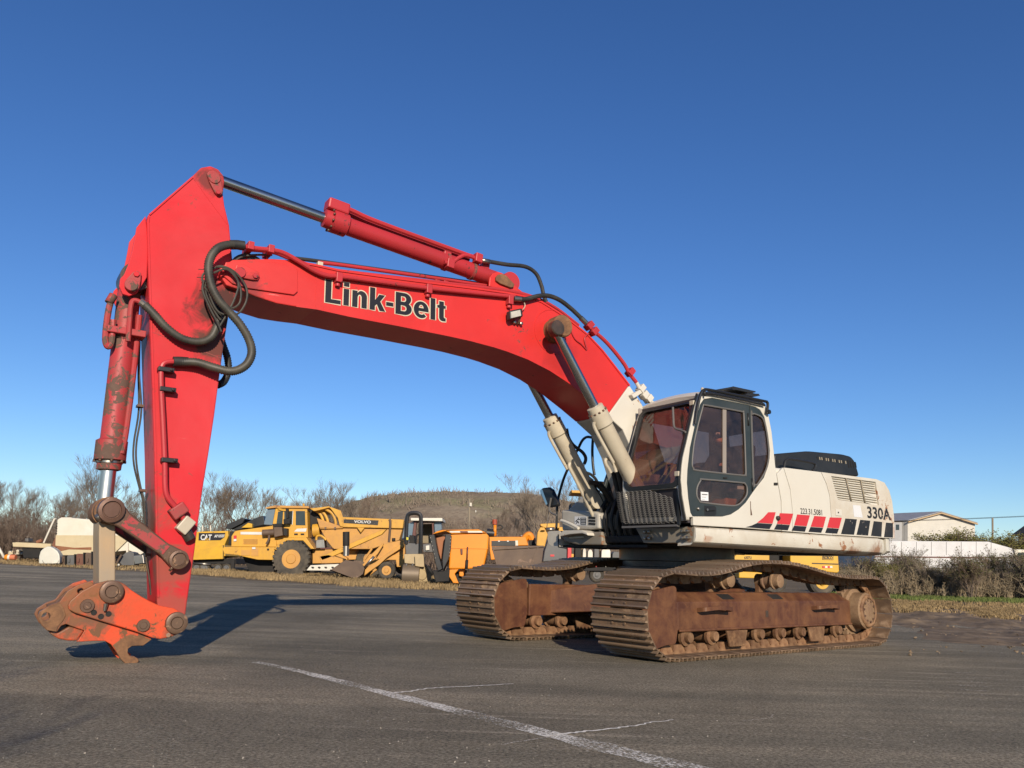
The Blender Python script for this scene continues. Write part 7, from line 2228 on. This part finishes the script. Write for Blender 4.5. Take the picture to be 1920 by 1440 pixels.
# ---- road roller with a roll bar
T = Back('road_roller', 29.5, (778, 1094), 'small tan road roller with a black roll bar and a smooth drum', 'roller')
T.bar('roll_bar', ZW([(1062, 640), (1066, 500), (1074, 380), (1090, 340), (1130, 325), (1180, 328), (1208, 350), (1214, 420), (1212, 600), (1206, 765)]), 0.075, M['black'], 0.3)
drum = MB()
dc = T.P(ZW([(1030, 945), (1200, 952)]), 0.35)
drum.lathe(dc[0], dc[1] - dc[0], [(0, 0.2), (0, 0.36), (0.02, 0.38), ((dc[1] - dc[0]).length, 0.38), ((dc[1] - dc[0]).length + 0.01, 0.36), ((dc[1] - dc[0]).length + 0.01, 0.1)], 36)
drum.build('drum', worn('tan_drum_steel', (0.22, 0.17, 0.12), 0.5, metal=0.3, dirt=0.5), T.e)
cr_ = worn('roller_cream', (0.55, 0.42, 0.23), 0.55, wear=0.2, dirt=0.4)
q1 = T.P(ZW([(1222, 950)]), 0.25)[0]
MB().lathe(q1, (0.55, -1, 0), [(-0.05, 0.36), (0.0, 0.40), (0.03, 0.38), (0.03, 0.20), (0.07, 0.16), (0.08, 0)], 28).build('drum_end', cr_, T.e)
T.slab('yoke', ZW([(1158, 752), (1250, 742), (1256, 870), (1220, 870), (1165, 862)]), 0.0, 0.12, cr_)
T.slab('front_frame', ZW([(1045, 740), (1235, 738), (1232, 850), (1052, 832)]), 0.2, 1.1, cr_)
T.slab('console', ZW([(1055, 625), (1190, 635), (1192, 742), (1062, 742)]), 0.3, 1.0, GREY)
T.slab('seat', ZW([(1090, 545), (1140, 548), (1150, 690), (1095, 695)]), 0.5, 0.9, DARK)
T.bar('steering_column', ZW([(1165, 640), (1170, 560), (1190, 540)]), 0.03, DARK, 0.3)
T.slab('reflector', ZW([(1070, 570), (1092, 572), (1090, 598), (1070, 597)]), 0.2, 0.22, worn('yellow_reflector', (0.7, 0.6, 0.05), 0.4), None, 0)
for x_ in (1078, 1140):
    T.bar('frame_pin', ZW([(x_, 835), (x_ - 15, 870)]), 0.035, GREY, 0.15, None, 6, False)

# ---- orange hopper machine
T = Back('orange_spreader', 28.0, (870, 1098), 'bright orange hopper machine with a black V-shaped chute beside the roller', 'spreader')
ob = T.slab('hopper', ZW([(1518, 545), (1540, 530), (1875, 530), (1902, 558), (1892, 690), (1850, 875), (1700, 890), (1500, 890), (1512, 700)]), 0.0, 1.9, ORG, None, 0.06)
T.slab('hood_lid', ZW([(1335, 545), (1380, 515), (1440, 500), (1800, 494), (1880, 528), (1530, 540), (1470, 512)]), -0.1, 2.0, ORG, ob, 0.03)
T.slab('lid_label', ZW([(1508, 512), (1830, 511), (1842, 528), (1520, 527)]), -0.12, -0.102, OFFW, ob, 0)
T.slab('label_panel', ZW([(1615, 513), (1690, 512), (1696, 527), (1622, 527)]), -0.135, -0.122, MAROON, ob, 0)
T.slab('fold_line', ZW([(1512, 676), (1892, 684), (1891, 690), (1512, 683)]), -0.025, -0.003, ORG, ob, 0)
T.slab('chute_belt', ZW([(1308, 552), (1362, 545), (1395, 720), (1442, 890), (1400, 912), (1375, 850)]), -0.2, 0.6, M['black'])
T.slab('chute_belt', ZW([(1472, 545), (1532, 560), (1524, 690), (1500, 800), (1445, 912), (1440, 800)]), -0.2, 0.6, M['black'])
T.slab('chute_back', ZW([(1360, 552), (1475, 548), (1442, 800), (1405, 812)]), 0.35, 0.5, worn('rusty_orange', (0.42, 0.15, 0.06), 0.7, wear=0.3, dirt=0.5))
for (xa, ya), (xb, yb) in (((1525, 585), (1510, 760)), ((1325, 580), (1372, 780))):
    for k in range(6):
        q_ = (xa + (xb - xa) * k / 5, ya + (yb - ya) * k / 5)
        T.slab('belt_bolt', ZW([(q_[0] - 3, q_[1] - 3), (q_[0] + 3, q_[1] - 3), (q_[0] + 3, q_[1] + 3), (q_[0] - 3, q_[1] + 3)]), -0.22, -0.201, M['steel'], None, 0)
T.slab('base', ZW([(1340, 905), (1400, 912), (1445, 915), (1512, 880), (1505, 1012), (1372, 1022)]), -0.1, 1.2, DARK)
T.bar('brace', ZW([(1290, 860), (1345, 950)]), 0.06, DARK, -0.1, None, 6, False)
T.bar('gas_strut', ZW([(1690, 670), (1684, 800)]), 0.025, MAROON, -0.06, None, 8, False)
T.bar('gas_strut_tube', ZW([(1684, 800), (1678, 890)]), 0.05, DARK, -0.06, None, 8, False)
T.slab('latch', ZW([(1617, 690), (1640, 690), (1640, 745), (1622, 745)]), -0.05, -0.003, MAROON, ob, 0.01)
T.slab('leg', ZW([(1500, 895), (1600, 892), (1560, 940), (1600, 1034), (1545, 1030), (1500, 960)]), 0.0, 0.2, ORG)
T.slab('leg', ZW([(1600, 900), (1660, 890), (1640, 970), (1600, 960)]), 0.3, 0.5, ORG)
T.slab('wheel_box', ZW([(1545, 920), (1660, 900), (1660, 1035), (1560, 1035)]), 0.5, 1.6, DARK)

# ---- second orange machine with a beacon
T = Back('orange_sweeper', 34.0, (960, 1085), 'orange machine with a red beacon on a post behind the brown bucket', 'sweeper')
T.slab('body', ZX([(752, 512), (1085, 510), (1108, 590), (1000, 592), (1000, 700), (770, 720), (760, 640)]), 0.0, 2.0, ORG, None, 0.03)
T.slab('side_panel', ZX([(776, 548), (990, 546), (990, 592), (776, 594)]), -0.03, -0.003, M['black'], None, 0)
for x_ in (835, 915):
    T.slab('panel_lamp', ZX([(x_, 546), (x_ + 16, 546), (x_ + 16, 556), (x_, 556)]), -0.06, -0.031, WHITE_T, None, 0)
T.slab('label', ZX([(990, 545), (1012, 545), (1015, 590), (992, 590)]), -0.02, -0.003, OFFW, None, 0)
T.bar('beacon_post', ZX([(805, 500), (805, 400)]), 0.07, ORG, 0.5, None, 8, False)
T.bar('beacon', ZX([(803, 395), (803, 350)]), 0.11, worn('red_beacon', (0.45, 0.06, 0.02), 0.3), 0.5, None, 12, False)
T.bar('hose', ZX([(815, 440), (850, 440), (875, 425), (860, 402), (830, 405)]), 0.03, M['rubber'], 0.5)
T.bar('hose', ZX([(795, 400), (775, 370), (770, 395)]), 0.02, M['rubber'], 0.5)
T.bar('engine_pod', ZX([(730, 470), (800, 478)]), 0.18, M['black'], 0.6, None, 12, False)
T.bar('suction_pipe', ZX([(1060, 560), (1080, 520), (1110, 495), (1130, 510), (1150, 560)]), 0.16, ORG, 0.3)
T.slab('engine_cover', ZX([(1025, 492), (1090, 490), (1110, 510), (1060, 512)]), 0.6, 1.5, M['steel'])
T.slab('valve_block', ZX([(1110, 540), (1160, 540), (1185, 600), (1120, 590)]), 0.0, 0.4, DARK)

# ---- brown loader bucket standing on its own
T = Back('loader_bucket', 27.5, (955, 1098), 'wide brown steel loader bucket between the orange machines and the excavator', 'bucket')
pb_ = ZX([(776, 600), (1190, 606), (1245, 592), (1225, 760), (1100, 820), (860, 820), (800, 660)])
sh = MB()
top_ = T.P(pb_, 0.0)
sh.prism(T.P(ZX([(776, 598), (1246, 590), (1246, 606), (780, 632)]), 0.0), (0, 1.0, 0))
sh.prism(T.P(ZX([(782, 634), (1246, 608), (1225, 770), (1090, 850), (870, 850)]), 0.05), (0, 0.06, 0))
sh.prism(T.P(ZX([(776, 600), (800, 640), (870, 850), (840, 850)]), 0.0), (0, 1.0, 0))
sh.build('shell', BUCK, T.e, 0.01)
for xa, xb in ((1110, 1020), (1190, 1120)):
    T.slab('rib', ZX([(xa, 606), (xa + 9, 606), (xb + 9, 770), (xb, 770)]), 0.0, 0.045, BUCK, None, 0)

# ---- yellow machine behind, right of the bucket
T = Back('yellow_loader', 33.0, (1020, 1080), 'yellow loader arm and dark grey body half hidden behind the far track', 'loader')
T.slab('arm', ZX([(1190, 470), (1215, 425), (1250, 425), (1282, 490), (1255, 600), (1180, 590)]), 0.0, 0.3, YEL)
T.bar('arm_pin', ZX([(1238, 452), (1238, 453)]), 0.10, OLDY, -0.1, None, 10, False)
T.slab('cross_beam', ZX([(1215, 392), (1390, 385), (1392, 430), (1300, 445), (1220, 412)]), 0.2, 1.2, YEL)
T.slab('body', ZX([(1385, 420), (1640, 420), (1640, 560), (1385, 600)]), 0.3, 2.0, YEL)
T.slab('cab', ZX([(1500, 200), (1640, 180), (1650, 430), (1490, 430)]), 0.5, 1.8, DARK)
T.slab('cab_roof', ZX([(1500, 85), (1660, 90), (1660, 115), (1505, 110)]), 0.3, 1.9, YEL)
T.slab('weight', ZX([(1290, 522), (1385, 515), (1450, 640), (1455, 720), (1235, 735), (1250, 640)]), -0.4, 1.2, GREY)
T.slab('hazard_plate', ZX([(1300, 672), (1335, 672), (1335, 690), (1300, 690)]), -0.42, -0.401, M['red_vinyl'], None, 0)
T.slab('number_plate', ZX([(1325, 525), (1382, 522), (1382, 545), (1328, 546)]), -0.42, -0.401, OFFW, None, 0)
T.bar('ram', ZX([(1270, 445), (1345, 442)]), 0.09, M['steel'], 0.1, None, 10, False)
T.wheel((760 + 1500 / 4.8, 900 + 730 / 4.8), 26, 0.2, 0.5, YEL, 0.5)

T = Back('equipment_trailer', 30.0, (1110, 1080), 'flat trailer loaded with grey and red fittings seen between track and deck', 'trailer')
T.slab('deck', [(1050, 1058), (1200, 1060), (1200, 1072), (1050, 1070)], 0.0, 2.0, DARK)
random.seed(71)
for a, b, t_, mm in ((1064, 1072, 1022, 'r'), (1078, 1090, 1018, 'd'), (1092, 1100, 1026, 's'), (1102, 1112, 1030, 'w'), (1114, 1124, 1022, 'g'), (1127, 1146, 1028, 's'), (1148, 1168, 1034, 'g'), (1170, 1190, 1040, 'd')):
    T.slab('fitting', [(a, 1058), (a + 1, t_ + 4), (a + 4, t_), (b - 2, t_ + 1), (b, t_ + 6), (b, 1058)], 0.1, 0.7, {'r': M['red_vinyl'], 'd': DARK, 's': M['steel'], 'w': OFFW, 'g': GREY}[mm])
for k in range(6):
    T.slab('reflector', [(1076 + k * 18, 1060.5), (1086 + k * 18, 1060.6), (1086 + k * 18, 1063), (1076 + k * 18, 1062.8)], -0.02, -0.002, OFFW if k % 2 else M['red_vinyl'], None, 0)
T.wheel((1120, 1078), 14, 0.1, 0.3, GREY, 0.5)
T.wheel((1165, 1079), 14, 0.1, 0.3, GREY, 0.5)

# ---- yellow machine seen under the counterweight
T = Back('yellow_chip_spreader', 22.0, (1475, 1112), 'yellow road machine with black lettering seen through the near track', 'road machine')
ZT = lambda pts: zoomed(pts, 3.692, 1200, 1020)
b1 = T.slab('front_box', ZT([(635, 100), (675, 68), (680, -40), (897, -40), (897, 130), (640, 125)]), 0.0, 1.8, CATY)
T.text('630751', (1200 + 722 / 3.692, 1020 + 103 / 3.692), (1200 + 772 / 3.692, 1020 + 104 / 3.692), (1200 + 722 / 3.692, 1020 + 84 / 3.692), -0.004, M['ink'], b1, 0.01)
b2 = T.slab('rear_body', ZT([(1040, -30), (1360, -20), (1372, 80), (1380, 190), (1365, 200), (1080, 170), (1040, 120)]), 0.0, 1.8, CATY)
T.slab('rail', ZT([(1190, 130), (1372, 136), (1372, 142), (1190, 136)]), -0.02, -0.003, M['ink'], b2, 0)
fr_ = ZT([(1262, 76), (1338, 78), (1338, 112), (1262, 110)])
T.slab('name_frame', fr_, -0.006, -0.003, M['ink'], b2, 0)
T.slab('name_field', ZT([(1266, 79), (1334, 81), (1334, 109), (1266, 107)]), -0.010, -0.007, CATY, b2, 0)
T.text('ROSCO', (1200 + 1269 / 3.692, 1020 + 103 / 3.692), (1200 + 1332 / 3.692, 1020 + 105 / 3.692), (1200 + 1269 / 3.692, 1020 + 83 / 3.692), -0.010, M['ink'], b2, 0.04)
for k in range(4):
    T.slab('reflector', ZT([(1262 + k * 17, 152), (1279 + k * 17, 152.5), (1279 + k * 17, 166), (1262 + k * 17, 165)]), -0.02, -0.003, M['red_vinyl'] if k % 2 == 0 else OFFW, b2, 0)
T.slab('frame', ZT([(700, 190), (1300, 215), (1300, 255), (700, 235)]), 0.2, 1.6, CATY)
T.slab('engine', ZT([(897, 20), (1040, 20), (1040, 190), (897, 190)]), 0.6, 1.5, DARK)
T.wheel((1455, 1090), 24, 0.1, 0.4, CATY, 0.5)
T.wheel((1545, 1092), 24, 0.1, 0.4, CATY, 0.5)

# ---- scrapped equipment on the left
T = Back('hopper_body', 46.0, (160, 1055), 'large white steel hopper body streaked with rust', 'hopper')
hb_ = T.slab('tank', [(107, 974), (112, 971), (133, 971), (172, 974), (248, 983), (248, 1004), (212, 1040), (114, 1041), (104, 1020), (105, 1003)], 0.0, 2.6, OFFW, None, 0.06)
T.slab('lower_panel', [(105, 1003.5), (248, 1004), (212, 1040), (114, 1041), (104.5, 1022)], -0.03, -0.002, CREAMY, hb_, 0)
T.slab('rust_band', [(104.5, 1023), (140, 1027), (172, 1026), (172, 1031), (130, 1030), (112, 1034)], -0.045, -0.032, worn('deep_rust', (0.25, 0.09, 0.04), 0.8, dirt=0.5, dirtcol=(0.4, 0.2, 0.1), bump=0.1), hb_, 0)
T.slab('rusty_chute', [(95, 1022), (104, 1001.5), (105.5, 1024), (100, 1030)], 0.1, 1.8, worn('rusty_plate', (0.22, 0.09, 0.05), 0.8, dirt=0.6, dirtcol=(0.35, 0.17, 0.1)))
T.slab('lid', [(112, 971.5), (113, 970), (132, 970), (133, 972)], 0.1, 1.0, OFFW, hb_, 0)
for k in range(5):
    T.slab('hinge_lug', [(106.2 - .25 * k, 981 + k * 4.6), (108.2 - .25 * k, 981 + k * 4.6), (108 - .25 * k, 983 + k * 4.6), (106 - .25 * k, 983 + k * 4.6)], -0.05, -0.002, DARK, hb_, 0)
T.bar('ladder_rail', [(107, 972.5), (104, 973), (84, 1018)], 0.05, OFFW, -0.1, None, 6, False)
T.slab('rear_chute', [(217, 1000), (232, 1010), (268, 1036), (262, 1040), (240, 1032), (217, 1034)], 0.1, 1.8, OFFW)
T.slab('leg', [(236, 1020), (240, 1018), (240, 1046), (237, 1046)], 0.0, 0.2, OFFW, None, 0)
T.slab('leg', [(118, 1040), (124, 1040), (124, 1052), (118, 1052)], 0.5, 0.8, DARK, None, 0)

T = Back('barrel_shed', 58.0, (75, 1045), 'low grey-white barrel-roofed shed behind the cream flatbed', 'shed')
bs = MB()
a, b = T.P([(46.5, 1020), (104, 1020)])
hh = (T.P([(47, 989)])[0] - a).z
rg_ = []
for x_ in (a.x, b.x + 2.5):
    rg_.append([(x_, 0.0, a.z - 1.0), (x_, 0.0, a.z)] + [(x_, 1.4 - 1.4 * cos(pi * k / 12), a.z + hh * sin(pi * k / 12) ** 0.8) for k in range(1, 12)] + [(x_, 2.8, a.z), (x_, 2.8, a.z - 1.0)])
bs.loft(rg_, True, True)
bs.build('shell', worn('dull_grey_white', (0.42, 0.37, 0.29), 0.7, dirt=0.4, dirtcol=(0.3, 0.23, 0.15), dscale=0.5), T.e)
fr2 = T.slab('hatch', [(67, 1007), (80, 1007), (80, 1018), (67, 1018)], -0.05, 0.3, worn('pinkish_board', (0.46, 0.28, 0.20), 0.8))
T.slab('hatch_lintel', [(66.5, 1005.5), (81, 1005.5), (81, 1007), (66.5, 1007)], -0.08, 0.3, MAROON, fr2, 0)

T = Back('flatbed_frame', 47.5, (60, 1047), 'cream steel flatbed frame with a black box slung below it', 'flatbed')
T.slab('side_beam', [(23, 1017), (95, 1020), (95, 1028), (24, 1025)], 0.0, 0.15, CREAMY)
T.slab('bed', [(26, 1016.5), (94, 1019.5), (94, 1021), (26, 1018)], 0.15, 2.2, CREAMY, None, 0)
T.slab('black_box', [(37, 1027), (73, 1028), (68, 1046), (40, 1046)], 0.2, 1.6, DARK)
for x_ in (24, 27):
    T.bar('stake', [(x_, 1026), (x_, 1038)], 0.04, BUCK, 0.1, None, 6, False)
T.slab('toolbox', [(39, 1009), (45, 1009), (45.5, 1015), (39.5, 1015)], 0.4, 0.9, GREY)
T.bar('winch', [(60, 1016), (66, 1014), (70, 1012)], 0.10, worn('winch_rust', (0.3, 0.12, 0.06), 0.8), 0.5)

T = Back('pallet_heap', 48.5, (25, 1045), 'heap of pale sacks and boards left of the black box', 'heap')
random.seed(17)
for k in range(9):
    x_ = 11 + random.random() * 28
    y_ = 1029 + random.random() * 9
    w_ = random.uniform(4, 9)
    T.slab('sack' if k % 2 else 'board', [(x_, y_), (x_ + w_ * .3, y_ - 1.5), (x_ + w_, y_ - random.random()), (x_ + w_ + 1, y_ + 2.5), (x_ + w_ * .4, y_ + 4), (x_ - .5, y_ + 2.5)], 0.2 * random.random(), 0.8, random.choice((OFFW, CREAMY, M['cream'])), None, 0.03)
T.slab('base_crate', [(14, 1036), (34, 1036), (34, 1046), (14, 1046)], 0.3, 1.1, BUCK)

T = Back('orange_barrel', 45.5, (21, 1049), 'orange and white traffic barrel lying on its side', 'barrel')
a, b = T.P([(10.5, 1044.5), (32.5, 1045)])
obm = MB().lathe(a, b - a, [(0, 0.1), (0, 0.14), (0.04, 0.155), (0.17, 0.155)], 20).build('barrel_body', ORG, T.e)
MB().lathe(a + (b - a) * 0.25, b - a, [(0, 0.155), (0.12, 0.15)], 20).build('white_band', OFFW, T.e)
MB().lathe(a + (b - a) * 0.43, b - a, [(0, 0.15), (0.27, 0.145), (0.29, 0.13), (0.29, 0.0)], 20).build('barrel_end', worn('faded_orange', (0.75, 0.22, 0.10), 0.6, dirt=0.3), T.e)

T = Back('white_pole', 46.0, (4, 1047), 'white pole slanting into the picture at the left edge', 'pole')
T.bar('shaft', [(-6, 1020), (8.5, 1047)], 0.07, OFFW, 0.0, None, 8, False)
T.bar('foot', [(8, 1046), (9, 1048)], 0.09, BUCK, 0.0, None, 8, False)

T = Back('domed_tank', 42.0, (88, 1057), 'white plastic tank with a domed end standing on the ground', 'tank')
fa = ZL([(870, 1165), (875, 1000), (910, 880), (980, 815), (1060, 778), (1130, 778), (1210, 815), (1290, 880), (1335, 960), (1345, 1050), (1340, 1165)])
bk_ = [(a - 6.5, b - 0.5) for a, b in fa]
tank = MB()
f1 = T.P(fa, 0.0)
tank.loft([f1, [q_ + Vector((-0.10, 0.35, 0.01)) for q_ in f1], [q_ + Vector((-0.22, 0.75, 0.0)) for q_ in f1]], True, True)
tank.build('shell', worn('white_plastic', (0.74, 0.72, 0.62), 0.5, dirt=0.2, dirtcol=(0.5, 0.42, 0.28)), T.e, 0.05)
T.slab('outlet', ZL([(1175, 1100), (1330, 1090), (1300, 1150), (1180, 1160)]), -0.05, -0.003, OFFW, None, 0.01)
T.bar('rim_hoop', ZL([(960, 1090), (985, 1140), (1040, 1180)]), 0.012, GREY, -0.02)

for k, (xa, xb, lab) in enumerate(((112.5, 123.5, 'rusty grey cast block, leftmost in the row of scrap beside the domed tank'), (125, 141, 'grey cast block with a pale face, second in the row of scrap'), (142.5, 158, 'rust-red cast block, third in the row of scrap beside the domed tank'), (159.5, 173, 'dark rusty block at the right end of the scrap row'))):
    T = Back('scrap_block', 42.5, ((xa + xb) / 2, 1061), lab, 'scrap', 'row of scrapped blocks')
    mt = (BUCK, GREY, worn('red_rust_block', (0.17, 0.06, 0.04), 0.8, dirt=0.5, bump=0.1), BUCK)[k]
    t_ = (1043, 1041, 1038, 1036)[k]
    T.slab('casting', [(xa, 1060), (xa, t_ + 3), (xa + 2, t_), (xb - 3, t_ + 0.5), (xb, t_ + 3), (xb, 1061)], 0.0, 0.6, mt, None, 0.03)
    T.slab('flange', [(xb - 1.5, t_ - 2), (xb + 0.2, t_ - 2), (xb + 0.2, 1061), (xb - 1.5, 1061)], -0.06, 0.7, DARK)
    T.slab('boss', [(xa + 4, 1048), (xa + 7, 1047), (xa + 7, 1054), (xa + 4, 1054)], -0.08, -0.002, mt, None, 0.01)
T = Back('scrap_axle', 42.0, (240, 1062), 'grey scrapped axle parts lying behind the coupler link', 'scrap')
T.slab('casting', [(219, 1060), (221, 1046), (232, 1036), (240, 1034), (247, 1036), (248, 1060)], 0.2, 0.8, GREY)
T.slab('cover', [(249, 1042), (268, 1040), (270, 1056), (252, 1058)], 0.0, 0.5, M['steel'])
T.wheel((222, 1059), 3.5, 0.0, 0.15, OFFW, 0.5)
T.bar('shaft', [(228, 1040), (222, 1050), (219, 1056)], 0.06, BUCK, 0.0)

# ---- poles and wires
T = Back('utility_pole', 95.0, (879.5, 1046), 'wooden utility pole with a white transformer in front of the hill', 'utility pole')
POLE = worn('weathered_pole', (0.30, 0.25, 0.18), 0.9, dirt=0.4, bump=0.1)
T.bar('shaft', [(879.3, 1050), (880.3, 935)], 0.15, POLE, 0.0, None, 8, False)
T.bar('transformer', [(882.6, 949.5), (882.6, 943)], 0.16, OFFW, -0.2, None, 12, False)
T.bar('insulator', [(892, 961), (892, 957)], 0.07, OFFW, 0.0, None, 8, False)
T.bar('crossarm', [(878.3, 936), (882.5, 938)], 0.06, POLE, 0.0, None, 6, False)
T = Back('utility_pole', 110.0, (1861, 1060), 'thin utility pole carrying wires beside the gabled building', 'utility pole')
T.bar('shaft', [(1861.6, 1050), (1861, 971)], 0.12, POLE, 0.0, None, 8, False)
for dz_ in (0, -1.2):
    T.bar('wire', [(1500, 985 + dz_), (1690, 977.5 + dz_), (1780, 974.5 + dz_), (1861, 971.3 + dz_), (1960, 967 + dz_)], 0.025, DARK, 0.0, None, 4)

# ---- buildings at the right
T = Back('gabled_building', 150.0, (1765, 1040), 'white metal building with a gable and tan trim beyond the shrubs', 'building')
WALLM = worn('white_metal_siding', (0.66, 0.62, 0.54), 0.5, dirt=0.15, dirtcol=(0.5, 0.45, 0.35), dscale=0.2, bump=0)
ROOFM = worn('grey_metal_roof', (0.36, 0.36, 0.37), 0.5, dirt=0.2, bump=0)
gb_ = T.P([(1702, 1070), (1702, 977), (1762, 961.5), (1828, 981.5), (1828, 1070)])
gdir = Vector((-14, 24, 0))
MB().prism(gb_, gdir).build('wall', WALLM, T.e)
def gable_roof(p, q_, th, ov):
    up_ = Vector((0, 0, th))
    return MB().hexa([p - gdir * 0.01, q_ - gdir * 0.01, q_ + gdir, p + gdir, p - gdir * 0.01 + up_, q_ - gdir * 0.01 + up_, q_ + gdir + up_, p + gdir + up_])
pr_ = T.P([(1700, 977.3), (1762, 960.7), (1830, 981.5)])
gable_roof(pr_[0] + Vector((0, 0, .05)), pr_[1] + Vector((0, 0, .05)), 0.15, 0).build('roof', ROOFM, T.e)
gable_roof(pr_[1] + Vector((0.02, 0, .05)), pr_[2] + Vector((0, 0, .05)), 0.15, 0).build('roof', ROOFM, T.e)
TRIM = worn('tan_trim', (0.55, 0.38, 0.20), 0.6, dirt=0.1, bump=0)
for a, b in (((1700, 978), (1762, 961.3)), ((1762, 961.3), (1830, 982))):
    T.slab('trim', [a, b, (b[0], b[1] + 2.2), (a[0], a[1] + 2.2)], -0.7, -0.3, TRIM, None, 0)
wg = T.slab('side_wing', [(1640, 977.5), (1699.5, 977), (1699.5, 1070), (1640, 1070)], 1.0, 12.0, worn('grey_siding', (0.42, 0.42, 0.42), 0.6, dirt=0.2, bump=0), None, 0)
T.slab('wing_eave', [(1640, 975.6), (1700.5, 976), (1700.5, 977.4), (1640, 977.4)], 0.7, 12.0, DARK, wg, 0)
T.slab('window', [(1684.5, 983), (1690.5, 983), (1690.5, 993), (1684.5, 993)], 0.9, 0.99, DGLASS, wg, 0)
T.slab('downpipe', [(1698.3, 978), (1699.6, 978), (1699.6, 1060), (1698.3, 1060)], 0.6, 0.95, M['black'], wg, 0)
T.slab('rear_wing', [(1829, 982), (1838, 985), (1840, 1070), (1829, 1070)], 2.0, 10.0, GREY, None, 0)

T = Back('white_trailer', 60.0, (1800, 1090), 'long white trailer with a dark red stripe half hidden by the shrubs', 'trailer')
tr_ = T.slab('body', [(1640, 1014), (1853, 1015.5), (1898, 1028), (1904, 1046), (1904, 1085), (1640, 1082)], 0.0, 2.6, worn('white_trailer_paint', (0.72, 0.71, 0.70), 0.5, dirt=0.15, bump=0), None, 0.04)
T.slab('stripe', [(1640, 1042.5), (1903.5, 1045), (1904, 1047.5), (1640, 1045)], -0.03, -0.002, MAROON, tr_, 0)
T.slab('stripe', [(1640, 1064), (1904, 1066.5), (1904, 1068), (1640, 1065.5)], -0.03, -0.002, GREY, tr_, 0)
T.slab('door', [(1844, 1048), (1853, 1048), (1853, 1076), (1844, 1076)], -0.04, -0.002, MAROON, tr_, 0)
for k in range(7):
    T.slab('panel_joint', [(1690 + k * 28, 1016), (1690.6 + k * 28, 1016), (1690.6 + k * 28, 1041), (1690 + k * 28, 1041)], -0.015, -0.002, GREY, tr_, 0)
T.wheel((1700, 1090), 12, 0.2, 0.3, GREY, 0.5)
T.wheel((1730, 1090), 12, 0.2, 0.3, GREY, 0.5)
T = Back('white_van', 62.0, (1925, 1090), 'white vehicle cut off by the right edge behind the shrubs', 'van')
T.slab('body', [(1901, 1030), (1960, 1031), (1960, 1086), (1902, 1086), (1906, 1045)], 0.0, 2.0, OFFW, None, 0.05)
T.slab('window', [(1908, 1036), (1930, 1036), (1930, 1050), (1908, 1050)], -0.02, -0.002, DGLASS, None, 0)
T.wheel((1915, 1088), 12, 0.1, 0.3, GREY, 0.5)
T = Back('dark_roofed_house', 95.0, (1915, 1050), 'dark pitched roof cut off by the right edge', 'house')
T.slab('roof', [(1944, 1001), (1984, 972), (2030, 1000), (2026, 1003), (1984, 976), (1948, 1003)], 0.0, 5.0, worn('dark_shingles', (0.05, 0.045, 0.045), 0.8, bump=0), None, 0)
T.slab('wall', [(1956, 1000), (1984, 978), (2014, 1000), (2014, 1060), (1956, 1060)], 0.3, 4.7, worn('brown_wall', (0.16, 0.13, 0.1), 0.8, bump=0), None, 0)
